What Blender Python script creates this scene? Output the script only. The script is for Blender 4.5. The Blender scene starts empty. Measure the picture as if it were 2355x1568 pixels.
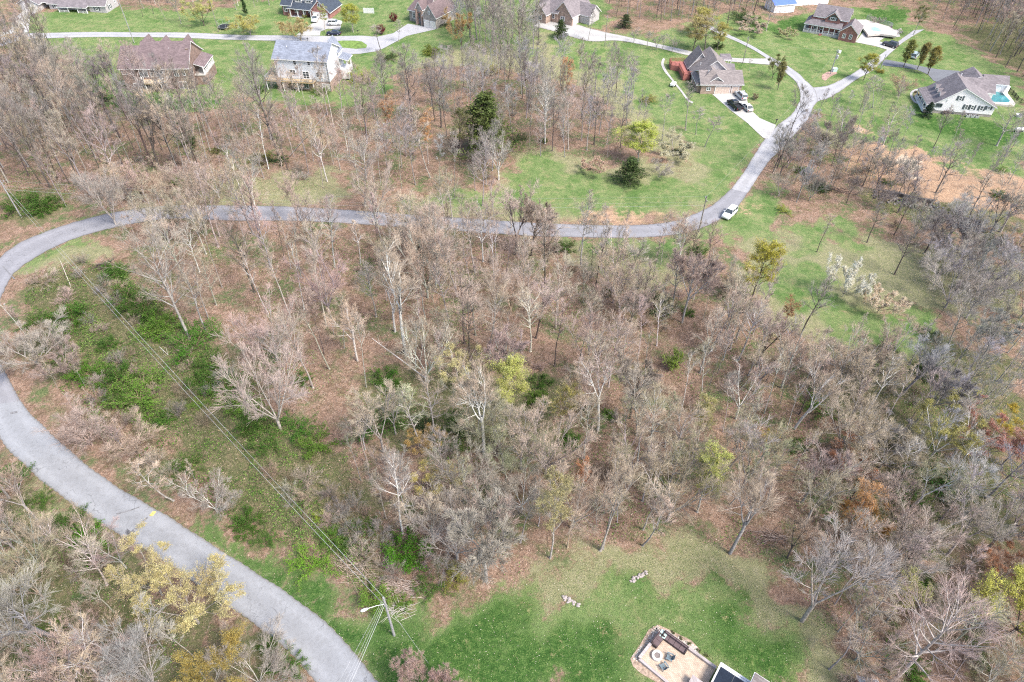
import bpy, bmesh, math, random
import numpy as np
from mathutils import Vector, Matrix
from mathutils.geometry import delaunay_2d_cdt

# ------------------------------------------------------------------ camera
CAMH = 82.0
PITCH = math.radians(44)
FPX = 1569.0                      # focal length in pixels of a 2354 wide frame (24 mm lens)
S = bpy.context.scene
C = S.collection
cam_d = bpy.data.cameras.new('camera'); cam_d.lens = 24.0; cam_d.sensor_width = 36.0
cam_d.clip_start = 0.5; cam_d.clip_end = 6000
cam = bpy.data.objects.new('camera', cam_d); C.objects.link(cam)
cam.location = (0, 0, CAMH); cam.rotation_euler = (math.radians(90) - PITCH, 0, 0)
S.camera = cam
# ------------------------------------------------------------------ light
SUN_EL, SUN_AZ = math.radians(52), math.radians(60)     # azimuth: clockwise from behind the camera's right
sd = Vector((math.cos(SUN_EL) * math.cos(math.radians(-35)), math.cos(SUN_EL) * math.sin(math.radians(-35)), math.sin(SUN_EL)))
W = bpy.data.worlds.new('World'); S.world = W; W.use_nodes = True
wn = W.node_tree.nodes; wl = W.node_tree.links
bg = wn['Background']; bg.inputs['Strength'].default_value = 0.125
sky = wn.new('ShaderNodeTexSky'); sky.sky_type = 'NISHITA'; sky.sun_disc = False
sky.sun_elevation = SUN_EL; sky.sun_rotation = math.atan2(sd.x, sd.y)
sky.air_density = 1.0; sky.dust_density = 3.0; sky.ozone_density = 0.6
wl.new(sky.outputs[0], bg.inputs[0])
sl = bpy.data.lights.new('sun', 'SUN'); sl.energy = 1.9; sl.angle = math.radians(16); sl.color = (1.0, 0.95, 0.87)
so = bpy.data.objects.new('sun', sl); C.objects.link(so)
so.rotation_euler = (-sd).to_track_quat('-Z', 'Y').to_euler()
S.view_settings.view_transform = 'Standard'; S.view_settings.look = 'None'
S.view_settings.gamma = 1.0; S.view_settings.exposure = 1.42
S.view_settings.use_curve_mapping = False
S.render.engine = 'CYCLES'
S.cycles.max_bounces = 4; S.cycles.diffuse_bounces = 2; S.cycles.glossy_bounces = 2
S.cycles.transparent_max_bounces = 4; S.cycles.use_denoising = False; S.cycles.filter_width = 1.15; S.cycles.sample_clamp_indirect = 4.0

rnd = random.Random(7)
nrs = np.random.RandomState(11)

# ------------------------------------------------------------------ terrain and pixel helpers
def hgt(x, y):
    return (0.9 * np.sin(x * 0.031 + 0.6) * np.sin(y * 0.027 + 1.1) + 0.5 * np.sin(x * 0.063 + y * 0.041)
            + 0.12 * np.sin(x * 0.21 + 1.7 * np.sin(y * 0.1)) * np.sin(y * 0.17))
def ray(px, py):
    u = (px - 1177) / FPX; v = (784 - py) / FPX
    return (u, math.cos(PITCH) + v * math.sin(PITCH), -math.sin(PITCH) + v * math.cos(PITCH))
def GZ(px, py, z=0.0):
    d = ray(px, py); t = (CAMH - z) / -d[2]
    return Vector((d[0] * t, d[1] * t, z))
def G(px, py):
    z = 0.0
    for _ in range(5):
        p = GZ(px, py, z); z = float(hgt(p.x, p.y))
    return Vector((p.x, p.y, z))
def proj(p):
    dz = p[2] - CAMH
    c = p[1] * math.cos(PITCH) - dz * math.sin(PITCH); v = p[1] * math.sin(PITCH) + dz * math.cos(PITCH)
    return 1177 + FPX * p[0] / c, 784 - FPX * v / c
def vheight(base, top_py):
    lo, hi = 0.2, 45
    for _ in range(30):
        m = (lo + hi) / 2
        if proj((base.x, base.y, base.z + m))[1] > top_py: lo = m
        else: hi = m
    return lo
def R3(c, r, x, y):               # pixel of one ninth of the photograph (enlarged) -> full frame pixel
    return (x / 3 + 784.67 * c, y / 3 + 522.67 * r)
def pip(poly, X, Y):
    inside = np.zeros(X.shape, bool); n = len(poly)
    for i in range(n):
        x0, y0 = poly[i]; x1, y1 = poly[(i + 1) % n]
        if y0 == y1: continue
        cnd = ((y0 > Y) != (y1 > Y)) & (X < (x1 - x0) * (Y - y0) / (y1 - y0) + x0)
        inside ^= cnd
    return inside

# ------------------------------------------------------------------ object helpers
def mesh_obj(name, verts, faces, m=None, parent=None, smooth=False):
    me = bpy.data.meshes.new(name)
    me.from_pydata([tuple(v) for v in verts], [], faces)
    if m: me.materials.append(m)
    if smooth: me.polygons.foreach_set('use_smooth', [True] * len(me.polygons))
    me.update()
    o = bpy.data.objects.new(name, me); C.objects.link(o)
    if parent: o.parent = parent
    return o
def np_mesh(name, verts, faces_list, m, smooth=False):
    """verts (N,3) array, faces_list = list of (k,n) index arrays"""
    me = bpy.data.meshes.new(name)
    loops = np.concatenate([f.ravel() for f in faces_list]).astype(np.int32)
    tot = np.concatenate([np.full(len(f), f.shape[1]) for f in faces_list]).astype(np.int32)
    st = np.concatenate([[0], np.cumsum(tot)[:-1]]).astype(np.int32)
    me.vertices.add(len(verts)); me.vertices.foreach_set('co', np.asarray(verts, np.float32).ravel())
    me.loops.add(len(loops)); me.loops.foreach_set('vertex_index', loops)
    me.polygons.add(len(tot)); me.polygons.foreach_set('loop_start', st); me.polygons.foreach_set('loop_total', tot)
    if smooth: me.polygons.foreach_set('use_smooth', np.ones(len(tot), bool))
    me.materials.append(m); me.update(calc_edges=True); me.validate()
    return me
def empty(name, loc, rz=0, label=None, cat=None, group=None):
    o = bpy.data.objects.new(name, None); C.objects.link(o); o.location = loc; o.rotation_euler = (0, 0, rz)
    o.empty_display_size = 0.3
    tag(o, label, cat, group)
    return o
def tag(o, label=None, cat=None, group=None, kind=None):
    if label: o['label'] = label
    if cat: o['category'] = cat
    if group: o['group'] = group
    if kind: o['kind'] = kind
    return o
class MB:
    """collects simple solids into one mesh"""
    def __init__(s): s.v = []; s.f = []
    def add(s, vs, fs):
        n = len(s.v); s.v += [tuple(v) for v in vs]; s.f += [tuple(i + n for i in f) for f in fs]; return s
    def box(s, x0, x1, y0, y1, z0, z1):
        return s.add([(x0, y0, z0), (x1, y0, z0), (x1, y1, z0), (x0, y1, z0), (x0, y0, z1), (x1, y0, z1), (x1, y1, z1), (x0, y1, z1)],
                     [(0, 3, 2, 1), (4, 5, 6, 7), (0, 1, 5, 4), (1, 2, 6, 5), (2, 3, 7, 6), (3, 0, 4, 7)])
    def slab(s, quad, t):
        """thick slab hanging under a quad/tri of 3D points"""
        q = [Vector(p) for p in quad]; n = (q[1] - q[0]).cross(q[-1] - q[0]).normalized()
        if n.z < 0: q.reverse(); n = -n
        k = len(q); lo = [p - n * t for p in q]
        fs = [tuple(range(k)), tuple(reversed(range(k, 2 * k)))]
        for i in range(k):
            j = (i + 1) % k; fs.append((j, i, i + k, j + k))
        return s.add(q + lo, fs)
    def vslab(s, quad, t):
        q = [Vector(p) for p in quad]; n = (q[1] - q[0]).cross(q[-1] - q[0])
        if n.z < 0: q.reverse()
        k = len(q); lo = [p - Vector((0, 0, t)) for p in q]; fs = [tuple(range(k)), tuple(reversed(range(k, 2 * k)))]
        for i in range(k):
            j = (i + 1) % k; fs.append((j, i, i + k, j + k))
        return s.add(q + lo, fs)
    def prism(s, poly, z0, z1):
        k = len(poly)
        a = sum(poly[i][0] * poly[(i + 1) % k][1] - poly[(i + 1) % k][0] * poly[i][1] for i in range(k))
        if a < 0: poly = list(reversed(poly))
        fs = [tuple(reversed(range(k))), tuple(range(k, 2 * k))] + [(i, (i + 1) % k, (i + 1) % k + k, i + k) for i in range(k)]
        return s.add([(p[0], p[1], z0) for p in poly] + [(p[0], p[1], z1) for p in poly], fs)
    def tube(s, p0, p1, r0, r1=None, n=6, cap=True):
        r1 = r0 if r1 is None else r1
        p0 = Vector(p0); p1 = Vector(p1); d = (p1 - p0).normalized()
        a = d.orthogonal().normalized(); b = d.cross(a)
        vs = []
        for p, r in ((p0, r0), (p1, r1)):
            for i in range(n):
                t = 2 * math.pi * i / n; vs.append(p + (a * math.cos(t) + b * math.sin(t)) * r)
        fs = [(i, (i + 1) % n, (i + 1) % n + n, i + n) for i in range(n)]
        if cap: fs += [tuple(reversed(range(n))), tuple(range(n, 2 * n))]
        return s.add(vs, fs)
    def path(s, pts, r, n=5):
        for a, b in zip(pts[:-1], pts[1:]): s.tube(a, b, r, r, n, cap=True)
        return s
    def lathe(s, prof, n=16, cx=0, cy=0):
        vs = []; fs = []
        for r, z in prof:
            for i in range(n):
                t = 2 * math.pi * i / n; vs.append((cx + r * math.cos(t), cy + r * math.sin(t), z))
        for k in range(len(prof) - 1):
            for i in range(n):
                j = (i + 1) % n; fs.append((k * n + i, k * n + j, k * n + n + j, k * n + n + i))
        fs.append(tuple(reversed(range(n)))); fs.append(tuple(range((len(prof) - 1) * n, len(prof) * n)))
        return s.add(vs, fs)
    def build(s, name, m, parent=None, smooth=False):
        return mesh_obj(name, s.v, s.f, m, parent, smooth)

# ------------------------------------------------------------------ materials
class NT:
    def __init__(s, m):
        s.t = m.node_tree; s.n = s.t.nodes; s.l = s.t.links
    def node(s, typ, **kw):
        n = s.n.new(typ)
        for k, v in kw.items():
            if k.startswith('i_'):
                n.inputs[k[2:].replace('_', ' ')].default_value = v
            else: setattr(n, k, v)
        return n
    def link(s, a, b): s.l.new(a, b)
    def noise(s, scale, detail=4, rough=0.6, vec=None, dist=0.0):
        n = s.node('ShaderNodeTexNoise'); n.inputs['Scale'].default_value = scale
        n.inputs['Detail'].default_value = detail; n.inputs['Roughness'].default_value = rough
        n.inputs['Distortion'].default_value = dist
        if vec is not None: s.link(vec, n.inputs['Vector'])
        return n.outputs['Fac']
    def math(s, op, a, b=None, c=None, clamp=False):
        n = s.node('ShaderNodeMath', operation=op); n.use_clamp = clamp
        for i, v in enumerate((a, b, c)):
            if v is None: continue
            if isinstance(v, (int, float)): n.inputs[i].default_value = v
            else: s.link(v, n.inputs[i])
        return n.outputs[0]
    def ramp(s, fac, stops):
        r = s.node('ShaderNodeValToRGB'); e = r.color_ramp.elements
        while len(e) < len(stops): e.new(0.5)
        for i, (p, c) in enumerate(stops):
            e[i].position = p; e[i].color = (*c, 1) if len(c) == 3 else c
        s.link(fac, r.inputs[0]); return r.outputs[0]
    def sstep(s, v, a, b):
        n = s.node('ShaderNodeMapRange'); n.interpolation_type = 'SMOOTHSTEP'
        n.inputs['From Min'].default_value = a; n.inputs['From Max'].default_value = b
        s.link(v, n.inputs['Value']); return n.outputs[0]
    def mix(s, fac, a, b, blend='MIX'):
        n = s.node('ShaderNodeMix', data_type='RGBA', blend_type=blend)
        for sock, v in ((n.inputs['Factor'], fac), (n.inputs[6], a), (n.inputs[7], b)):
            if isinstance(v, (int, float)): sock.default_value = v
            elif isinstance(v, tuple): sock.default_value = (*v, 1) if len(v) == 3 else v
            else: s.link(v, sock)
        return n.outputs[2]
def new_mat(name):
    m = bpy.data.materials.new(name); m.use_nodes = True
    nt = NT(m); b = nt.n['Principled BSDF']
    b.inputs['Roughness'].default_value = 0.85
    b.inputs['Specular IOR Level'].default_value = 0.25
    return m, nt, b
def mat(name, col, var=0.12, scale=3.0, rough=0.8, bump=0.0, bscale=20.0, metal=0.0, spec=0.25, detail=4):
    m, nt, b = new_mat(name)
    co = nt.node('ShaderNodeTexCoord').outputs['Object']
    f = nt.noise(scale, detail, 0.65, co)
    c = nt.ramp(f, [(0.25, tuple(max(0, x * (1 - var * 1.6)) for x in col)), (0.75, tuple(min(1, x * (1 + var * 1.6)) for x in col))])
    nt.link(c, b.inputs['Base Color'])
    b.inputs['Roughness'].default_value = rough; b.inputs['Metallic'].default_value = metal
    b.inputs['Specular IOR Level'].default_value = spec
    if bump:
        bn = nt.node('ShaderNodeBump'); bn.inputs['Strength'].default_value = bump; bn.inputs['Distance'].default_value = 0.05
        nt.link(nt.noise(bscale, 3, 0.6, co), bn.inputs['Height']); nt.link(bn.outputs[0], b.inputs['Normal'])
    return m
def obj_col_mat(name, dark=0.55, light=1.35, scale=3.0, trans=0.0, hue=None, bump=0.0):
    """base colour = the object's own colour, broken up by noise"""
    m, nt, b = new_mat(name)
    oi = nt.node('ShaderNodeObjectInfo'); co = nt.node('ShaderNodeTexCoord').outputs['Object']
    f = nt.noise(scale, 4, 0.7, co)
    g = nt.ramp(f, [(0.3, (dark,) * 3), (0.7, (light,) * 3)])
    c = nt.mix(1.0, oi.outputs['Color'], g, 'MULTIPLY')
    if hue:
        f2 = nt.noise(0.7, 2, 0.5, co)
        c = nt.mix(nt.sstep(f2, 0.4, 0.62), c, nt.mix(1.0, c, hue, 'MULTIPLY'))
    nt.link(c, b.inputs['Base Color'])
    if trans:
        tr = nt.node('ShaderNodeBsdfTranslucent'); nt.link(c, tr.inputs[0])
        mx = nt.node('ShaderNodeMixShader'); mx.inputs[0].default_value = trans
        out = nt.n['Material Output']
        nt.link(b.outputs[0], mx.inputs[1]); nt.link(tr.outputs[0], mx.inputs[2]); nt.link(mx.outputs[0], out.inputs[0])
    return m
M = {}
M['bark'] = obj_col_mat('bark', 0.5, 1.5, 2.5)
M['twig'] = obj_col_mat('twig', 0.65, 1.35, 0.6)
M['leaf'] = obj_col_mat('leaf', 0.6, 1.4, 1.3, trans=0.35, hue=(0.98, 0.93, 0.85))
M['white_trim'] = mat('white_trim', (0.74, 0.74, 0.75), 0.04, 2, 0.6)
M['glass'] = mat('window_glass', (0.06, 0.075, 0.085), 0.5, 0.8, 0.12, spec=0.6)
M['concrete'] = mat('concrete', (0.42, 0.41, 0.39), 0.12, 0.6, 0.9, 0.3, 30)
M['wood_pole'] = mat('pole_wood', (0.22, 0.2, 0.18), 0.25, 4, 0.9)
M['grey_pole'] = mat('weathered_pole', (0.3, 0.3, 0.31), 0.2, 4, 0.9)
M['galv'] = mat('galvanised_metal', (0.5, 0.51, 0.53), 0.1, 5, 0.45, metal=0.4)
M['cable'] = mat('cable', (0.42, 0.43, 0.44), 0.1, 0.5, 0.6)
M['black'] = mat('black_metal', (0.02, 0.02, 0.022), 0.3, 5, 0.5)
M['rubber'] = mat('tyre_rubber', (0.02, 0.02, 0.02), 0.2, 8, 0.8)
M['stone'] = mat('field_stone', (0.36, 0.32, 0.3), 0.45, 2.2, 0.9, 0.5, 12)
M['decking'] = mat('deck_boards', (0.50, 0.37, 0.22), 0.2, 3, 0.85)
M['red_deck'] = mat('red_deck_boards', (0.36, 0.14, 0.12), 0.2, 3, 0.85)

def brick_mat(name, c1, c2, mortar, sc=1.0, var=0.3):
    m, nt, b = new_mat(name)
    co = nt.node('ShaderNodeTexCoord').outputs['Object']
    sep = nt.node('ShaderNodeSeparateXYZ'); nt.link(co, sep.inputs[0])
    u = nt.math('ADD', sep.outputs[0], sep.outputs[1])
    cb = nt.node('ShaderNodeCombineXYZ'); nt.link(u, cb.inputs[0]); nt.link(sep.outputs[2], cb.inputs[1])
    br = nt.node('ShaderNodeTexBrick'); nt.link(cb.outputs[0], br.inputs['Vector'])
    br.inputs['Color1'].default_value = (*c1, 1); br.inputs['Color2'].default_value = (*c2, 1); br.inputs['Mortar'].default_value = (*mortar, 1)
    br.inputs['Scale'].default_value = 1.0; br.inputs['Brick Width'].default_value = 0.42 * sc; br.inputs['Row Height'].default_value = 0.16 * sc
    br.inputs['Mortar Size'].default_value = 0.02 * sc
    f = nt.noise(1.1, 4, 0.7, co)
    c = nt.mix(1.0, br.outputs[0], nt.ramp(f, [(0.3, (1 - var,) * 3), (0.7, (1 + var,) * 3)]), 'MULTIPLY')
    nt.link(c, b.inputs['Base Color'])
    return m
def siding_mat(name, col):
    m, nt, b = new_mat(name)
    co = nt.node('ShaderNodeTexCoord').outputs['Object']
    sep = nt.node('ShaderNodeSeparateXYZ'); nt.link(co, sep.inputs[0])
    fr = nt.math('FRACT', nt.math('MULTIPLY', sep.outputs[2], 5.0))
    lap = nt.ramp(fr, [(0.0, (0.8, 0.8, 0.82)), (0.16, (1, 1, 1))])
    st = nt.ramp(nt.noise(0.8, 4, 0.7, co), [(0.3, (0.93, 0.93, 0.93)), (0.7, (1.04, 1.04, 1.04))])
    c = nt.mix(1.0, nt.mix(1.0, tuple(col), lap, 'MULTIPLY'), st, 'MULTIPLY')
    nt.link(c, b.inputs['Base Color'])
    bn = nt.node('ShaderNodeBump'); bn.inputs['Strength'].default_value = 0.6; bn.inputs['Distance'].default_value = 0.03
    nt.link(fr, bn.inputs['Height']); nt.link(bn.outputs[0], b.inputs['Normal'])
    return m
def shingle_mat(name, col):
    m, nt, b = new_mat(name)
    co = nt.node('ShaderNodeTexCoord').outputs['Object']
    sep = nt.node('ShaderNodeSeparateXYZ'); nt.link(co, sep.inputs[0])
    u = nt.math('ADD', sep.outputs[0], sep.outputs[1])
    cb = nt.node('ShaderNodeCombineXYZ'); nt.link(u, cb.inputs[0]); nt.link(nt.math('MULTIPLY', sep.outputs[2], 1.8), cb.inputs[1])
    br = nt.node('ShaderNodeTexBrick'); nt.link(cb.outputs[0], br.inputs['Vector'])
    br.inputs['Color1'].default_value = (*[c * 0.82 for c in col], 1); br.inputs['Color2'].default_value = (*[c * 1.2 for c in col], 1)
    br.inputs['Mortar'].default_value = (*[c * 0.6 for c in col], 1)
    br.inputs['Brick Width'].default_value = 0.6; br.inputs['Row Height'].default_value = 0.28; br.inputs['Mortar Size'].default_value = 0.015
    br.inputs['Scale'].default_value = 1.0
    st = nt.ramp(nt.noise(0.5, 5, 0.7, co), [(0.3, (0.84, 0.84, 0.85)), (0.7, (1.14, 1.13, 1.12))])
    fine = nt.ramp(nt.noise(6, 3, 0.7, co), [(0.3, (0.88,) * 3), (0.7, (1.1,) * 3)])
    nt.link(nt.mix(1.0, nt.mix(1.0, br.outputs[0], st, 'MULTIPLY'), fine, 'MULTIPLY'), b.inputs['Base Color'])
    b.inputs['Roughness'].default_value = 0.95
    return m
M['roof_purple'] = shingle_mat('purple_brown_shingles', (0.175, 0.135, 0.14))
M['roof_blue'] = shingle_mat('blue_grey_shingles', (0.22, 0.245, 0.30))
M['roof_dark'] = shingle_mat('dark_slate_shingles', (0.055, 0.07, 0.095))
M['roof_tan'] = shingle_mat('taupe_shingles', (0.22, 0.195, 0.19))
M['roof_grey'] = shingle_mat('grey_shingles', (0.20, 0.18, 0.19))
M['brick_red'] = brick_mat('red_brick', (0.30, 0.11, 0.09), (0.24, 0.08, 0.07), (0.36, 0.27, 0.25))
M['brick_brown'] = brick_mat('brown_brick', (0.25, 0.16, 0.13), (0.18, 0.12, 0.105), (0.28, 0.23, 0.2), var=0.3)
M['brick_tan'] = brick_mat('tan_brick', (0.36, 0.25, 0.2), (0.28, 0.19, 0.15), (0.4, 0.34, 0.3))
M['stone_wall'] = brick_mat('stone_veneer', (0.34, 0.30, 0.28), (0.22, 0.20, 0.19), (0.34, 0.32, 0.3), 1.6, 0.35)
M['siding_white'] = siding_mat('white_siding', (0.66, 0.69, 0.74))
M['siding_cream'] = siding_mat('cream_siding', (0.86, 0.84, 0.86))
M['siding_grey'] = siding_mat('pale_grey_siding', (0.46, 0.44, 0.45))
M['door_white'] = siding_mat('garage_door_panels', (0.72, 0.70, 0.66))
M['door_beige'] = siding_mat('beige_garage_door_panels', (0.62, 0.50, 0.43))
M['shutter'] = mat('dark_shutter', (0.09, 0.11, 0.12), 0.2, 3)
M['pool_water'] = mat('pool_water', (0.04, 0.20, 0.22), 0.25, 0.35, 0.25, 0.15, 2, spec=0.5)
M['pool_pale'] = mat('pale_pool_cover', (0.30, 0.45, 0.55), 0.15, 0.5, 0.4)
M['pool_deck'] = mat('pool_deck_concrete', (0.48, 0.44, 0.41), 0.12, 0.8, 0.9)

# ------------------------------------------------------------------ ground
def ground_material():
    m, nt, b = new_mat('ground')
    geo = nt.node('ShaderNodeNewGeometry').outputs['Position']
    A = nt.node('ShaderNodeAttribute', attribute_name='zone_a'); B = nt.node('ShaderNodeAttribute', attribute_name='zone_b')
    sa = nt.node('ShaderNodeSeparateColor'); nt.link(A.outputs['Color'], sa.inputs[0])
    sb = nt.node('ShaderNodeSeparateColor'); nt.link(B.outputs['Color'], sb.inputs[0])
    lawn, olive, soil = sa.outputs[0], sa.outputs[1], sa.outputs[2]
    brush, pale, lush = sb.outputs[0], sb.outputs[1], sb.outputs[2]
    n_fine = nt.noise(7.0, 4, 0.75, geo); n_mid = nt.noise(1.1, 5, 0.7, geo); n_big = nt.noise(0.13, 4, 0.65, geo)
    n_m2 = nt.noise(0.45, 5, 0.72, geo, 0.6)
    vor = nt.node('ShaderNodeTexVoronoi'); vor.inputs['Scale'].default_value = 4.5; nt.link(geo, vor.inputs['Vector'])
    leafc = nt.ramp(vor.outputs['Color'], [(0.15, (0.16, 0.105, 0.078)), (0.4, (0.29, 0.19, 0.14)), (0.7, (0.41, 0.285, 0.215)), (0.95, (0.53, 0.42, 0.345))])
    litter = nt.mix(0.55, leafc, nt.ramp(n_fine, [(0.3, (0.15, 0.10, 0.073)), (0.55, (0.31, 0.205, 0.15)), (0.75, (0.46, 0.345, 0.27))]))
    litter = nt.mix(nt.sstep(n_m2, 0.42, 0.66), litter, nt.mix(1.0, litter, (0.60, 0.62, 0.56), 'MULTIPLY'))
    litter = nt.mix(nt.math('MULTIPLY', nt.sstep(n_big, 0.48, 0.62), nt.sstep(n_mid, 0.36, 0.56)), litter, nt.ramp(n_fine, [(0.3, (0.05, 0.085, 0.03)), (0.7, (0.20, 0.23, 0.11))]))
    ol = nt.ramp(n_mid, [(0.3, (0.17, 0.20, 0.085)), (0.5, (0.27, 0.265, 0.14)), (0.72, (0.38, 0.33, 0.23))])
    ol = nt.mix(0.35, ol, nt.ramp(n_fine, [(0.3, (0.12, 0.145, 0.06)), (0.7, (0.40, 0.37, 0.25))]))
    ln = nt.ramp(n_mid, [(0.28, (0.085, 0.165, 0.045)), (0.5, (0.145, 0.24, 0.07)), (0.75, (0.25, 0.30, 0.125))])
    ln = nt.mix(0.4, ln, nt.ramp(n_fine, [(0.3, (0.075, 0.125, 0.04)), (0.7, (0.27, 0.29, 0.16))]))
    ln = nt.mix(nt.sstep(n_m2, 0.44, 0.66), ln, nt.mix(0.55, ln, (0.34, 0.32, 0.17)))
    ln = nt.mix(nt.sstep(n_big, 0.44, 0.66), ln, nt.mix(1.0, ln, (0.62, 0.78, 0.62), 'MULTIPLY'))
    lu = nt.ramp(nt.math('ADD', nt.math('MULTIPLY', n_mid, 0.5), nt.math('MULTIPLY', n_fine, 0.5)),
                 [(0.36, (0.022, 0.062, 0.014)), (0.5, (0.055, 0.125, 0.03)), (0.64, (0.17, 0.25, 0.08))])
    sc = nt.ramp(n_mid, [(0.3, (0.36, 0.23, 0.15)), (0.7, (0.50, 0.35, 0.24))])
    bc = nt.ramp(n_mid, [(0.3, (0.035, 0.065, 0.02)), (0.47, (0.10, 0.135, 0.045)), (0.6, (0.22, 0.18, 0.11)), (0.72, (0.33, 0.25, 0.18))])
    bc = nt.mix(0.5, bc, nt.ramp(n_fine, [(0.3, (0.05, 0.065, 0.025)), (0.7, (0.28, 0.24, 0.15))]))
    pc = nt.ramp(n_mid, [(0.3, (0.5, 0.4, 0.3)), (0.7, (0.62, 0.53, 0.42))])
    jit = nt.math('SUBTRACT', nt.math('ADD', nt.math('MULTIPLY', n_m2, 0.5), nt.math('ADD', nt.math('MULTIPLY', n_mid, 0.35), nt.math('MULTIPLY', n_fine, 0.15))), 0.5)
    def edge(z, k=1.7, lo=0.38, hi=0.62):
        return nt.sstep(nt.math('ADD', z, nt.math('MULTIPLY', jit, k)), lo, hi)
    c = litter
    c = nt.mix(edge(brush, 2.4, 0.3, 0.7), c, bc)
    c = nt.mix(edge(olive, 3.0, 0.2, 0.8), c, ol)
    c = nt.mix(edge(lawn, 2.6, 0.25, 0.75), c, ln)
    c = nt.mix(edge(lush, 4.5, 0.15, 0.85), c, lu)
    c = nt.mix(edge(soil, 2.4, 0.12, 0.5), c, sc)
    c = nt.mix(edge(pale, 2.4, 0.3, 0.8), c, pc)
    nt.link(c, b.inputs['Base Color'])
    b.inputs['Roughness'].default_value = 1.0; b.inputs['Specular IOR Level'].default_value = 0.05
    bn = nt.node('ShaderNodeBump'); bn.inputs['Strength'].default_value = 0.9; bn.inputs['Distance'].default_value = 0.25
    nt.link(nt.math('ADD', n_fine, n_mid), bn.inputs['Height']); nt.link(bn.outputs[0], b.inputs['Normal'])
    return m
def P3(c, r, pts): return [R3(c, r, x, y) for x, y in pts]
zones = {'lawn': [], 'olive': [], 'soil': [], 'brush': [], 'pale': [], 'lush': []}
zones['lawn'] += [
    [(900, 1620), (720, 1440), (600, 1340), (450, 1245), (455, 1215), (520, 1215), (640, 1275), (780, 1365), (880, 1415), (980, 1400), (960, 1500)],
    [(1640, 520), (1720, 450), (1760, 410), (1800, 450), (1790, 540), (1700, 560)],
    [(900, 470), (1150, 480), (1500, 495), (1600, 470), (1650, 440), (1660, 400), (1600, 420), (1300, 430), (1000, 440)],
    [(880, 1600), (780, 1465), (680, 1368), (580, 1300), (465, 1232), (500, 1225), (600, 1265), (700, 1335), (800, 1395), (880, 1425), (1010, 1395), (1150, 1375),
     (1250, 1365), (1500, 1320), (1640, 1335), (1720, 1385), (1790, 1420), (1840, 1480), (1900, 1600)],
    [(1240, 60), (1500, 85), (1700, 25), (1800, 55), (1880, 20), (2060, 15), (2110, 60), (2200, 90), (2354, 180), (2400, 380), (2200, 350), (2080, 310), (1990, 320), (1950, 250), (1870, 250),
     (1750, 330), (1700, 430), (1660, 470), (1640, 440), (1600, 330), (1560, 300), (1480, 260), (1430, 190), (1300, 150)],
    [(60, 28), (500, 25), (560, 0), (900, -20), (1000, 0), (1400, -30), (1400, 60), (1230, 70), (1230, 150), (1180, 110), (1100, 100), (930, 150), (880, 220), (850, 240), (640, 240), (560, 215), (470, 260), (300, 250), (200, 200), (150, 130), (60, 90)],
    P3(1, 0, [(1230, 1060), (1430, 1050), (1550, 1150), (1900, 1230), (2354, 1230), (2354, 1460), (1900, 1400), (1400, 1430), (1100, 1400), (1180, 1250)]),
    P3(2, 1, [(1090, 600), (1130, 860), (1450, 870), (1620, 800), (1700, 640), (1540, 560), (1300, 560)]),
    P3(2, 1, [(960, -60), (1180, -60), (1290, 150), (1200, 180), (1050, 60)]),
    P3(2, 1, [(0, 0), (300, -80), (420, 0), (150, 60), (0, 140)]), P3(1, 1, [(1480, 70), (2354, 60), (2354, 200), (2200, 260), (1500, 130)]),
    P3(2, 1, [(520, 300), (900, 180), (1000, 330), (1150, 600), (1100, 760), (800, 520), (560, 480)]), P3(2, 1, [(760, -60), (1000, -40), (1060, 120), (820, 240)]), P3(2, 1, [(1000, 380), (1260, 560), (1650, 560), (1760, 700), (1640, 830), (1120, 880)]),
    P3(0, 1, [(100, 330), (300, 140), (640, 40), (700, 80), (420, 180), (200, 330)]),
    P3(0, 1, [(0, 900), (60, 1060), (200, 1290), (400, 1420), (430, 1480), (320, 1420), (140, 1200)]),
    P3(0, 0, [(400, 1560), (640, 1440), (1200, 1390), (2354, 1420), (2354, 1450), (1200, 1420), (850, 1450)]),
    P3(0, 1, [(0, 200), (200, 60), (380, 0), (600, -80), (560, -110), (0, 150)]),
    P3(2, 2, [(1880, 1500), (1960, 1300), (2100, 1400), (2100, 1568)]),
    P3(2, 0, [(900, 720), (1560, 640), (2400, 1000), (2400, 1180), (1900, 1200), (1700, 1100), (1000, 900)]),
]
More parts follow.
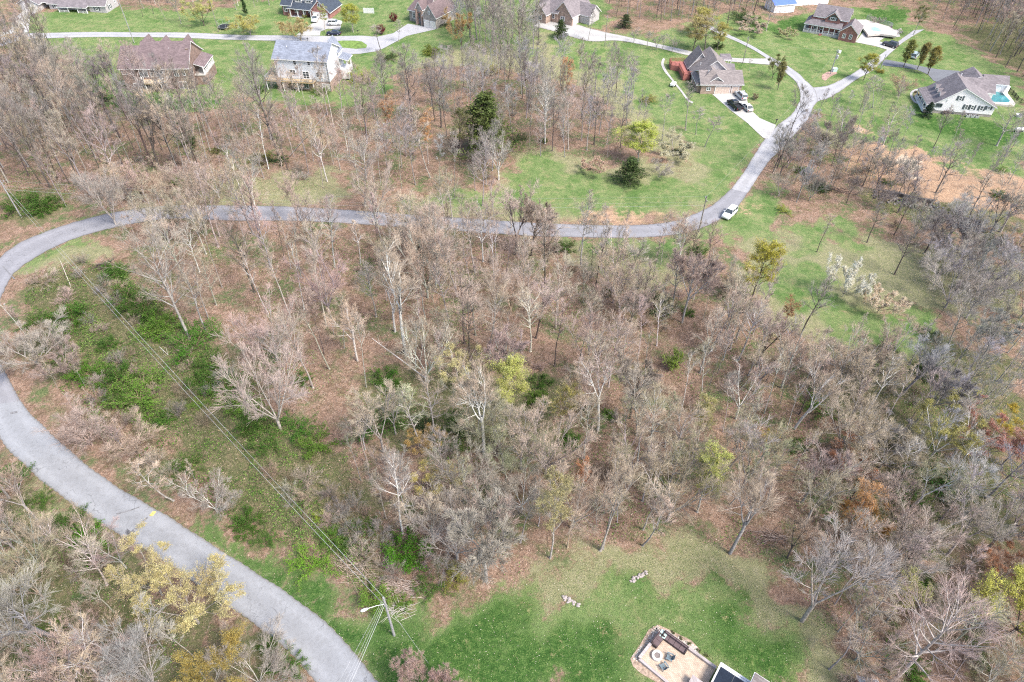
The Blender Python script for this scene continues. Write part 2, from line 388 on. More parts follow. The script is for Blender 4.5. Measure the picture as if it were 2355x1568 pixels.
zones['olive'] += [
    P3(1, 0, [(360, 1400), (650, 1330), (850, 1330), (1150, 1250), (1230, 1000), (1500, 1030), (1700, 1140), (2354, 1100), (2354, 1480), (1900, 1490), (1300, 1510), (400, 1440)]),
    P3(1, 0, [(250, 300), (900, 260), (1400, 180), (1900, 500), (2300, 500), (2354, 1200), (2000, 900), (1700, 600), (1300, 500), (700, 450), (300, 500)]),
    P3(2, 0, [(0, 600), (200, 700), (400, 950), (560, 960), (480, 1080), (350, 1300), (200, 1420), (0, 1500)]),
    [(1150, 1390), (1200, 1300), (1500, 1235), (1680, 1230), (1800, 1350), (1850, 1420), (1980, 1500), (1980, 1600), (1880, 1568), (1780, 1420), (1640, 1340), (1500, 1330), (1300, 1370)],
    P3(2, 1, [(450, 0), (1000, 100), (1700, 100), (2354, 300), (2354, 600), (1800, 560), (1500, 500), (1000, 900), (700, 700), (400, 400)]),
    P3(1, 1, [(1500, 100), (2354, 100), (2354, 450), (1900, 400), (1500, 200)]),
    P3(0, 0, [(1150, 1420), (1500, 1250), (2354, 1150), (2354, 1420)]),
    [(560, 1310), (620, 1275), (880, 1420), (860, 1440), (760, 1400)],
    P3(0, 0, [(250, 120), (1900, 120), (2300, 100), (2300, 240), (250, 220)]),
    P3(0, 2, [(150, 100), (560, 480), (860, 640), (1060, 740), (960, 800), (700, 700), (300, 450), (60, 100)]),
    P3(2, 0, [(1000, 800), (1700, 900), (2354, 1050), (2354, 1300), (1700, 1100), (1000, 1000), (880, 900)]),
    P3(2, 0, [(400, 230), (800, 350), (900, 560), (1300, 470), (1300, 380), (900, 330), (500, 240)]),
    P3(0, 1, [(60, 330), (200, 240), (420, 160), (720, 60), (800, 160), (500, 250), (260, 330)]),
]
zones['soil'] += [
    P3(2, 0, [(1180, 1000), (1450, 1020), (1750, 1080), (1900, 1200), (2400, 1230), (2400, 1480), (2150, 1430), (1900, 1380), (1300, 1290), (1180, 1180), (1120, 1080)]),
    P3(1, 0, [(1500, 1490), (1750, 1475), (2150, 1470), (2200, 1500), (1700, 1520)]),
    P3(2, 0, [(400, 1370), (480, 1370), (490, 1410), (400, 1415)]),
    P3(2, 0, [(1080, 840), (1350, 900), (1300, 930), (1120, 870)]),
]
zones['pale'] += [P3(2, 0, [(1480, 1100), (1620, 1080), (1700, 1180), (1560, 1250), (1470, 1180)]), P3(2, 0, [(1120, 850), (1330, 900), (1300, 925), (1130, 880)]),
                  P3(0, 1, [(340, 215), (400, 210), (400, 235), (345, 235)])]
zones['brush'] += [
    [(60, 640), (200, 600), (300, 640), (400, 720), (500, 800), (640, 960), (780, 1050), (870, 1250), (900, 1340), (780, 1320), (650, 1240), (520, 1170), (400, 1020), (250, 900), (100, 850), (60, 750)],
    P3(0, 0, [(0, 1400), (300, 1250), (500, 1400), (400, 1500), (0, 1560)]),
    P3(0, 2, [(0, 100), (300, 400), (900, 700), (1300, 1100), (1900, 1250), (2200, 1568), (0, 1568)]),
    P3(2, 0, [(1180, 1260), (1900, 1400), (2354, 1500), (2354, 1568), (1400, 1500)]),
    P3(2, 1, [(1100, 850), (1700, 760), (2354, 900), (2354, 1568), (1500, 1568), (1000, 1200)]),
    P3(2, 2, [(1200, 0), (2354, 0), (2354, 600), (1700, 700), (1200, 500)]),
    P3(1, 1, [(150, 950), (700, 1000), (1500, 1000), (1600, 1500), (200, 1500)]),
    P3(2, 0, [(1900, 200), (2400, 100), (2400, 520), (2150, 400)]),
]
zones['lush'] += [
    [(900, 1600), (850, 1500), (880, 1450), (1000, 1420), (1180, 1400), (1290, 1430), (1380, 1440), (1460, 1500), (1420, 1540), (1380, 1600)],
    [(1700, 1600), (1690, 1500), (1650, 1430), (1670, 1330), (1700, 1350), (1730, 1450), (1800, 1500), (1850, 1600)],
    [(780, 1500), (660, 1390), (560, 1310), (450, 1236), (500, 1222), (630, 1280), (760, 1365), (880, 1450), (900, 1540)],
    P3(2, 0, [(1600, 700), (1700, 780), (2100, 830), (2354, 900), (2354, 1000), (1900, 950), (1600, 850)]),
    P3(2, 0, [(550, 180), (850, 110), (900, 100), (830, 200), (700, 250)]), P3(2, 0, [(1200, 60), (1580, 50), (1500, 180), (1280, 130)]),
    P3(0, 0, [(650, 560), (850, 620), (1200, 700), (1600, 640), (1500, 760), (900, 780), (650, 680)]),
]
def soft_zone(polys, X, Y, jit=2.6, reps=12):
    out = np.zeros(X.shape)
    for poly in polys:
        wp = [G(*p) for p in poly]; wp = [(p.x, p.y) for p in wp]
        xs = [p[0] for p in wp]; ys = [p[1] for p in wp]
        bb = (X > min(xs) - 4) & (X < max(xs) + 4) & (Y > min(ys) - 4) & (Y < max(ys) + 4)
        if not bb.any(): continue
        acc = np.zeros(bb.sum())
        for k in range(reps):
            a = 2.4 * k; jr = jit * math.sqrt((k + 0.5) / reps) * 1.2
            acc += pip(wp, X[bb] + jr * math.cos(a), Y[bb] + jr * math.sin(a))
        v = out[bb]; out[bb] = np.maximum(v, acc / reps)
    return out
def build_ground():
    dx = 0.8
    core_x = np.arange(-200, 200.1, dx); core_y = np.arange(16, 285, dx)
    xs = np.concatenate([[-4000, -2500, -1500, -900, -500, -350, -280, -230], core_x, [230, 280, 350, 500, 900, 1500, 2500, 4000]])
    ys = np.concatenate([[-3000, -1000, -300, -100, -40, 0, 10], core_y, [300, 330, 380, 460, 600, 900, 1500, 2500, 4500]])
    X, Y = np.meshgrid(xs, ys)
    Z = hgt(X, Y)
    V = np.stack([X.ravel(), Y.ravel(), Z.ravel()], 1)
    nx, ny = len(xs), len(ys)
    idx = np.arange(nx * ny).reshape(ny, nx)
    F = np.stack([idx[:-1, :-1].ravel(), idx[:-1, 1:].ravel(), idx[1:, 1:].ravel(), idx[1:, :-1].ravel()], 1)
    me = np_mesh('ground', V, [F], ground_material(), smooth=True)
    # ragged edges: distort the coordinates used for the zones
    Xd = X + 1.6 * np.sin(Y * 0.55 + 2 * np.sin(X * 0.3)) + 0.8 * np.sin(Y * 1.3 + X * 0.4)
    Yd = Y + 1.6 * np.sin(X * 0.5 + 2 * np.sin(Y * 0.27)) + 0.8 * np.sin(X * 1.4 - Y * 0.3)
    z = {k: soft_zone(v, Xd.ravel(), Yd.ravel()) for k, v in zones.items()}
    for nm, ks in (('zone_a', ('lawn', 'olive', 'soil')), ('zone_b', ('brush', 'pale', 'lush'))):
        at = me.color_attributes.new(nm, 'FLOAT_COLOR', 'POINT')
        col = np.ones((nx * ny, 4), np.float32)
        for i, k in enumerate(ks): col[:, i] = z[k]
        at.data.foreach_set('color', col.ravel())
    o = bpy.data.objects.new('ground', me); C.objects.link(o); tag(o, 'leaf litter, lawn and brush covered ground', kind='structure')
build_ground()

# ------------------------------------------------------------------ roads
def asphalt(name, base, tint=(1, 1, 1), patch=0.1):
    m, nt, b = new_mat(name)
    geo = nt.node('ShaderNodeNewGeometry').outputs['Position']
    at = nt.node('ShaderNodeAttribute', attribute_name='across').outputs['Fac']
    c0 = tuple(base * t for t in tint)
    f = nt.noise(0.22, 5, 0.65, geo); g = nt.noise(9, 4, 0.8, geo); h = nt.noise(1.6, 4, 0.7, geo, 1.0)
    c = nt.ramp(f, [(0.3, tuple(x * (1 - patch) for x in c0)), (0.7, tuple(x * (1 + patch) for x in c0))])
    c = nt.mix(1.0, c, nt.ramp(g, [(0.3, (0.93,) * 3), (0.7, (1.06,) * 3)]), 'MULTIPLY')
    c = nt.mix(1.0, c, nt.ramp(h, [(0.3, (0.84, 0.83, 0.82)), (0.5, (1, 1, 1)), (0.7, (1.06, 1.06, 1.07))]), 'MULTIPLY')
    # worn wheel tracks, broken and dirty edges
    tr = nt.ramp(at, [(0.0, (0.55, 0.52, 0.47)), (0.02, (0.72, 0.70, 0.66)), (0.06, (0.93,) * 3), (0.22, (1.07,) * 3), (0.33, (0.97,) * 3), (0.5, (0.92,) * 3), (0.64, (0.97,) * 3), (0.77, (1.07,) * 3), (0.94, (0.95,) * 3), (1.0, (0.6, 0.57, 0.52))])
    c = nt.mix(1.0, c, tr, 'MULTIPLY')
    vo = nt.node('ShaderNodeTexVoronoi', feature='DISTANCE_TO_EDGE'); vo.inputs['Scale'].default_value = 0.16
    mp = nt.node('ShaderNodeVectorMath', operation='ADD'); nz = nt.node('ShaderNodeTexNoise'); nz.inputs['Scale'].default_value = 0.5
    nt.link(geo, nz.inputs['Vector']); ms = nt.node('ShaderNodeVectorMath', operation='SCALE'); ms.inputs['Scale'].default_value = 4.0
    nt.link(nz.outputs['Color'], ms.inputs[0]); nt.link(geo, mp.inputs[0]); nt.link(ms.outputs[0], mp.inputs[1]); nt.link(mp.outputs[0], vo.inputs['Vector'])
    crack = nt.math('MULTIPLY', nt.math('SUBTRACT', 1.0, nt.sstep(vo.outputs['Distance'], 0.0, 0.012)), nt.math('MULTIPLY', nt.sstep(f, 0.46, 0.56), 0.7))
    c = nt.mix(crack, c, tuple(x * 0.45 for x in c0))
    nt.link(c, b.inputs['Base Color']); b.inputs['Roughness'].default_value = 0.9
    return m
def catmull(P, per):
    out = []
    n = len(P)
    for i in range(n - 1):
        p0, p1, p2, p3 = P[max(i - 1, 0)], P[i], P[i + 1], P[min(i + 2, n - 1)]
        for k in range(per):
            t = k / per
            out.append(0.5 * ((2 * p1) + (p2 - p0) * t + (2 * p0 - 5 * p1 + 4 * p2 - p3) * t * t + (3 * p1 - p0 - 3 * p2 + p3) * t ** 3))
    out.append(P[-1]); return out
ROAD_OUT = []
def ribbon(name, pairs, m, off, label, per=24, cols=8, rag=0.02):
    Lp = catmull([G(a, b) for a, b, c, d in pairs], per); Rp = catmull([G(c, d) for a, b, c, d in pairs], per)
    vs = []; ac = []
    for l, r in zip(Lp, Rp):
        for k in range(cols + 1):
            t = k / cols; tt = t
            if rag and k in (0, cols): tt += (1 if k else -1) * rag * (0.5 * math.sin(l.x * 1.9 + l.y * 1.3) + 0.5 * math.sin(l.x * 4.3 - l.y * 3.1)) 
            x = l.x + (r.x - l.x) * tt; y = l.y + (r.y - l.y) * tt
            vs.append((x, y, float(hgt(x, y)) + off)); ac.append(t)
    w = cols + 1
    fs = [(i * w + k, i * w + k + 1, (i + 1) * w + k + 1, (i + 1) * w + k) for i in range(len(Lp) - 1) for k in range(cols)]
    o = mesh_obj(name, vs, fs, m); fix_up(o)
    a = o.data.attributes.new('across', 'FLOAT', 'POINT'); a.data.foreach_set('value', ac)
    ROAD_OUT.append([(p.x, p.y) for p in Lp] + [(p.x, p.y) for p in reversed(Rp)])
    tag(o, label, kind='structure'); return o
def fix_up(o):
    me = o.data
    if len(me.polygons) and sum(p.normal.z for p in me.polygons) < 0: me.flip_normals()
def sheet(name, px_poly, m, off, label=None, step=1.2, z=None, kind='structure'):
    wp = [G(*p) for p in px_poly]; return wsheet(name, [(p.x, p.y) for p in wp], m, off, label, step, kind)
def wsheet(name, poly, m, off, label=None, step=1.2, kind='structure', keep=True):
    pts = [Vector(p) for p in poly]; bd = []
    for i in range(len(pts)):
        a, b2 = pts[i], pts[(i + 1) % len(pts)]; n = max(1, int((b2 - a).length / step))
        bd += [a + (b2 - a) * (k / n) for k in range(n)]
    xs = [p.x for p in bd]; ys = [p.y for p in bd]
    gx, gy = np.meshgrid(np.arange(min(xs) + step / 2, max(xs), step), np.arange(min(ys) + step / 2, max(ys), step))
    gx = gx.ravel(); gy = gy.ravel()
    ins = pip([(p.x, p.y) for p in bd], gx, gy) if len(gx) else np.array([], bool)
    allp = bd + [Vector((x, y)) for x, y in zip(gx[ins], gy[ins])]
    r = delaunay_2d_cdt(allp, [], [list(range(len(bd)))], 1, 1e-5)
    vs = [(p.x, p.y, float(hgt(p.x, p.y)) + off) for p in r[0]]
    o = mesh_obj(name, vs, [tuple(f) for f in r[2]], m); fix_up(o)
    a = o.data.attributes.new('across', 'FLOAT', 'POINT'); a.data.foreach_set('value', [0.25] * len(vs))
    if keep: ROAD_OUT.append(list(poly))
    if kind: tag(o, label, kind=kind)
    return o
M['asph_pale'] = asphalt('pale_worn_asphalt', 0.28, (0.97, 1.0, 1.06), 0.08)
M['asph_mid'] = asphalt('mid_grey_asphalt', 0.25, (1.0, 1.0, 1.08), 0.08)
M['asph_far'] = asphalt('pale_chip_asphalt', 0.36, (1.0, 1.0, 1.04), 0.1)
M['asph_blue'] = asphalt('blue_grey_asphalt', 0.16, (0.95, 1.0, 1.12), 0.12)
M['drive'] = asphalt('driveway_concrete', 0.40, (1.02, 1.0, 0.97), 0.12)
ribbon('road', [(870, 1720, 1010, 1720), (800, 1650, 935, 1640), (726, 1566, 868, 1568), (653, 1489, 785, 1465), (567, 1422, 680, 1377), (460, 1348, 577, 1309), (367, 1284, 467, 1239), (290, 1240, 380, 1183),
                (187, 1172, 267, 1117), (110, 1117, 183, 1055), (50, 1063, 110, 989), (0, 1008, 73, 953), (-25, 932, 49, 922)], M['asph_pale'], 0.05, 'pale worn asphalt road sweeping up from the bottom edge')
ribbon('road', [(-25, 934, 49, 924), (-50, 890, 30, 890), (-75, 850, 8, 845), (-90, 780, -12, 795), (-92, 730, -15, 750), (-75, 670, -4, 700), (-40, 630, 12, 665), (0, 592, 32, 630), (50, 556, 75, 597), (133, 523, 140, 562), (200, 503, 207, 538), (283, 485, 300, 516), (407, 472, 410, 503),
                (567, 473, 567, 508), (785, 482, 785, 513), (951, 494, 951, 524), (1118, 505, 1118, 536), (1285, 515, 1285, 545), (1451, 518, 1451, 547), (1550, 508, 1569, 537), (1619, 482, 1635, 515), (1655, 458, 1688, 483), (1681, 434, 1719, 443)],
       M['asph_mid'], 0.045, 'grey asphalt road curving between the two strips of woods')
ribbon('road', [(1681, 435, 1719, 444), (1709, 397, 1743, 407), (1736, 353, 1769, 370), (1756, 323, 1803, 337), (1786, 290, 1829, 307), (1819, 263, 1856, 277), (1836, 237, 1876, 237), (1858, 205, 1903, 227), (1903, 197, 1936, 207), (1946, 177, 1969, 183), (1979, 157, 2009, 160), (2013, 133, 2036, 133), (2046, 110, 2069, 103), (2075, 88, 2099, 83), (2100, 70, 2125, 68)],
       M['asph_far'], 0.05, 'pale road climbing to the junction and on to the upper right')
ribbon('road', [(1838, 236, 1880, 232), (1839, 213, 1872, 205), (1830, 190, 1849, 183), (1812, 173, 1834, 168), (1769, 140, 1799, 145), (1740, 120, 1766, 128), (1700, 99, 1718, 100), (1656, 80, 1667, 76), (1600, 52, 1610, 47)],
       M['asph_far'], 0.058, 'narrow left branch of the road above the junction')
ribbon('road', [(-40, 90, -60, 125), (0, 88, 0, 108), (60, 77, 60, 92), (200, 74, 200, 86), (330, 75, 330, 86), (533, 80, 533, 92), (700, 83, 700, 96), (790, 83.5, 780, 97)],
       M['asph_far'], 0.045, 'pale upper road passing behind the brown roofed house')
K6 = lambda x, y: (597.7 + x * 0.13016, y * 0.13016)
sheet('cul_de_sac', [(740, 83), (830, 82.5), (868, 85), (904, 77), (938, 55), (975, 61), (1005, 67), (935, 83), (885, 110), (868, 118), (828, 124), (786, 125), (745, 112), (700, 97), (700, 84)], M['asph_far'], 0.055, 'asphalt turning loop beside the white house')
sheet('grass_island', [(757, 98), (787, 94), (815, 94), (832, 96), (844, 104), (842, 111), (819, 113), (787, 110), (765, 105)], mat('island_grass', (0.15, 0.23, 0.06), 0.35, 1.2, 1.0), 0.09, 'oval grass island inside the turning loop')
sheet('driveway', [K6(1060, 632), K6(880, 636), K6(640, 630), K6(800, 500), K6(950, 400), K6(960, 310), K6(1260, 330), K6(1440, 370), K6(1430, 480), K6(1410, 530), K6(1200, 510), K6(1070, 560)], M['drive'], 0.06, 'concrete driveway in front of the dark roofed brick house')
ribbon('driveway', [(1262, 40, 1225, 60), (1331, 58, 1331, 90), (1358, 66, 1362, 96), (1418, 80, 1418, 94), (1485, 95, 1485, 105), (1569, 114, 1569, 125), (1669, 132, 1669, 141), (1736, 135, 1736, 147), (1770, 134, 1775, 150)], M['drive'], 0.065, 'long white concrete driveway running down to the left branch')
sheet('driveway', [(1637, 217), (1712, 208), (1722, 250), (1746, 272), (1784, 288), (1768, 320), (1755, 318), (1719, 284), (1679, 254)], M['drive'], 0.062, 'broad concrete driveway with three parked vehicles')
sheet('driveway', P3(2, 0, [(1385, 425), (1400, 412), (1500, 430), (1650, 460), (1760, 480), (1900, 490), (1960, 520), (1850, 590), (1730, 560), (1690, 515), (1620, 485), (1520, 468), (1420, 458), (1370, 450)]), M['asph_blue'], 0.062, 'blue grey asphalt driveway to the white gabled house')
sheet('driveway', P3(2, 0, [(1190, 292), (1250, 215), (1430, 235), (1490, 225), (1500, 255), (1390, 262), (1355, 285), (1390, 300), (1500, 305), (1460, 345), (1420, 348), (1330, 320)]), M['drive'], 0.06, 'pale concrete driveway beside the brick house garage')
sheet('driveway', P3(0, 0, [(160, 75), (275, 75), (210, 110), (200, 225), (60, 235), (-60, 280), (-60, 250), (80, 200), (90, 140)]), M['drive'], 0.055, 'concrete driveway of the long low house')
# garden path behind the taupe house
ribbon('path', [(1524, 134, 1529, 136), (1521, 140, 1527, 141), (1520, 150, 1526, 149), (1527, 165, 1532, 162), (1538, 178, 1541, 175), (1553, 197, 1556, 194), (1566, 213, 1569, 210), (1580, 232, 1583, 229), (1592, 238, 1594, 235)], M['drive'], 0.06, 'narrow concrete path curling round the red deck', 5, 2)

# ------------------------------------------------------------------ trees: prototypes
def rv(r, s=1.0): return Vector((r.uniform(-s, s), r.uniform(-s, s), r.uniform(-s, s)))
def seg_mesh(name, segs, m, smooth=False):
    """segs: list of (p0, p1, r0, r1, nsides) -> one mesh of open tapered tubes"""
    V = []; F = []; off = 0
    for n in sorted({s[4] for s in segs}):
        ss = [s for s in segs if s[4] == n]
        P0 = np.array([s[0] for s in ss]); P1 = np.array([s[1] for s in ss])
        R0 = np.array([s[2] for s in ss]); R1 = np.array([s[3] for s in ss])
        D = P1 - P0; D /= np.maximum(np.linalg.norm(D, axis=1, keepdims=True), 1e-9)
        ref = np.where(np.abs(D[:, 2:3]) > 0.9, np.array([[1.0, 0, 0]]), np.array([[0, 0, 1.0]]))
        A = np.cross(D, ref); A /= np.maximum(np.linalg.norm(A, axis=1, keepdims=True), 1e-9); B = np.cross(D, A)
        t = 2 * np.pi * np.arange(n) / n
        ring = A[:, None, :] * np.cos(t)[None, :, None] + B[:, None, :] * np.sin(t)[None, :, None]
        a = P0[:, None, :] + ring * R0[:, None, None]; b = P1[:, None, :] + ring * R1[:, None, None]
        v = np.concatenate([a, b], 1).reshape(-1, 3)
        base = (np.arange(len(ss)) * 2 * n)[:, None]
        i = np.arange(n)[None, :]; j = (i + 1) % n
        f = np.stack([base + i, base + i + n, base + j + n, base + j], 2).reshape(-1, 4) + off
        V.append(v); F.append(f); off += len(v)
    return np_mesh(name, np.concatenate(V), F, m, smooth)
def leaf_mesh(name, pts, size, m, r, flat=0.0):
    n = len(pts); P = np.array(pts); g = np.random.RandomState(r.randint(0, 1 << 30))
    N = g.normal(size=(n, 3)); N[:, 2] += flat; N /= np.linalg.norm(N, axis=1, keepdims=True)
    A = np.cross(N, g.normal(size=(n, 3))); A /= np.linalg.norm(A, axis=1, keepdims=True); B = np.cross(N, A)
    s = (size * g.uniform(0.5, 1.3, size=(n, 1))); s2 = s * g.uniform(0.5, 0.9, size=(n, 1))
    V = np.stack([P - A * s, P - B * s2 * 0.8 + A * s * 0.1, P + A * s, P + B * s2], 1).reshape(-1, 3)
    F = (np.arange(n) * 4)[:, None] + np.arange(4)[None, :]
    return np_mesh(name, V, [F], m)
class Grow:
    def __init__(s, seed): s.r = random.Random(seed); s.wood = []; s.twig = []; s.tips = []
    def line(s, p, d, L, r0, r1, n, wob, up, sides, dest):
        pts = [p.copy()]; d = d.normalized(); rr = [r0]
        for i in range(n):
            d = (d + rv(s.r, wob) + Vector((0, 0, up))).normalized()
            q = pts[-1] + d * (L / n); r = r0 + (r1 - r0) * (i + 1) / n
            dest.append((tuple(pts[-1] - d * min(0.3 * rr[-1], 0.03)), tuple(q), rr[-1], r, sides)); pts.append(q); rr.append(r)
        return pts, rr, d
    def at(s, pts, rr, t):
        k = min(int(t * (len(pts) - 1)), len(pts) - 2); f = t * (len(pts) - 1) - k
        return pts[k].lerp(pts[k + 1], f), rr[k] + (rr[k + 1] - rr[k]) * f, (pts[k + 1] - pts[k]).normalized()
    def side(s, d, ang):
        o = d.orthogonal().normalized(); o.rotate(Matrix.Rotation(s.r.uniform(0, 6.283), 3, d))
        return (d * math.cos(ang) + o * math.sin(ang)).normalized()
    def sub(s, pts, rr, L, lvl, cnt, up, ang=0.56, wob=0.075, tipr=0.008):
        """children of a branch; lvl 2, 3, 4"""
        for k in range(cnt[0]):
            t = s.r.uniform(0.25, 1.0) if lvl < 4 else s.r.uniform(0.15, 1.0)
            p, r, d = s.at(pts, rr, t)
            l = L * s.r.uniform(0.6, 1.2) * (1.15 - 0.45 * t)
            nd = s.side(d, s.r.uniform(ang * 0.5, ang * 1.35))
            r0 = max(min(r * 0.66, 0.013 * l + 0.009), tipr * 1.35)
            ns = {2: 3, 3: 2, 4: 1}[lvl] if len(cnt) > 1 else 1
            sides = 4 if lvl == 2 else 3
            a, b, dd = s.line(p, nd, l, r0, tipr if len(cnt) == 1 else max(tipr, r0 * 0.45), ns + (1 if lvl == 2 else 0), wob, up, sides, s.wood if lvl == 2 else s.twig)
            if len(cnt) > 1: s.sub(a, b, L * (0.66 if lvl == 2 else 0.78), lvl + 1, cnt[1:], up * 0.8, ang * (0.95 if lvl == 2 else 0.8), wob, tipr)
            else: s.tips.append(a[-1]); s.tips.append((a[0] + a[-1]) / 2)
def forest_tree(seed, H=18, cb=0.42, lean=0.03, r0=0.2, n1=18, l1=3.4, elev=0.9, cnt=(5, 5, 3), wob=0.05, profile='oval', tipr=0.0085):
    g = Grow(seed); d = Vector((g.r.uniform(-lean, lean), g.r.uniform(-lean, lean), 1))
    pts, rr, _ = g.line(Vector((0, 0, -0.3)), d, H + 0.3, r0, r0 * 0.1, 12, wob, 0.05, 7, g.wood)
    g.wood.append(((0, 0, -0.3), tuple(pts[1].lerp(pts[0], 0.55)), r0 * 1.7, r0 * 1.02, 8))
    az = g.r.uniform(0, 6)
    for k in range(n1):
        t = cb + (0.98 - cb) * (k + g.r.random() * 0.8) / n1; az += 2.4 + g.r.uniform(-0.5, 0.5)
        u = (t - cb) / (1 - cb)
        pr = {'oval': 0.45 + 0.75 * math.sin(math.pi * min(1, u * 0.85 + 0.12)), 'cone': 1.25 - 0.85 * u, 'top': 0.55 + 0.6 * u}[profile]
        p, r, dd = g.at(pts, rr, t)
        el = elev + g.r.uniform(-0.2, 0.2) + 0.25 * u
        nd = Vector((math.cos(az) * math.cos(el), math.sin(az) * math.cos(el), math.sin(el)))
        L = l1 * pr * g.r.uniform(0.75, 1.15)
        a, b, _ = g.line(p, nd, L, min(r * 0.8, 0.04 + 0.022 * L), 0.024, 4, 0.10, 0.07, 5, g.wood)
        g.sub(a, b, L * 0.5, 2, cnt, 0.07, tipr=tipr)
    g.tips.append(pts[-1])
    return g
def vase_tree(seed, H=12, trunk=0.18, leaders=5, r0=0.22, spread=0.55, cnt1=8, cnt=(5, 5, 3), up=0.03, wob=0.05, tipr=0.0085):
    g = Grow(seed); r = g.r
    th = H * trunk
    pts, rr, d = g.line(Vector((0, 0, -0.3)), Vector((r.uniform(-.06, .06), r.uniform(-.06, .06), 1)), th + 0.3, r0, r0 * 0.8, 4, 0.05, 0.02, 8, g.wood)
    az = r.uniform(0, 6)
    for k in range(leaders):
        az += 6.283 / leaders + r.uniform(-0.35, 0.35); sp = spread * r.uniform(0.6, 1.2)
        nd = Vector((math.cos(az) * math.sin(sp), math.sin(az) * math.sin(sp), math.cos(sp)))
        L = (H - th) / max(0.5, math.cos(sp)) * r.uniform(0.8, 1.0)
        a, b, _ = g.line(pts[-1] - Vector((0, 0, r.uniform(0, 0.35 * th))), nd, L, r0 * r.uniform(0.42, 0.6), 0.02, 7, wob, up, 6, g.wood)
        for q in range(cnt1):
            t = r.uniform(0.22, 0.98); p, rd, dd = g.at(a, b, t)
            n2 = g.side(dd, r.uniform(0.35, 0.8)); l = L * r.uniform(0.22, 0.4) * (1.2 - 0.6 * t)
            c2, b2, _ = g.line(p, n2, l, min(rd * 0.7, 0.06), 0.018, 3, 0.10, 0.06, 4, g.wood)
            g.sub(c2, b2, l * 0.58, 2, cnt, 0.06, tipr=tipr)
    return g
def bush(seed, H=3.0, stems=16, spread=0.9, cnt=(5, 5), arch=-0.05, tipr=0.007):
    g = Grow(seed); r = g.r
    for k in range(stems):
        az = r.uniform(0, 6.283); sp = spread * math.sqrt(r.random())
        nd = Vector((math.cos(az) * math.sin(sp), math.sin(az) * math.sin(sp), math.cos(sp)))
        p = Vector((r.uniform(-.25, .25) * H * 0.4, r.uniform(-.25, .25) * H * 0.4, -0.1))
        a, b, _ = g.line(p, nd, H * r.uniform(0.7, 1.15), 0.035, 0.012, 5, 0.16, arch, 4, g.wood)
        g.sub(a, b, H * 0.34, 3, cnt, 0.02, 0.6, 0.12, tipr)
    return g
PROTO = {}
def make_proto(key, g, leaf=None, nominal=None, names=('trunk', 'twigs', 'foliage'), leaf_pts=None):
    """leaf = (quads per tip, size, scatter)"""
    parts = [(names[0], seg_mesh(names[0], g.wood, M['bark'], True))]
    if g.twig: parts.append((names[1], seg_mesh(names[1], g.twig, M['twig'])))
    pts = list(leaf_pts or [])
    if leaf:
        for sgm in g.twig:
            a = Vector(sgm[0]); d = Vector(sgm[1]) - a
            k = leaf[0] * (0.35 if sgm[3] > 0.0099 else 1.0)
            for _ in range(int(k) + (1 if g.r.random() < k % 1 else 0)):
                pts.append(tuple(a + d * g.r.random() + rv(g.r, leaf[2]) * g.r.random()))
    if pts: parts.append((names[2], leaf_mesh(names[2], pts, leaf[1] if leaf else 0.12, M['leaf'], g.r)))
    zt = max([s[1][2] for s in g.wood] + [s[1][2] for s in g.twig])
    PROTO[key] = (parts, zt)
for i in range(5):
    make_proto('forest%d' % i, forest_tree(20 + i, 18, [0.45, 0.35, 0.55, 0.4, 0.5][i], 0.05, [.2, .22, .17, .19, .15][i], [18, 20, 14, 18, 12][i], [3.4, 4.0, 3.0, 3.6, 2.6][i], [0.85, 0.7, 0.95, 0.8, 1.05][i], profile=['oval', 'oval', 'top', 'cone', 'top'][i]))
for i in range(4):
    make_proto('vase%d' % i, vase_tree(40 + i, 12, [.16, .3, .1, .35][i], [6, 4, 7, 3][i], .2, [.5, .42, .4, .36][i], 8))
for i in range(2):
    make_proto('fork%d' % i, vase_tree(50 + i, 18, [0.42, 0.5][i], [3, 2][i], .24, [.38, .32][i], 9, (5, 5, 4), 0.02, 0.1))
for i in range(3):
    make_proto('slim%d' % i, forest_tree(60 + i, 15, [.55, .6, .4][i], 0.08, .09, [9, 8, 12][i], [1.7, 2.0, 1.5][i], 0.95, (5, 4, 4), 0.05, 'oval'))
make_proto('round0', vase_tree(71, 9, .2, 7, .2, .8, 8, (6, 6, 5), 0.0, 0.1))
make_proto('spray0', vase_tree(72, 10, .5, 5, .16, .5, 9, (6, 6, 5), 0.03, 0.1), None)
# budding trees: same wood with sparse young leaves
def lf(key, g, leaf): make_proto(key, g, leaf)
lf('bud0', forest_tree(80, 15, .35, .05, .16, 16, 3.0, .8, (5, 4, 4)), (6.5, 0.068, 0.38))
lf('bud1', forest_tree(81, 15, .45, .05, .15, 14, 2.8, .9, (5, 4, 4), profile='top'), (6.5, 0.068, 0.38))
lf('bud2', vase_tree(82, 11, .2, 5, .18, .55, 7, (5, 4, 4)), (6.5, 0.068, 0.38))
lf('full0', forest_tree(83, 11, .25, .04, .14, 20, 2.9, .7, (6, 4, 4)), (9.0, 0.07, 0.5))
lf('full1', vase_tree(84, 10, .16, 6, .16, .6, 8, (5, 4, 4)), (9.0, 0.07, 0.5))
lf('pear0', forest_tree(85, 9, .2, .03, .15, 26, 2.3, 1.05, (6, 5, 4)), (4.5, 0.075, 0.28))
lf('blossom0', vase_tree(86, 6.5, .18, 6, .13, .85, 8, (5, 5, 4), 0.0, 0.1), (10.0, 0.07, 0.3))
lf('pinkround0', vase_tree(87, 6.5, .16, 11, .14, .95, 10, (6, 5, 4), 0.02, 0.1), (5.0, 0.055, 0.35))
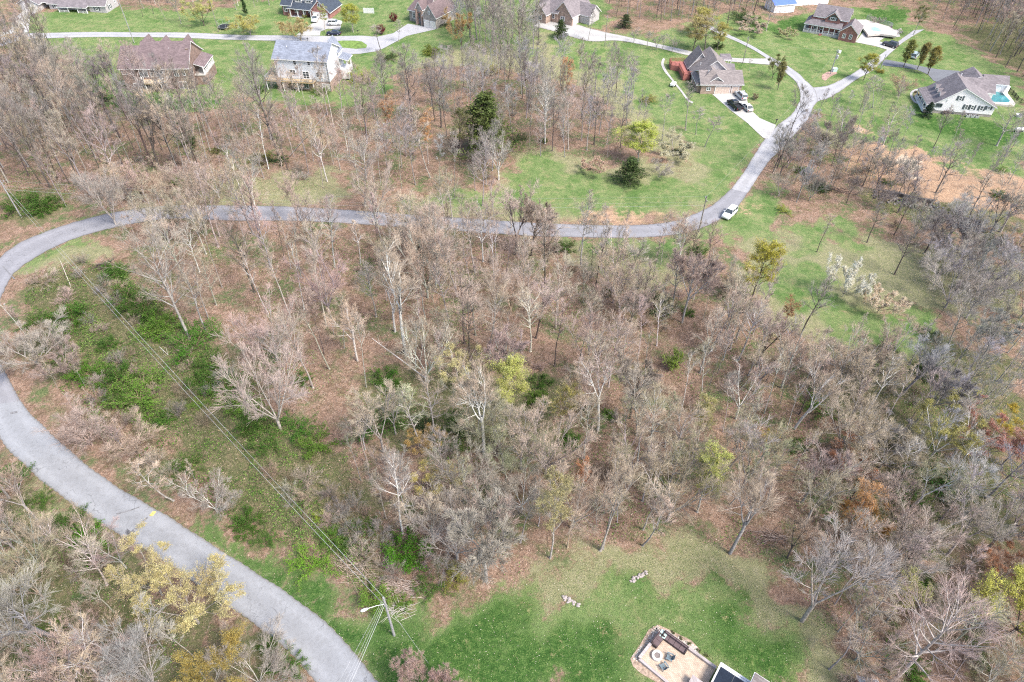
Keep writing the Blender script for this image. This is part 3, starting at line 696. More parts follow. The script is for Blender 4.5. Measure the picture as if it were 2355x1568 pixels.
# evergreens
def cedar(seed, H, R, n, droop=-0.02, leaf=0.13, per=26):
    g = Grow(seed); r = g.r; pts, rr, _ = g.line(Vector((0, 0, -0.3)), Vector((0, 0, 1)), H + 0.3, H * 0.02, 0.02, 10, 0.03, 0.05, 7, g.wood)
    lp = []; az = 0
    for k in range(n):
        t = 0.12 + 0.86 * (k + r.random()) / n; az += 2.4 + r.uniform(-.4, .4)
        p, rd, _ = g.at(pts, rr, t); L = R * (1.08 - t) ** 0.75 * r.uniform(0.6, 1.15); el = 0.15 + 0.7 * t + r.uniform(-.15, .2)
        nd = Vector((math.cos(az) * math.cos(el), math.sin(az) * math.cos(el), math.sin(el)))
        a, b, _ = g.line(p, nd, L, max(0.02, rd * 0.4), 0.01, 4, 0.1, droop, 4, g.wood)
        for q in range(int(per * (0.4 + L / R))):
            tt = r.uniform(0.15, 1.0) ** 0.7; c, _, dd = g.at(a, b, tt)
            off = rv(r, 0.16 * L + 0.12); off.z *= 0.45; e = c + off
            g.twig.append((tuple(c), tuple(e), 0.008, 0.004, 3))
            for w in range(4): lp.append(tuple(e + rv(r, leaf * 1.7)))
    return g, lp
def ev(key, H, R, n, leaf, per, seed, droop=-0.02):
    g, lp = cedar(seed, H, R, n, droop, leaf, per)
    parts = [('trunk', seg_mesh('trunk', g.wood, M['bark'], True)), ('twigs', seg_mesh('twigs', g.twig, M['twig'])), ('foliage', leaf_mesh('foliage', lp, leaf, M['leaf'], g.r))]
    PROTO[key] = (parts, H)
ev('cedar0', 12, 3.4, 85, 0.13, 30, 90); ev('cedar1', 6, 2.4, 55, 0.11, 26, 91, 0.0); ev('spruce0', 5, 1.7, 60, 0.09, 22, 92, -0.08)
# shrubs
for i in range(3):
    g = bush(100 + i, [3.0, 3.6, 2.4][i], [22, 28, 18][i], [.95, .8, 1.1][i], (6, 5), -0.03); make_proto('thicket%d' % i, g, None, names=('stems', 'twigs', 'foliage'))
for i in range(3):
    g = bush(110 + i, [2.6, 2.0, 3.0][i], [22, 26, 20][i], [1.05, 1.2, .8][i], (6, 4), -0.1); make_proto('green%d' % i, g, (6.5, 0.075, 0.34), names=('stems', 'twigs', 'foliage'))
g = bush(120, 1.6, 16, .9, (6, 4), -0.02); make_proto('small0', g, (4.0, 0.06, 0.16), names=('stems', 'twigs', 'foliage'))
def plant(proto, loc, h, label, cat, name, group=None, bark=(.4, .36, .33), twig=None, leaf=None, rz=None, squash=1.0, lean=0.0):
    parts, nz = PROTO[proto]
    root = bpy.data.objects.new(name, None); C.objects.link(root)
    root.location = loc; s = h / nz; w = s * squash
    root.scale = (w, w, s)
    root.rotation_euler = (rnd.uniform(-lean, lean), rnd.uniform(-lean, lean), rnd.uniform(0, 6.283) if rz is None else rz)
    root.empty_display_size = 0.3
    tag(root, label, cat, group)
    twig = twig or bark; leaf = leaf or twig
    for nm, me in parts:
        o = bpy.data.objects.new(nm, me); C.objects.link(o); o.parent = root
        o.color = (*{'trunk': bark, 'stems': bark, 'twigs': twig, 'foliage': leaf}[nm], 1)
    return root
def vc(c, j=0.12):
    k = 1 + rnd.uniform(-j, j); return tuple(max(0.01, min(1, x * k * (1 + rnd.uniform(-j, j) * 0.4))) for x in c)
# bark and twig colours (real ones, sRGB-linear)
GREY = (.30, .28, .265); PALE = (.38, .35, .32); WHITE = (.58, .57, .54); DARK = (.12, .10, .09); TAN = (.36, .28, .21); PINK = (.40, .30, .26)
TW_TAN = (.44, .365, .285); TW_GREY = (.27, .245, .225); TW_PINK = (.43, .345, .30); TW_OLIVE = (.32, .31, .20); TW_PALE = (.36, .325, .285)
L_YEL = (.52, .53, .19); L_YG = (.40, .46, .12); L_ORG = (.62, .36, .17); L_PALEY = (.58, .55, .30); L_RED = (.42, .16, .12); L_GOLD = (.56, .48, .17)
L_GREEN = (.07, .165, .025); L_BRIGHT = (.13, .26, .035); L_DARKG = (.035, .085, .025); L_OLIVE = (.15, .17, .05); L_WHITE = (.72, .70, .60); L_CREAM = (.62, .55, .42)
USED = []
def free(x, y, d): return all((x - a) ** 2 + (y - b) ** 2 > d * d for a, b in USED)

# ------------------------------------------------------------------ trees picked out one by one
# (ninth column, row, base x, base y, top y, prototype, width factor, bark, twig, leaf, name, category, label)
T = []
def t(c, r, bx, by, ty, pr, sq, bark, twig, leaf, name, cat, label): T.append((c, r, bx, by, ty, pr, sq, bark, twig, leaf, name, cat, label))
bt = 'bare_tree'
t(0, 0, 1110, 1180, 560, 'fork0', 1.0, DARK, TW_GREY, None, bt, 'tree', 'big dark crooked tree in the woods below the brown roofed house')
t(0, 0, 590, 1165, 640, 'slim0', 1.0, PALE, TW_TAN, None, bt, 'tree', 'thin pale leaning tree left in the woods below the brown roofed house')
t(0, 0, 660, 1085, 380, 'forest0', 1.0, GREY, TW_TAN, None, bt, 'tree', 'tall grey tree left of and below the brown roofed house')
t(0, 0, 600, 1055, 420, 'slim1', 1.2, GREY, TW_TAN, None, bt, 'tree', 'slender tree beside the tall grey one below the brown roofed house')
t(0, 0, 1275, 1225, 620, 'slim2', 1.1, GREY, TW_TAN, None, bt, 'tree', 'slender grey tree nearest the road under the brown roofed house')
t(0, 0, 1240, 1205, 700, 'slim0', 1.1, GREY, TW_TAN, None, bt, 'tree', 'second slender tree nearest the road under the brown roofed house')
t(0, 0, 1300, 1060, 420, 'slim1', 1.3, PALE, TW_TAN, None, bt, 'tree', 'pale slender tree standing before the left end of the white deck')
t(0, 0, 1425, 1090, 480, 'slim0', 1.2, GREY, TW_TAN, None, bt, 'tree', 'grey slender tree in front of the brown house garden doors')
t(0, 0, 1450, 1040, 430, 'forest4', .8, PALE, TW_GREY, None, bt, 'tree', 'tall slender tree in front of the brown house right half')
t(0, 0, 1520, 1050, 480, 'slim2', 1.2, PALE, TW_GREY, None, bt, 'tree', 'pale slender tree right of the brown roofed house corner')
t(0, 0, 1560, 1010, 520, 'slim1', 1.1, GREY, TW_GREY, None, bt, 'tree', 'rightmost of the slender trees under the brown roofed house')
t(0, 0, 1925, 1080, 330, 'forest1', 1.1, DARK, TW_GREY, None, bt, 'tree', 'large dark trunked tree between the brown and the white house')
t(0, 0, 1870, 960, 270, 'forest3', 1.1, GREY, TW_PALE, None, bt, 'tree', 'tall cloudy grey tree left of the white house deck')
t(0, 0, 2305, 880, 330, 'slim0', 1.4, PALE, TW_PALE, None, bt, 'tree', 'thin tree crossing the white house gable wall')
t(0, 0, 2050, 900, 480, 'slim2', 1.5, GREY, TW_TAN, None, bt, 'tree', 'thin forked tree in front of the white house deck')
t(0, 0, 1790, 1555, 1060, 'fork1', .9, WHITE, TW_PALE, None, 'white_barked_tree', 'tree', 'white barked tree leaning over the road, right one of the pair')
t(0, 0, 1700, 1440, 1000, 'slim0', 1.4, WHITE, TW_PALE, None, 'white_barked_tree', 'tree', 'white barked tree over the road, left one of the pair')
t(0, 0, 800, 1550, 1060, 'vase2', 1.1, PALE, TW_PALE, None, bt, 'tree', 'pale many stemmed tree at the left bend of the middle road')
t(0, 0, 1130, 1390, 1090, 'vase0', 1.2, TAN, TW_TAN, None, bt, 'tree', 'tan spreading tree just above the left bend of the middle road')
t(0, 0, 870, 1330, 1050, 'vase1', 1.2, TAN, TW_TAN, None, bt, 'tree', 'tan spreading tree above the road, left of the crooked dark one')
t(0, 0, 2060, 1555, 1150, 'vase3', 1.0, PINK, TW_PINK, None, bt, 'tree', 'pinkish tree whose crown covers the middle road')
t(0, 0, 350, 1295, 560, 'forest1', .9, DARK, TW_GREY, None, bt, 'tree', 'big dark leaning tree at the far left above the pole')
t(0, 0, 200, 1150, 420, 'forest0', 1.0, GREY, TW_GREY, None, bt, 'tree', 'tall grey tree at the far left, inside the frame edge')
t(0, 0, 170, 280, 60, 'vase3', 1.0, DARK, TW_PINK, None, bt, 'tree', 'dark tree beside the driveway of the long low house')
t(0, 0, 60, 300, 110, 'vase1', 1.0, DARK, TW_PINK, None, bt, 'tree', 'dark tree left of the low house driveway at the frame edge')
t(0, 0, 420, 520, 250, 'forest3', 1.6, GREY, TW_PALE, None, bt, 'tree', 'wide hazy grey tree left of the brown roofed house')
t(0, 0, 620, 640, 260, 'forest1', 1.2, GREY, TW_GREY, None, bt, 'tree', 'hazy grey tree touching the brown roof on the left')
t(0, 0, 2080, 292, 85, 'full1', 1.1, TAN, TW_TAN, (.50, .42, .20), 'budding_tree', 'tree', 'orange budding tree between the upper road and white house')
t(0, 0, 2245, 222, 20, 'bud1', 1.0, TAN, TW_TAN, L_YG, 'budding_tree', 'tree', 'narrow yellow green tree by the brick house driveway')
t(0, 0, 1410, 180, -20, 'bud2', 1.3, DARK, TW_OLIVE, L_YEL, 'budding_tree', 'tree', 'yellowish tree on the lawn left of the trampoline')
t(0, 0, 1730, 245, 60, 'full1', 1.3, GREY, TW_PALE, (.50, .48, .16), 'budding_tree', 'tree', 'broad pale yellow tree right of the trampoline')
t(0, 0, 1250, 165, -60, 'forest0', .9, GREY, TW_GREY, None, bt, 'tree', 'grey tree on the lawn right of the low house')
t(0, 0, 985, 115, -60, 'slim0', 1.2, DARK, TW_OLIVE, None, bt, 'tree', 'dark slim tree nearest the right end of the low house')
t(0, 0, 1060, 95, -80, 'slim1', 1.4, DARK, TW_OLIVE, L_YEL, bt, 'tree', 'second dark slim tree right of the low house')
t(0, 0, 1145, 140, -40, 'slim2', 1.2, GREY, TW_OLIVE, None, bt, 'tree', 'third slim tree right of the low house')
t(0, 0, 1700, 110, -40, 'cedar1', .4, DARK, DARK, L_DARKG, 'evergreen_tree', 'tree', 'narrow dark evergreen behind the pale yellow tree')
t(1, 0, 990, 1065, 640, 'cedar0', 2.3, DARK, DARK, (.11, .15, .045), 'evergreen_tree', 'tree', 'large olive green cedar in the middle woods above the road')
t(1, 0, 1085, 1240, 850, 'vase1', 1.15, WHITE, TW_PALE, None, bt, 'tree', 'whitish spreading tree in front of the large cedar')
t(1, 0, 820, 1140, 740, 'bud0', .9, DARK, TW_TAN, L_OLIVE, 'budding_tree', 'tree', 'olive tinged tree left of the whitish one and the cedar')
t(1, 0, 615, 1225, 720, 'slim2', 1.8, PALE, TW_TAN, None, bt, 'tree', 'pale trunk under the orange crown above the middle road')
t(1, 0, 600, 1130, 740, 'bud1', .9, PALE, TW_TAN, L_ORG, 'budding_tree', 'tree', 'pale trunked tree with a bright orange top left of the cedar')
t(1, 0, 360, 990, 620, 'bud1', 1.2, GREY, TW_TAN, (.45, .26, .14), 'budding_tree', 'tree', 'dull orange topped tree left of the bright orange one')
t(1, 0, 690, 880, 400, 'forest1', 1.2, DARK, TW_GREY, None, bt, 'tree', 'tall dark grey tree behind the bright orange topped one')
t(1, 0, 480, 700, 300, 'forest0', 1.2, DARK, TW_PALE, None, bt, 'tree', 'tall grey tree with dark trunk right of the white house')
t(1, 0, 1740, 1000, 620, 'forest3', 1.0, DARK, TW_PINK, None, bt, 'tree', 'dark trunked tree left of the yellow one above the grass')
t(1, 0, 1565, 1030, 600, 'forest1', 1.0, PALE, TW_PINK, None, bt, 'tree', 'pale tree at the upper edge of the middle grass clearing')
t(1, 0, 1405, 990, 540, 'forest1', 1.1, WHITE, TW_PALE, None, 'white_barked_tree', 'tree', 'white trunked tree right of the large cedar')
t(1, 0, 2040, 1130, 800, 'full0', 1.7, GREY, TW_TAN, (.46, .54, .12), 'budding_tree', 'tree', 'bright yellow green tree above the right of the clearing')
t(1, 0, 1985, 1260, 1090, 'cedar1', 1.8, DARK, DARK, (.085, .13, .045), 'evergreen_tree', 'tree', 'rounded dark cedar below the bright yellow green tree')
t(1, 0, 1740, 1195, 1070, 'blossom0', .9, TAN, (.5, .36, .3), (.6, .45, .36), 'blossoming_tree', 'tree', 'small flat pinkish tree alone in the middle clearing')
t(1, 0, 2210, 970, 640, 'slim1', 1.5, GREY, TW_GREY, None, bt, 'tree', 'thin tall tree right of the yellow green tree')
t(1, 0, 2290, 1080, 930, 'blossom0', 1.1, GREY, TW_PALE, (.62, .60, .44), 'blossoming_tree', 'tree', 'whitish flowering tree right of the yellow green tree')
t(1, 0, 2195, 1220, 1100, 'round0', .9, PALE, TW_PALE, None, bt, 'tree', 'small pale bare tree at the right of the clearing')
t(1, 0, 715, 1560, 1160, 'forest3', 1.1, PALE, TW_OLIVE, None, bt, 'tree', 'grey green tree at the road, left of the two matching ones')
t(1, 0, 765, 1510, 1140, 'forest1', 1.0, PALE, TW_OLIVE, None, bt, 'tree', 'grey green tree at the road, right of the two matching ones')
t(1, 0, 985, 1570, 1320, 'vase1', 1.0, PALE, TW_TAN, None, bt, 'tree', 'small pale tree on the lower verge below the large cedar')
t(1, 0, 1175, 1575, 1340, 'vase3', 1.0, PALE, TW_TAN, None, bt, 'tree', 'small forked pale tree on the lower verge of the middle road')
t(1, 0, 165, 1420, 900, 'forest0', 1.3, PALE, TW_PALE, None, bt, 'tree', 'tall pale tree above the middle road, left of centre')
t(1, 0, 260, 1500, 1040, 'vase0', 1.0, PALE, TW_PINK, None, bt, 'tree', 'broad pinkish tree at the upper verge, left of centre')
t(1, 0, 1540, 730, 380, 'bud0', .9, GREY, TW_TAN, (.58, .34, .18), 'budding_tree', 'tree', 'salmon orange tree in the upper middle woods')
t(1, 0, 1830, 720, 400, 'forest1', 1.2, PALE, TW_PALE, None, bt, 'tree', 'hazy pale tree right of the salmon orange one')
t(1, 0, 2005, 680, 360, 'forest4', 1.4, GREY, TW_GREY, None, bt, 'tree', 'tall multi stemmed tree on the grass right of the woods')
t(1, 0, 1150, 350, 20, 'forest0', 1.2, DARK, TW_PALE, None, bt, 'tree', 'tall grey tree at the top centre, left one of the clump')
t(1, 0, 1230, 400, 0, 'forest1', 1.2, DARK, TW_PALE, None, bt, 'tree', 'tall grey tree at the top centre, right one of the clump')
t(1, 0, 1350, 430, 190, 'forest3', 1.0, DARK, TW_GREY, L_OLIVE, bt, 'tree', 'dark based tree left of the green bank at top centre')
t(1, 0, 830, 345, 60, 'bud2', .9, DARK, TW_GREY, (.45, .30, .12), 'budding_tree', 'tree', 'dark trunked tree with orange buds right of the stone house')
t(1, 0, 1040, 295, -40, 'forest0', 1.0, DARK, TW_GREY, None, bt, 'tree', 'dark trunked tree standing between stone house and grey clump')
t(1, 0, 82, 222, -10, 'full0', 1.4, PALE, TW_TAN, (.40, .44, .07), 'budding_tree', 'tree', 'broad yellow green tree left of the white picket fence')
t(1, 0, 270, 345, 150, 'slim0', 2.2, DARK, TW_PALE, None, bt, 'tree', 'slim grey tree at the edge of the turning loop')
t(1, 0, 390, 290, 130, 'slim2', 1.8, GREY, TW_PALE, None, bt, 'tree', 'slim grey tree between turning loop and stone house')
t(1, 0, 280, 240, 160, 'small0', .8, DARK, DARK, (.22, .03, .045), 'red_leaved_shrub', 'shrub', 'dark red shrub nearer the turning loop')
t(1, 0, 355, 150, 80, 'small0', .8, DARK, DARK, (.22, .03, .045), 'red_leaved_shrub', 'shrub', 'dark red shrub on the lawn left of the stone house')
t(1, 0, 1510, 265, 140, 'cedar1', 1.3, DARK, DARK, (.07, .11, .04), 'evergreen_tree', 'tree', 'dark green shrubby tree in front of the grey gabled house')
t(1, 0, 1950, 190, 100, 'cedar1', 1.5, DARK, DARK, (.08, .11, .05), 'evergreen_tree', 'tree', 'dark green rounded tree above the long white driveway')
t(1, 0, 1700, 282, 60, 'slim2', 1.6, GREY, TW_GREY, None, bt, 'tree', 'slim bare tree beside the long white driveway top')
t(1, 0, 1570, 350, 240, 'vase1', 1.0, GREY, TW_PALE, None, bt, 'tree', 'small pale tree on the bank below the grey gabled house')
t(1, 0, 1648, 475, 290, 'vase3', 1.0, GREY, TW_OLIVE, None, bt, 'tree', 'slender forked tree below the long white driveway')
for k, (bx, by) in enumerate([(2015, 298), (2110, 322), (2172, 345), (2212, 345), (2280, 362)]):
    t(1, 0, bx, by, by - 130, 'vase3' if k % 2 else 'vase1', .9, GREY, TW_PALE, None, bt, 'tree', ['first', 'second', 'third', 'fourth', 'fifth'][k] + ' small bare tree from the left along the long white driveway')
t(2, 0, 1520, 465, 265, 'pear0', 1.0, DARK, TW_OLIVE, (.27, .29, .07), 'pear_tree', 'tree', 'oval olive yellow tree by the blue grey driveway, leftmost of three')
t(2, 0, 1615, 480, 290, 'pear0', 1.0, DARK, TW_OLIVE, (.30, .25, .08), 'pear_tree', 'tree', 'oval olive brown tree by the blue grey driveway, middle of three')
t(2, 0, 1690, 515, 315, 'pear0', 1.15, DARK, TW_OLIVE, (.32, .28, .07), 'pear_tree', 'tree', 'oval golden olive tree by the blue grey driveway, rightmost of three')
t(2, 0, 618, 540, 375, 'bud2', .8, DARK, TW_OLIVE, L_OLIVE, 'budding_tree', 'tree', 'upright olive tree above the striped lawn, upper one of two')
t(2, 0, 655, 622, 420, 'pear0', .9, DARK, TW_OLIVE, (.26, .25, .09), 'budding_tree', 'tree', 'upright olive tree on the striped lawn, lower one of two')
t(2, 0, 1245, 555, 335, 'full0', 1.1, DARK, TW_OLIVE, (.42, .42, .09), 'budding_tree', 'tree', 'yellow green tree between the two branches of the junction')
t(2, 0, 1485, 662, 490, 'vase0', 1.2, DARK, (.42, .28, .2), None, bt, 'tree', 'dark spreading tree on the grass left of the white gabled house')
t(2, 0, 1675, 805, 705, 'spruce0', 1.2, DARK, DARK, (.04, .075, .045), 'evergreen_tree', 'tree', 'small dark spruce at the corner of the white gabled house')
t(2, 0, 460, 492, 410, 'slim0', 1.5, GREY, TW_PALE, None, bt, 'tree', 'tiny bare tree on the lawn right of the taupe house')
t(2, 0, 495, 690, 640, 'small0', .8, GREY, TW_TAN, (.25, .2, .1), 'sapling', 'tree', 'tiny sapling in a mulch ring on the striped lawn')
t(2, 0, 620, 1190, 820, 'vase3', 1.0, DARK, TW_GREY, None, bt, 'tree', 'dark forked tree right of the road below the concrete driveway')
t(2, 0, 650, 1160, 560, 'slim1', 1.5, DARK, TW_GREY, None, bt, 'tree', 'thin tall tree crossing the road below the junction')
t(2, 0, 1090, 900, 740, 'fork1', 1.3, WHITE, TW_PALE, None, 'white_barked_tree', 'tree', 'white sycamore right of the road below the junction')
t(2, 0, 1380, 1000, 700, 'forest1', 1.2, PALE, TW_OLIVE, None, bt, 'tree', 'hazy greenish tree below and left of the white gabled house')
t(2, 0, 1310, 745, 530, 'slim0', 2.0, GREY, TW_GREY, None, bt, 'tree', 'thin leaning tree on the grass below the junction')
t(2, 0, 70, 350, 60, 'full0', 1.43, DARK, TW_PINK, (.42, .38, .16), 'budding_tree', 'tree', 'dark trunked tree with yellow buds behind the taupe house, left one')
t(2, 0, 150, 355, 90, 'forest1', 1.3, DARK, (.34, .27, .25), None, bt, 'tree', 'dense purplish bare tree behind the taupe house')
t(2, 0, 235, 345, 120, 'full0', 1.21, DARK, TW_OLIVE, (.45, .42, .14), 'budding_tree', 'tree', 'yellowish tree behind the taupe house, right one')
t(2, 0, 130, 250, 20, 'full0', 1.54, GREY, TW_OLIVE, (.48, .45, .14), 'budding_tree', 'tree', 'tall yellow budded tree behind the taupe house, farthest one')
t(2, 0, 460, 225, 110, 'blossom0', 1.3, DARK, TW_PALE, (.62, .52, .42), 'blossoming_tree', 'tree', 'creamy white blossoming tree at the edge of the upper lawn')
t(2, 0, 720, 255, 175, 'blossom0', 1.2, TAN, TW_PALE, (.48, .46, .26), 'blossoming_tree', 'tree', 'round pale tree on the lawn left of the brick house with pool')
t(2, 0, 575, 215, 20, 'forest3', 1.2, GREY, TW_PALE, None, bt, 'tree', 'tall grey tree at the lawn edge left of the brick house')
t(2, 0, 1330, 170, 90, 'round0', .9, PALE, TW_PALE, None, bt, 'tree', 'small pale bare tree beyond the fenced pool')
t(2, 0, 1590, 240, 30, 'bud0', 1.2, GREY, TW_OLIVE, L_OLIVE, 'budding_tree', 'tree', 'greenish grey tree above the three oval trees')
t(2, 0, 1240, 1285, 1010, 'slim1', 1.6, DARK, TW_GREY, None, bt, 'tree', 'dark slim tree at the left edge of the orange bare soil')
t(2, 0, 1335, 1310, 1020, 'vase3', 1.0, DARK, TW_GREY, None, bt, 'tree', 'dark forked tree before the orange soil, left of the pale patch')
t(2, 0, 1600, 1310, 1080, 'slim0', 2.0, DARK, TW_PINK, None, bt, 'tree', 'thin dark tree before the pale soil patch')
t(2, 0, 1745, 1330, 960, 'forest1', 1.1, DARK, TW_PALE, None, bt, 'tree', 'bushy grey tree right of the pale soil patch')
t(2, 0, 1960, 1540, 1230, 'slim2', 2.0, DARK, TW_TAN, None, bt, 'tree', 'dark thin tree in front of the orange soil on the right')
t(2, 0, 2060, 1500, 1180, 'slim1', 1.8, GREY, TW_TAN, None, bt, 'tree', 'greyish thin tree in front of the orange soil on the right')
t(2, 0, 2190, 1600, 1270, 'fork0', 1.3, PALE, TW_PALE, None, 'white_barked_tree', 'tree', 'big mottled sycamore at the right edge above the creek wall')
t(2, 0, 2165, 1005, 720, 'forest1', 1.5, GREY, TW_OLIVE, None, bt, 'tree', 'broad grey green tree under the white gabled house, right side')
t(2, 0, 90, 928, 740, 'slim1', 2.0, GREY, TW_PALE, None, bt, 'tree', 'thin dark tree left of the concrete driveway, upper one')
t(2, 0, 150, 1015, 780, 'slim0', 2.0, GREY, TW_PALE, None, bt, 'tree', 'thin dark tree left of the concrete driveway, lower one')
t(2, 0, 20, 900, 570, 'forest4', 1.4, GREY, TW_GREY, None, bt, 'tree', 'bare tree below the red deck of the taupe house')
t(0, 1, 1310, 765, -40, 'forest1', 1.2, GREY, TW_PALE, None, bt, 'tree', 'big grey trunked tree standing in green vines on the left')
t(0, 1, 1430, 735, 250, 'forest3', 1.0, GREY, TW_TAN, None, bt, 'tree', 'smaller grey tree just right of the big grey trunk')
t(0, 1, 1935, 1395, 720, 'vase0', 1.25, PALE, TW_PINK, None, bt, 'tree', 'large pinkish vase shaped tree at the edge of the green vines')
t(0, 1, 2160, 1105, 520, 'forest0', .9, PALE, TW_TAN, None, bt, 'tree', 'pale straight tree right of the vase shaped pinkish tree')
t(0, 1, 185, 750, 360, 'slim0', .7, WHITE, WHITE, None, 'white_barked_tree', 'tree', 'dead white trunk leaning over the left bend')
t(0, 1, 280, 960, 700, 'round0', 1.2, GREY, TW_PALE, None, bt, 'tree', 'tangled greyish low tree inside the left bend')
t(0, 1, 640, 1500, 1230, 'vase2', 1.3, PINK, TW_PINK, None, bt, 'tree', 'pinkish brown spreading tree inside the bend, lower left')
t(0, 1, 960, 1560, 1330, 'vase0', 1.2, TAN, TW_TAN, None, bt, 'tree', 'tan spreading tree near the near road, right of the pinkish one')
t(1, 1, 452, 885, 180, 'fork1', 1.1, WHITE, TW_TAN, None, 'white_barked_tree', 'tree', 'tall forked white sycamore left of centre')
t(1, 1, 372, 720, 180, 'fork0', .9, WHITE, TW_TAN, None, 'white_barked_tree', 'tree', 'white sycamore behind and left of the tall forked one')
t(1, 1, 430, 870, 300, 'forest4', .9, DARK, TW_TAN, None, bt, 'tree', 'dark trunk standing close beside the tall forked sycamore')
t(1, 1, 765, 915, 640, 'fork1', .9, WHITE, TW_PALE, None, 'white_barked_tree', 'tree', 'short forked white tree behind the pale yellow one')
t(1, 1, 700, 890, 560, 'slim1', 1.4, PALE, TW_OLIVE, None, bt, 'tree', 'greyish slim tree left of the short forked white tree')
t(1, 1, 985, 1565, 930, 'fork0', 1.0, WHITE, TW_TAN, None, 'white_barked_tree', 'tree', 'tall white tree below the pale yellow one at centre')
t(1, 1, 545, 1500, 1020, 'slim2', 1.9, PALE, TW_OLIVE, L_OLIVE, bt, 'tree', 'leaning pale tree over the green shrubs at centre left')
t(1, 1, 660, 1490, 1020, 'forest3', .9, PALE, TW_TAN, None, bt, 'tree', 'pale tree between the leaning one and the tall white one')
t(1, 1, 1180, 1260, 850, 'full0', 1.05, PALE, TW_TAN, (.50, .54, .17), 'budding_tree', 'tree', 'bright yellow tree at the centre of the woods')
t(1, 1, 820, 1110, 850, 'bud2', 1.1, PALE, TW_TAN, (.60, .58, .30), 'budding_tree', 'tree', 'pale cream yellow tree left of the bright yellow one')
t(1, 1, 2300, 960, 840, 'small0', .9, DARK, TW_OLIVE, (.27, .40, .07), 'green_shrub', 'shrub', 'small bright lime shrub alone in the right centre woods')
t(1, 1, 1165, 600, 60, 'vase0', 1.0, TAN, TW_PINK, None, bt, 'tree', 'large tan vase shaped tree below the middle road at centre')
t(1, 1, 1125, 900, 560, 'vase1', 1.1, PALE, TW_TAN, None, bt, 'tree', 'tan forked tree above the bright yellow one')
t(1, 1, 1750, 440, -40, 'forest4', 1.2, DARK, TW_PALE, None, bt, 'tree', 'dark straight tree reaching over the middle road')
t(1, 1, 1925, 455, 60, 'slim0', 1.8, DARK, TW_PALE, None, bt, 'tree', 'dark straight tree right of the one reaching over the road')
t(1, 1, 1470, 960, 540, 'forest4', 1.1, DARK, TW_PINK, None, bt, 'tree', 'dark trunk standing in open leaf litter right of the yellow tree')
t(1, 1, 1770, 1400, 880, 'fork1', 1.0, WHITE, TW_PINK, None, 'white_barked_tree', 'tree', 'white barked tree amid pinkish leaf litter, right of centre')
t(1, 1, 1560, 1130, 960, 'slim1', 1.6, GREY, TW_TAN, None, bt, 'tree', 'bent grey tree right of the bright yellow one')
t(1, 1, 560, 1568, 1420, 'bud2', 1.0, TAN, TW_TAN, (.48, .34, .12), 'budding_tree', 'tree', 'small orange yellow tree under the leaning pale tree')
t(1, 1, 1500, 1420, 1080, 'bud0', .9, PALE, TW_OLIVE, (.40, .36, .12), 'budding_tree', 'tree', 'olive yellow budded tree below right of the bright yellow one')
t(1, 1, 130, 250, -80, 'slim2', 1.6, WHITE, TW_TAN, None, 'white_barked_tree', 'tree', 'leaning white birch like tree just below the road, left of centre')
t(2, 1, 470, 505, 30, 'full0', 1.1, DARK, TW_TAN, (.44, .42, .07), 'budding_tree', 'tree', 'large yellow tree with a dark leaning trunk right of centre')
t(2, 1, 925, 170, -80, 'forest4', 1.0, DARK, TW_PALE, None, bt, 'tree', 'dark leaning trunk on the grass above the white blossom')
t(2, 1, 1100, 480, 170, 'blossom0', .62, GREY, TW_PALE, (.86, .86, .76), 'blossoming_tree', 'tree', 'white blossoming tree on the right hand clearing')
t(2, 1, 1340, 590, 380, 'blossom0', .68, DARK, (.6, .5, .42), (.80, .70, .56), 'blossoming_tree', 'tree', 'cream blossoming tree at the top of the grass clearing')
t(2, 1, 1460, 325, -60, 'forest1', .9, DARK, TW_GREY, None, bt, 'tree', 'grey tree leaning right above the cream blossom')
t(2, 1, 1270, 105, -160, 'forest3', .9, DARK, TW_GREY, None, bt, 'tree', 'dark tree between creek wall and right hand grass')
t(2, 1, 1730, 400, 40, 'vase1', 1.1, GREY, (.37, .35, .355), None, bt, 'tree', 'lavender grey dense tree right of the cream blossom')
t(2, 1, 2060, 480, 170, 'vase0', .9, GREY, (.37, .35, .355), None, bt, 'tree', 'second lavender grey tree, nearer the right edge')
t(2, 1, 810, 745, 330, 'forest3', 1.0, DARK, TW_PALE, None, bt, 'tree', 'dark leaning trunk at the left of the grass clearing')
t(2, 1, 690, 700, 470, 'bud1', 1.1, TAN, TW_TAN, (.46, .27, .13), 'budding_tree', 'tree', 'orange tinted tree below the large yellow one')
t(2, 1, 770, 1390, 920, 'fork0', .95, WHITE, TW_TAN, None, 'white_barked_tree', 'tree', 'white sycamore with bent trunk right of centre')
t(2, 1, 718, 1395, 1060, 'slim1', .9, WHITE, TW_TAN, None, 'white_barked_tree', 'tree', 'thin white trunk left of the bent sycamore')
t(2, 1, 365, 1320, 840, 'vase1', 1.0, WHITE, TW_PINK, None, 'white_barked_tree', 'tree', 'large spreading white sycamore left of the bent one')
t(2, 1, 1070, 1540, 1100, 'vase0', 1.1, PALE, TW_TAN, None, bt, 'tree', 'large tan spreading tree right of the bent sycamore')
t(2, 1, 1400, 1568, 1370, 'round0', 1.1, PALE, (.40, .38, .38), None, bt, 'tree', 'low silvery tree left of the pair of yellow tops')
t(2, 1, 1700, 1590, 1250, 'bud2', 1.0, WHITE, TW_OLIVE, (.46, .44, .16), 'budding_tree', 'tree', 'pale yellow tree with white trunk at the right')
t(2, 1, 1858, 1590, 1190, 'fork1', .9, WHITE, TW_PALE, None, 'white_barked_tree', 'tree', 'slim white tree right of the pale yellow one')
t(2, 1, 2210, 1490, 1290, 'bud2', .9, GREY, TW_OLIVE, (.56, .45, .07), 'budding_tree', 'tree', 'golden yellow tree behind the red one at the right edge')
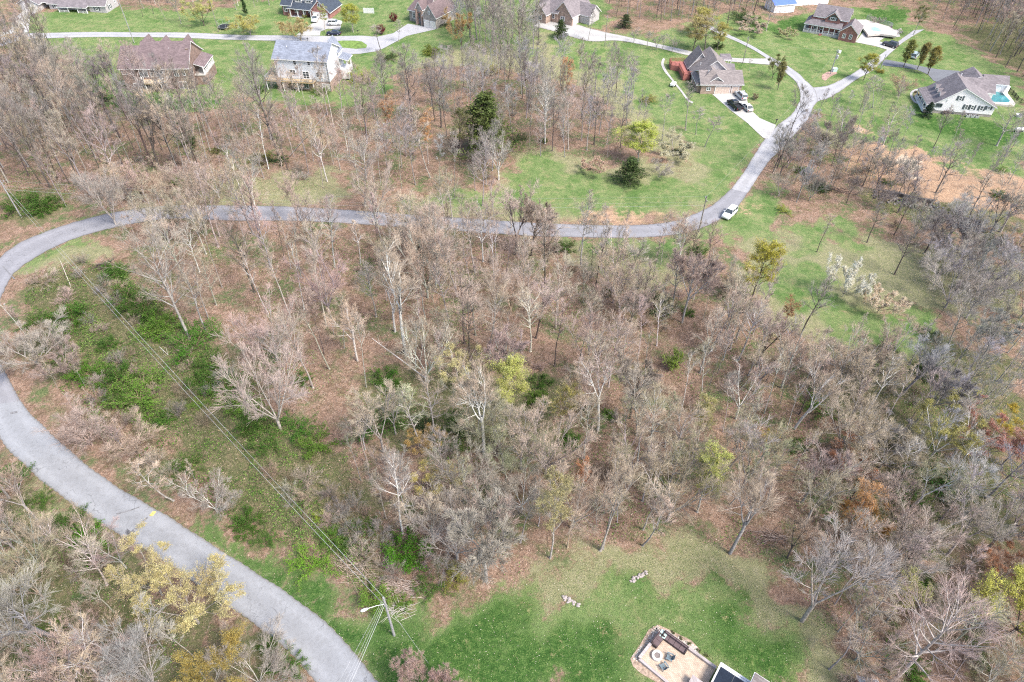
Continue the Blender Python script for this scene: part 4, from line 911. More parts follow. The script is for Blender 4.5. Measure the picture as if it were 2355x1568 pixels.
t(2, 1, 2010, 1600, 1340, 'bud2', 1.1, GREY, TW_PINK, (.42, .20, .16), 'budding_tree', 'tree', 'reddish tree left of the golden one near the right edge')
t(2, 1, 2200, 1640, 1400, 'bud1', 1.4, GREY, TW_PINK, (.42, .23, .18), 'budding_tree', 'tree', 'second reddish tree, under the golden yellow one')
t(2, 1, 330, 840, 420, 'slim2', 1.6, PALE, TW_PINK, None, bt, 'tree', 'leaning pale tree left of the orange tinted one')
t(2, 1, 100, 1500, 1190, 'bud0', .9, PALE, TW_OLIVE, (.44, .42, .18), 'budding_tree', 'tree', 'pale olive budded tree left of the spreading white sycamore')
t(2, 1, 590, 1500, 1410, 'bud2', .8, TAN, TW_OLIVE, (.52, .40, .09), 'budding_tree', 'tree', 'small golden yellow tree under the bent sycamore')
t(2, 2, 822, 1145, 520, 'vase3', 1.25, PALE, (.44, .41, .40), None, bt, 'tree', 'large silvery grey tree at the right border of the lawn')
t(2, 2, 325, 682, 150, 'fork0', 1.0, GREY, TW_TAN, None, bt, 'tree', 'grey tree with leaning trunk above the brush pile')
t(2, 2, 722, 710, 380, 'vase3', .8, DARK, TW_TAN, None, bt, 'tree', 'dark crooked tree right of the brush pile')
t(2, 2, 100, 395, -10, 'bud0', 1.1, PALE, TW_OLIVE, (.46, .49, .15), 'budding_tree', 'tree', 'yellow green tree at the upper edge of the lawn')
t(2, 2, 1240, 1190, 860, 'slim2', 1.8, GREY, TW_TAN, None, bt, 'tree', 'leaning grey tree right of the silvery one')
t(2, 2, 1440, 1568, 960, 'forest1', 1.2, PALE, TW_PINK, None, bt, 'tree', 'large pinkish grey tree at the bottom right')
t(2, 2, 1010, 1480, 1200, 'slim1', 1.6, GREY, TW_TAN, None, bt, 'tree', 'thin grey tree left of the large bottom right one')
t(2, 2, 2260, 1230, 860, 'full1', 1.15, DARK, TW_OLIVE, (.54, .55, .14), 'budding_tree', 'tree', 'large bright yellow tree at the right edge')
t(2, 2, 1100, 560, 180, 'bud1', 1.0, GREY, TW_TAN, (.52, .30, .14), 'budding_tree', 'tree', 'orange tree right of the brush pile')
t(2, 2, 1200, 560, 350, 'bud2', .9, GREY, TW_TAN, (.55, .32, .10), 'budding_tree', 'tree', 'small bright orange tree right of the other orange one')
t(2, 2, 1490, 455, 20, 'fork1', .9, WHITE, TW_OLIVE, None, 'white_barked_tree', 'tree', 'thin white leaning tree over dark green shrubs')
t(2, 2, 1470, 290, -60, 'slim0', 1.5, WHITE, TW_PALE, None, 'white_barked_tree', 'tree', 'second thin white tree above the leaning one')
t(2, 2, 2085, 665, 250, 'vase1', 1.2, PALE, TW_PALE, None, bt, 'tree', 'large pale tree at the right edge above the yellow one')
t(2, 2, 1820, 200, -150, 'slim1', 1.5, WHITE, TW_PALE, None, 'white_barked_tree', 'tree', 'slender white tree in the right woods')
t(2, 2, 2140, 800, 660, 'bud2', .9, GREY, TW_PINK, (.46, .24, .14), 'budding_tree', 'tree', 'salmon tinted tree above the large yellow one')
t(2, 2, 1100, 130, -60, 'bud2', 1.1, GREY, TW_PINK, (.36, .18, .11), 'budding_tree', 'tree', 'russet tree in the woods above the orange ones')
t(2, 2, 1250, 900, 480, 'vase0', 1.1, PALE, TW_PALE, None, bt, 'tree', 'pale spreading tree right of the silvery grey one')
t(2, 2, 1400, 1150, 850, 'bud1', 1.1, GREY, TW_OLIVE, (.36, .36, .14), 'budding_tree', 'tree', 'olive budded tree between silvery tree and bottom right one')
t(1, 2, 1785, 660, 0, 'forest4', 1.1, PALE, TW_TAN, None, bt, 'tree', 'tall pale tree at the lawn edge, left of the close pair')
t(1, 2, 1800, 650, -20, 'forest4', .9, GREY, TW_TAN, None, bt, 'tree', 'tall grey tree at the lawn edge, right of the close pair')
t(1, 2, 2075, 625, 230, 'slim2', 1.6, GREY, TW_TAN, None, bt, 'tree', 'leaning grey tree at the lawn edge, nearest of its three')
t(1, 2, 2080, 515, 120, 'slim0', 1.6, PALE, TW_TAN, None, bt, 'tree', 'pale trunk behind the three leaning lawn edge trees')
t(1, 2, 1440, 712, 100, 'bud0', .8, PALE, TW_OLIVE, (.42, .38, .20), 'budding_tree', 'tree', 'pale olive budded tree at the lawn edge, left of the pair')
t(1, 2, 1560, 640, 260, 'forest4', .9, TAN, TW_PINK, None, bt, 'tree', 'tan tree between the pale olive one and the close pair')
t(1, 2, 1000, 870, 400, 'spray0', 1.25, GREY, TW_PALE, None, bt, 'tree', 'grey broom like tree spreading over the lawn edge')
t(1, 2, 800, 720, 290, 'vase0', 1.15, PALE, TW_PALE, None, bt, 'tree', 'wide silvery tree left of the broom like one')
t(1, 2, 425, 545, 20, 'forest3', .9, WHITE, TW_PALE, None, 'white_barked_tree', 'tree', 'white limbed tree above the bright green shrub')
t(1, 2, 600, 1690, 1500, 'pinkround0', .62, DARK, (.40, .28, .25), (.50, .37, .34), 'blossoming_tree', 'tree', 'round pink leaved tree on the lawn at the bottom edge')
t(1, 2, 1650, 250, 30, 'bud1', 1.0, TAN, TW_TAN, (.56, .25, .12), 'budding_tree', 'tree', 'small vivid orange tree in the lower centre woods')
t(1, 2, 640, 300, 100, 'bud2', .9, PALE, TW_TAN, (.54, .48, .16), 'budding_tree', 'tree', 'small pale yellow tree behind the wide silvery one')
t(1, 2, 1250, 380, 130, 'round0', .8, WHITE, TW_PALE, None, bt, 'tree', 'white weeping branched small tree above the broom like one')
t(0, 2, 1200, 315, 0, 'slim2', 2.0, PALE, TW_TAN, None, bt, 'tree', 'leaning grey tree inside the near bend beside the road')
t(0, 2, 1500, 400, 200, 'round0', .7, WHITE, TW_PALE, None, bt, 'tree', 'small pale shrubby tree above the yellow plate')
t(0, 2, 440, 1305, 760, 'fork0', 1.1, (.26, .26, .27), TW_PALE, None, bt, 'tree', 'large grey leaning tree at the lower left edge')
t(0, 2, 1120, 970, 720, 'bud2', 1.0, GREY, TW_TAN, (.54, .49, .24), 'budding_tree', 'tree', 'golden yellow tree beside the near road, upper one')
t(0, 2, 1370, 1160, 880, 'bud2', 1.2, GREY, TW_TAN, (.54, .49, .24), 'budding_tree', 'tree', 'golden yellow tree beside the near road, larger lower one')
t(0, 2, 1530, 1040, 850, 'bud1', 1.3, GREY, TW_PALE, (.50, .42, .2), 'budding_tree', 'tree', 'hazy cream tree overlapping the near road edge')
t(0, 2, 1090, 1600, 1150, 'vase2', .9, PALE, (.36, .34, .34), None, bt, 'tree', 'large silvery many branched tree at the bottom left')
t(0, 2, 1380, 1430, 1180, 'slim0', 1.2, PALE, TW_PALE, None, bt, 'tree', 'pale grey trunk right of the silvery bottom left tree')
t(0, 2, 1480, 1640, 1380, 'full1', .9, GREY, TW_OLIVE, (.38, .30, .09), 'budding_tree', 'tree', 'dull golden tree at the bottom edge beside the road')
t(0, 2, 1800, 1600, 1400, 'round0', .9, PALE, TW_PALE, None, bt, 'tree', 'pale small tree at the bottom edge left of the road')
t(0, 2, 160, 700, 250, 'vase1', .9, GREY, TW_PINK, None, bt, 'tree', 'grey pinkish tree left of the near road')
t(0, 2, 300, 990, 680, 'vase0', 1.0, TAN, TW_OLIVE, L_OLIVE, bt, 'tree', 'tan olive spreading tree at the lower left')
for (c, r, bx, by, ty, pr, sq, bark, twig, leaf, name, cat, label) in T:
    p = G(*R3(c, r, bx, by)); hh = vheight(p, R3(c, r, bx, ty)[1])
    USED.append((p.x, p.y))
    if leaf and name != 'red_leaved_shrub':
        for k in range(6): USED.append((p.x + 2.0 * math.cos(k * 1.047), p.y + 2.0 * math.sin(k * 1.047)))
        USED.append((p.x, p.y - 3.5))
    if pr[:4] in ('blos', 'roun', 'vase', 'full', 'pink'): hh *= .86
    plant(pr, p, max(1.5, hh), label, cat, name, bark=vc(bark, .06), twig=vc(twig, .08) if twig else None, leaf=leaf, squash=sq * (0.9 if pr[:4] in ('vase', 'roun', 'spra') else 1.0) * min(1.5, max(0.8, (PROTO[pr][1] / hh) ** 0.5)), lean=0.04)

# green and flowering shrubs picked out one by one  (c, r, x, y, width in px of the ninth, kind, colour, label)
SH = [
 (0,0,700,700,120,'g',L_DARKG,'dark green shrub left below the brown roofed house'),(0,0,1240,840,110,'g',L_GREEN,'green shrub on the slope under the white deck of the brown house'),
 (0,0,1310,1000,120,'g',L_DARKG,'dark green shrub among the slender trees'),(0,0,1500,1050,90,'g',L_OLIVE,'olive shrub at the foot of the slender trees'),
 (0,0,1810,1110,150,'g',(.16,.17,.04),'olive brown shrub above the road, left of the darker one'),(0,0,1920,1120,110,'g',L_DARKG,'darker olive shrub above the road'),
 (0,0,1225,1270,110,'g',L_BRIGHT,'light green shrub above the left bend of the middle road'),(0,0,300,1440,230,'g',L_GREEN,'large green vine mound right of the left pole'),
 (0,0,120,1440,200,'g',(.06,.15,.02),'green vine mound at the base of the left pole'),(0,0,1440,1400,70,'g',L_BRIGHT,'small green shrub at the upper verge of the middle road'),
 (0,0,1790,630,90,'g',L_GREEN,'green shrub between the brown and white houses'),(0,0,2230,640,110,'g',L_BRIGHT,'bright green shrub in front of the white house'),
 (1,0,150,560,190,'y',(.36,.42,.08),'pale yellow green shrub right of the white house'),(1,0,620,370,120,'g',(.22,.28,.05),'yellow green shrub below the stone house lawn'),
 (1,0,330,410,110,'g',L_DARKG,'dark green shrub at the foot of the turning loop'),(1,0,1400,980,60,'g',L_GREEN,'small green shrub at the foot of the white trunked tree'),
 (1,0,1040,510,110,'y',(.34,.33,.10),'yellow olive shrub in the upper middle woods'),(1,0,1215,980,110,'g',L_DARKG,'dark shrub right of the whitish spreading tree'),
 (1,0,2320,1060,90,'g',L_DARKG,'dark green shrub at the right end of the middle clearing'),(1,0,2120,700,90,'y',(.3,.28,.09),'brownish yellow shrub on the grass below the taupe house'),
 (1,0,680,180,60,'g',L_DARKG,'clipped dark shrub at the stone house side wall, left one'),(1,0,735,180,60,'g',L_DARKG,'clipped dark shrub at the stone house side wall, right one'),
 (2,0,1355,500,60,'y',(.35,.28,.06),'small golden shrub at the right branch of the junction'),(2,0,1810,785,80,'p',(.18,.10,.13),'purplish shrub against the white gabled house'),
 (2,0,955,960,90,'g',L_GREEN,'green shrub right of the road below the junction, upper one'),(2,0,830,1190,100,'g',L_GREEN,'green shrub right of the road below the junction, lower one'),
 (2,0,2195,1180,70,'g',L_BRIGHT,'bright green shrub on the soil near the right edge'),(2,0,2180,1360,120,'g',L_GREEN,'green shrub behind the mottled sycamore'),
 (2,0,940,1310,130,'g',L_DARKG,'very dark green shrub left of the creek wall'),(2,0,1420,1270,80,'g',L_GREEN,'green shrub beside the creek wall left end'),
 (2,0,240,330,90,'g',L_DARKG,'dark shrub behind the taupe house'),(2,0,700,1460,80,'y',(.34,.42,.08),'yellow green sapling bush right of the white parked car'),
 (2,0,440,150,150,'g',L_DARKG,'dark shrub mass left of the creamy blossom at the top'),
 (0,1,300,380,210,'b',None,'brown vine tangle inside the left bend, upper one'),(0,1,800,330,150,'g',L_GREEN,'green vine mound below the dead branch pile'),
 (0,1,900,520,190,'g',L_GREEN,'green vine mound left of the big grey trunk, upper one'),(0,1,1000,600,170,'g',L_GREEN,'green vine mound left of the big grey trunk, middle one'),
 (0,1,1100,700,200,'g',L_BRIGHT,'green vine mound left of the big grey trunk, lowest one'),(0,1,1330,830,230,'g',(.07,.20,.02),'bright green vine mound at the foot of the big grey trunk'),
 (0,1,1440,960,170,'g',L_GREEN,'green vine mound right below the big grey trunk'),(0,1,1400,1090,180,'g',L_GREEN,'green vine mound left of the pinkish vase tree'),
 (0,1,1590,1130,170,'g',L_GREEN,'green vine mound below the pinkish vase tree, left one'),(0,1,1670,1250,190,'g',L_BRIGHT,'bright green vine mound below the pinkish vase tree'),
 (0,1,1750,1380,170,'g',L_GREEN,'green vine mound left of the vase tree foot'),(0,1,2050,1400,150,'g',(.06,.18,.02),'green vine mound right of the vase tree foot'),
 (0,1,2170,1510,200,'g',L_BRIGHT,'light green vine mound right of the vase tree foot, lower one'),(0,1,490,640,210,'g',L_GREEN,'green vine mound in the left brush field, upper one'),
 (0,1,260,660,110,'g',L_GREEN,'small green vine mound nearest the left bend'),(0,1,620,1020,190,'g',(.08,.21,.02),'green vine mound in the left brush field, middle one'),
 (0,1,830,1050,180,'g',L_GREEN,'green vine mound right of the middle one in the brush field'),(0,1,1000,1190,250,'g',L_BRIGHT,'largest bright green vine mound in the left brush field'),
 (0,1,820,1200,160,'g',L_GREEN,'green vine mound left of the largest one'),(0,1,1130,1330,120,'g',L_GREEN,'green vine mound right below the largest one'),
 (0,1,1380,1230,90,'g',L_BRIGHT,'small lime shrub beside the power lines, upper one'),(0,1,2080,1060,110,'g',L_GREEN,'green shrub at the foot of the pale straight tree'),
 (0,1,750,820,110,'g',L_GREEN,'small green mound left of the power lines'),(0,1,1850,1500,150,'g',L_GREEN,'green vine mound under the vase shaped tree'),
 (1,1,300,1070,170,'g',(.07,.20,.02),'bright green shrub in the woods left of centre, upper one'),(1,1,380,1140,110,'g',L_GREEN,'green shrub right beside the upper bright one'),
 (1,1,270,1390,200,'g',(.06,.18,.02),'large green shrub in the woods left of centre'),(1,1,1370,1090,130,'g',L_GREEN,'green shrub right of the bright yellow tree, upper one'),
 (1,1,1350,1200,130,'g',L_BRIGHT,'green shrub right of the bright yellow tree, lower one'),(1,1,800,1390,150,'g',L_GREEN,'green shrub left of the tall white tree'),
 (1,1,570,1370,130,'g',L_DARKG,'dark green shrub under the leaning pale tree'),(1,1,1580,1490,120,'g',L_GREEN,'green shrub in the lower centre woods'),
 (1,1,680,120,170,'g',(.16,.22,.05),'olive green shrub at the lower verge of the middle road'),(1,1,1540,150,110,'g',L_GREEN,'dark green shrub at the lower verge, left of the grass'),
 (1,1,1870,460,90,'g',L_OLIVE,'olive shrub beside the dark straight tree'),(1,1,2180,560,150,'g',L_DARKG,'dark green shrub right of centre'),(1,1,1660,1250,100,'g',L_DARKG,'green shrub left of the pinkish white tree'),
 (1,1,1830,1300,80,'g',L_BRIGHT,'light green shrub beside the pinkish white tree'),(1,1,740,1530,120,'g',L_GREEN,'green shrub below the small orange tree'),
 (2,1,1290,930,170,'g',(.07,.18,.02),'green shrub along the lower edge of the grass clearing, left one'),(2,1,1400,870,120,'g',L_DARKG,'dark shrub along the lower edge of the grass clearing'),
 (2,1,950,1270,160,'g',L_GREEN,'green shrub right of the bent sycamore'),(2,1,1690,760,120,'g',L_DARKG,'dark shrub at the right corner of the clearing'),
 (2,1,1670,1010,130,'g',L_DARKG,'very dark shrub in the right woods'),(2,1,2110,120,120,'g',L_DARKG,'dark shrub below the mottled sycamore'),
 (2,1,30,600,80,'g',L_GREEN,'small green shrub right of centre'),(2,1,790,1530,120,'g',L_GREEN,'green shrub under the small golden tree'),(2,1,2320,210,90,'y',(.55,.55,.3),'pale flowering shrub at the right edge'),
 (2,1,100,190,110,'g',L_GREEN,'green shrub just below the parked white car'),(2,1,440,470,90,'y',(.3,.38,.08),'yellow green shrub at the foot of the large yellow tree'),
 (2,2,1700,200,260,'g',(.04,.12,.02),'large dark green shrub in the right woods'),(2,2,1560,330,200,'g',(.05,.14,.02),'dark green shrub under the thin white leaning tree'),
 (2,2,1650,680,110,'g',L_GREEN,'green shrub below the dark green ones on the right'),(2,2,1490,1410,190,'g',L_GREEN,'green shrub right of the large bottom right tree'),
 (2,2,1600,1530,150,'g',(.07,.19,.02),'bright green shrub at the bottom right edge'),(2,2,1640,880,140,'g',L_GREEN,'green shrub in the woods left of the yellow tree'),
 (2,2,2080,1460,90,'g',L_GREEN,'small green shrub near the bottom right corner'),(2,2,1300,480,120,'y',(.35,.30,.06),'olive gold shrub beside the orange trees'),
 (1,2,440,690,250,'g',(.09,.25,.02),'big bright green shrub left of the wide silvery tree'),(1,2,790,870,190,'y',(.26,.28,.06),'upright olive yellow shrub left of the broom like tree'),
 (1,2,430,1030,100,'g',L_BRIGHT,'small bright shrub at the lawn corner near the pole'),(1,2,240,1000,200,'g',(.17,.31,.05),'arching light green shrub behind the near pole'),
 (1,2,620,930,130,'g',L_GREEN,'green shrub above the lawn corner'),(1,2,1030,410,90,'g',L_BRIGHT,'small lime shrub below the white tree'),(1,2,1010,290,130,'g',L_GREEN,'green shrub behind the wide silvery tree'),
 (1,2,170,500,110,'g',L_GREEN,'small green shrub at the foot of the white limbed tree'),(1,2,10,640,110,'g',L_GREEN,'green shrub left of the big bright one'),
 (0,2,90,180,190,'g',(.10,.20,.06),'feathery green shrub left of the near road, upper one'),(0,2,270,330,120,'g',L_GREEN,'green shrub left of the near road, second from above'),
 (0,2,490,480,180,'g',L_GREEN,'green shrub left of the near road, third from above'),(0,2,620,630,240,'g',(.10,.25,.02),'bright green shrub beside the dark road stain'),
 (0,2,370,1200,110,'g',L_BRIGHT,'small bright shrub by the large leaning grey tree'),(0,2,270,1480,260,'g',L_GREEN,'large green shrub at the bottom left corner'),
 (0,2,2220,430,110,'y',(.33,.46,.05),'upright lime shrub beside the power lines'),(0,2,2150,760,170,'g',(.15,.32,.03),'bright green shrub near the grass verge'),
 (0,2,1290,100,160,'g',L_GREEN,'green shrub below the tan spreading tree'),(0,2,1720,480,180,'g',L_GREEN,'green shrub between power lines and near road'),(0,2,1820,600,110,'g',L_GREEN,'small green shrub at the litter patch by the verge'),
 (0,2,2300,580,150,'g',(.1,.22,.03),'green shrub right of the power lines'),(0,2,1850,1320,120,'g',L_GREEN,'green shrub at the lower road edge, upper one'),(0,2,1980,1480,150,'g',L_GREEN,'green shrub at the lower road edge, lower one'),
 (0,2,580,980,120,'g',(.12,.2,.08),'greyish green shrub in the lower left woods'),(0,2,530,1240,110,'y',(.3,.3,.05),'mossy yellow shrub in the lower left woods'),(0,2,1000,1130,120,'y',(.36,.36,.09),'yellowish shrub above the silvery tree'),
]
for k, (c, r, x, y, w, kd, col, label) in enumerate(SH):
    p = G(*R3(c, r, x, y)); q = G(*R3(c, r, x + w / 2, y)); wid = (q - p).length * 2 * (1.3 if kd == 'g' and r > 0 else 1.0)
    h = min(3.6, max(0.8, wid * 0.5))
    pr = {'g': 'green%d' % (k % 3), 'y': 'green2' if k % 2 else 'green0', 'p': 'small0', 'b': 'thicket0'}[kd]
    dim = {'green0': 4.6, 'green1': 4.2, 'green2': 3.8, 'small0': 2.6, 'thicket0': 5.0}[pr]; nz = PROTO[pr][1]
    USED.append((p.x, p.y))
    plant(pr, p, h, label, 'shrub', 'bare_shrub' if kd == 'b' else 'green_shrub', bark=vc((.2, .15, .1)), twig=vc((.22, .2, .1)) if kd != 'b' else TW_PINK, leaf=vc(col, .1) if col else None, squash=(wid / dim) / (h / nz))
print('EXPLICIT', len(T), len(SH))

# ------------------------------------------------------------------ the rest of the woods: one object per tree
ROADS_NP = ROAD_OUT
def on_road(x, y, pad=1.2):
    X = np.array([x, x + pad, x - pad, x, x]); Y = np.array([y, y, y, y + pad, y - pad])
    return any(pip(pl, X, Y).any() for pl in ROADS_NP)
HOUSE_KEEP = []   # (x, y, radius) filled by hand from the photograph
for (px, py, rad) in [(345, 215, 8), (410, 215, 8), (670, 225, 6), (720, 225, 6), (365, 150, 13), (710, 160, 11), (1620, 180, 13), (1920, 70, 14), (2200, 220, 16), (700, 25, 12), (990, 30, 13), (1280, 30, 12), (160, 15, 20), (1560, 1530, 7)]:
    q = G(px, py); HOUSE_KEEP.append((q.x, q.y, rad))
MIX = {   # proto, weight
 'woods': [('forest0', 3), ('forest1', 3), ('forest2', 2), ('forest3', 3), ('forest4', 2), ('vase0', 1.2), ('vase1', 1.2), ('vase2', .6), ('slim0', 3), ('slim1', 3), ('slim2', 3), ('fork0', .6), ('spray0', .8)],
 'low': [('vase0', 2), ('vase1', 2), ('vase2', 1), ('slim2', 2), ('round0', .7), ('vase3', 2), ('forest3', 2), ('forest1', 2), ('slim0', 2), ('forest4', 2)],
 'tall': [('forest0', 3), ('forest1', 3), ('forest3', 3), ('slim0', 2), ('slim1', 2), ('fork1', 1), ('forest4', 2)]}
# polygon in full frame pixels, number, mix, (hmin, hmax), spacing, palette, rows (far to near phrase), region phrase
REG = [
 ([(1860, 320), (1960, 270), (2080, 330), (2400, 330), (2400, 470), (2000, 440), (1850, 420)], 34, 'tall', (7, 11), 2.6, 'grey', "trees over the orange soil"),
 ([(1880, 230), (1960, 210), (2060, 250), (2080, 320), (1940, 300), (1870, 290)], 10, 'tall', (6, 9), 3.0, 'grey', "grass right of the junction"),
 ([(1380, -60), (1800, -60), (1790, 10), (1560, 20), (1400, 15)], 90, 'tall', (7, 12), 2.6, 'grey', "hedge of trees along the top"),
 ([(560, -50), (640, -50), (640, 10), (560, 20), (420, 10), (420, -50)], 34, 'tall', (8, 13), 2.8, 'grey', "trees behind the trampoline"),
 ([(760, -60), (930, -60), (925, -5), (770, -5)], 34, 'tall', (8, 13), 2.8, 'grey', "trees beyond the picket fence"),
 ([(1060, -40), (1230, -40), (1230, 60), (1180, 120), (1080, 110)], 40, 'tall', (10, 16), 3, 'grey', "trees beside the stone house"),
 ([(2100, -60), (2240, -60), (2260, 60), (2180, 80), (2100, 10)], 30, 'tall', (7, 12), 4, 'grey', "thin trees above oval trees"),
 ([(2240, 60), (2440, 160), (2440, 230), (2354, 190), (2260, 120)], 40, 'tall', (10, 15), 3, 'dark', "woods edge at upper right"),
 ([(300, 545), (640, 530), (860, 540), (900, 700), (860, 900), (660, 960), (480, 760), (330, 640)], 43, 'woods', (10, 17), 2.65, 'pink', "woods beside the vine field"),
 ([(860, 545), (1250, 560), (1300, 800), (1250, 980), (900, 950), (880, 700)], 53, 'woods', (9, 16), 2.5, 'pink', "woods left below middle road"),
 ([(1260, 565), (1620, 600), (1750, 760), (1700, 980), (1300, 980), (1290, 700)], 53, 'woods', (8, 15), 2.34, 'pink', "woods right below middle road"),
 ([(800, 980), (1250, 990), (1280, 1220), (1120, 1290), (900, 1230), (820, 1100)], 34, 'low', (7, 13), 2.5, 'olive', "woods above lower lawn's left"),
 ([(1260, 990), (1720, 990), (1780, 1200), (1620, 1215), (1420, 1215), (1290, 1240)], 40, 'woods', (8, 14), 2.65, 'olive', "woods above lower lawn's right"),
 ([(1720, 830), (2010, 850), (2040, 1060), (2000, 1250), (1800, 1230), (1750, 1000)], 34, 'low', (8, 13), 2.57, 'pink', "woods below right clearing"),
 ([(2060, 830), (2354, 780), (2400, 1200), (2100, 1230), (2040, 1050)], 40, 'woods', (9, 15), 2.65, 'grey', "woods along right edge"),
 ([(1880, 1240), (2060, 1230), (2400, 1230), (2400, 1620), (2000, 1600), (1900, 1440)], 36, 'low', (7, 13), 2.5, 'pink', "bottom right woods"),
 ([(2060, 470), (2400, 540), (2400, 780), (2120, 800), (2180, 640), (2050, 560)], 29, 'low', (8, 12), 2.65, 'grey', "thicket below creek wall"),
 ([(-40, 110), (140, 110), (230, 230), (480, 270), (470, 420), (160, 470), (-60, 420)], 130, 'tall', (12, 19), 2.81, 'dark', "upper left woods"),
 ([(480, 270), (860, 250), (900, 420), (700, 455), (500, 450)], 54, 'tall', (9, 15), 2.81, 'pink', "woods below white house"),
 ([(870, 230), (1180, 130), (1260, 180), (1300, 330), (1160, 370), (1150, 480), (930, 440), (870, 400)], 80, 'tall', (9, 16), 3.12, 'grey', "woods left of large cedar"),
 ([(1180, 190), (1400, 200), (1480, 300), (1430, 370), (1240, 360), (1200, 300)], 37, 'tall', (8, 14), 3.12, 'grey', "woods right of large cedar"),
 ([(1000, 60), (1240, 60), (1240, 140), (1100, 130)], 26, 'tall', (11, 16), 3.12, 'grey', "clump at top centre"),
 ([(1780, 330), (1960, 330), (2100, 420), (2060, 480), (1820, 470), (1740, 430)], 33, 'low', (6, 10), 2.34, 'grey', "brush below the road junction"),
 ([(1380, -40), (1780, -60), (1800, 25), (1700, 55), (1500, 50), (1420, 60)], 70, 'tall', (8, 14), 3.51, 'dark', "wood at top right centre"),
 ([(1880, -60), (2100, -60), (2110, 5), (1900, 10)], 60, 'tall', (9, 14), 2.73, 'dark', "row behind poolside brick house"),
 ([(2180, -40), (2420, -60), (2440, 150), (2340, 140), (2240, 60)], 150, 'tall', (11, 17), 2.81, 'dark', "upper right corner wood"),
 ([(-60, 1080), (60, 1120), (250, 1270), (420, 1400), (560, 1500), (640, 1620), (-40, 1640)], 58, 'low', (6, 11), 2.5, 'pink', "woods left of near road"),
 ([(40, 740), (110, 870), (230, 1000), (330, 1090), (440, 1160), (480, 1130), (350, 1040), (220, 920), (140, 800)], 25, 'low', (3.5, 6), 2.18, 'pink', "brush inside the near bend"),
 ([(120, 470), (330, 450), (600, 440), (600, 465), (330, 468), (180, 490)], 16, 'low', (6, 9), 2.34, 'pink', "verge above middle road"),
 ([(550, 0), (650, 5), (560, 30), (300, 20), (300, -30), (560, -60)], 18, 'tall', (9, 14), 3.9, 'grey', "back lawn at top left"),
 ([(1130, 20), (1220, 10), (1220, 50), (1060, 50)], 8, 'tall', (11, 15), 3.51, 'grey', "gap beside the stone house"),
 ([(1560, 20), (1660, 10), (1640, 50), (1570, 60)], 10, 'tall', (9, 14), 3.12, 'grey', "plot behind taupe house"),
]
PAL = {'pink': [(PALE, TW_PINK), (PALE, TW_TAN), (GREY, TW_PINK), (PALE, TW_TAN), (GREY, TW_TAN), (DARK, TW_PINK), (WHITE, TW_TAN)],
       'olive': [(PALE, TW_OLIVE), (GREY, TW_TAN), (PALE, TW_TAN), (PALE, TW_PALE), (GREY, TW_OLIVE)],
       'grey': [(GREY, TW_GREY), (PALE, TW_PALE), (DARK, TW_GREY), (GREY, (.40, .38, .39)), (GREY, TW_PALE)],
       'dark': [(DARK, TW_GREY), (GREY, TW_GREY), (DARK, TW_TAN), (GREY, TW_PINK), (DARK, (.30, .27, .26))]}
WORDS = {'forest': 'tall bare tree', 'slim': 'slender bare tree', 'vase': 'spreading bare tree', 'fork': 'forked bare tree', 'round': 'low round bare tree', 'spray': 'broom shaped bare tree'}
ORD = ['leftmost', 'second from the left', 'third from the left', 'fourth from the left', 'fifth from the left', 'sixth from the left', 'seventh from the left', 'eighth from the left', 'ninth from the left', 'tenth from the left',
       'eleventh from the left', 'twelfth from the left', 'thirteenth from the left', 'fourteenth from the left', 'fifteenth from the left']
FILL = []
def candidates(wp, k, pad):
    xs = [q[0] for q in wp]; ys = [q[1] for q in wp]; X = nrs.uniform(min(xs), max(xs), k); Y = nrs.uniform(min(ys), max(ys), k); ok = pip(wp, X, Y)
    for pl in ROADS_NP:
        a = np.array(pl)
        if a[:, 0].max() < min(xs) - 3 or a[:, 0].min() > max(xs) + 3 or a[:, 1].max() < min(ys) - 3 or a[:, 1].min() > max(ys) + 3: continue
        for dx, dy in ((0, 0), (pad, 0), (-pad, 0), (0, pad), (0, -pad)): ok &= ~pip(pl, X + dx, Y + dy)
    for a, b, q in HOUSE_KEEP: ok &= (X - a) ** 2 + (Y - b) ** 2 > q * q
    return [(float(a), float(b)) for a, b in zip(X[ok], Y[ok])]
for poly, cnt, mixn, (h0, h1), gap, pal, phrase in REG:
    wp = [G(*p) for p in poly]; wp = [(p.x, p.y) for p in wp]
    xs = [p[0] for p in wp]; ys = [p[1] for p in wp]; n = 0
    keys = [k for k, w in MIX[mixn]]; ws = [w for k, w in MIX[mixn]]
    for x, y in candidates(wp, cnt * 14, 1.6):
        if n >= cnt: break
        if not free(x, y, gap): continue
        USED.append((x, y)); n += 1; key = rnd.choices(keys, ws)[0]; hh = rnd.uniform(h0, h1) * 1.08
        px, py = proj((x, y, hh * 0.6)); seen = -60 < px < 2414 and -40 < py < 1640
        FILL.append([x, y, key, rnd.choice(PAL[pal]), hh, phrase, (hh / math.hypot(x, y, CAMH)) * (1 if seen else 0.1)])
n_bare = sum(1 for q in T if q[10] == 'bare_tree')
FILL.sort(key=lambda q: -q[6]); NIND = 298 - n_bare
IND, MASS = FILL[:NIND], FILL[NIND:]
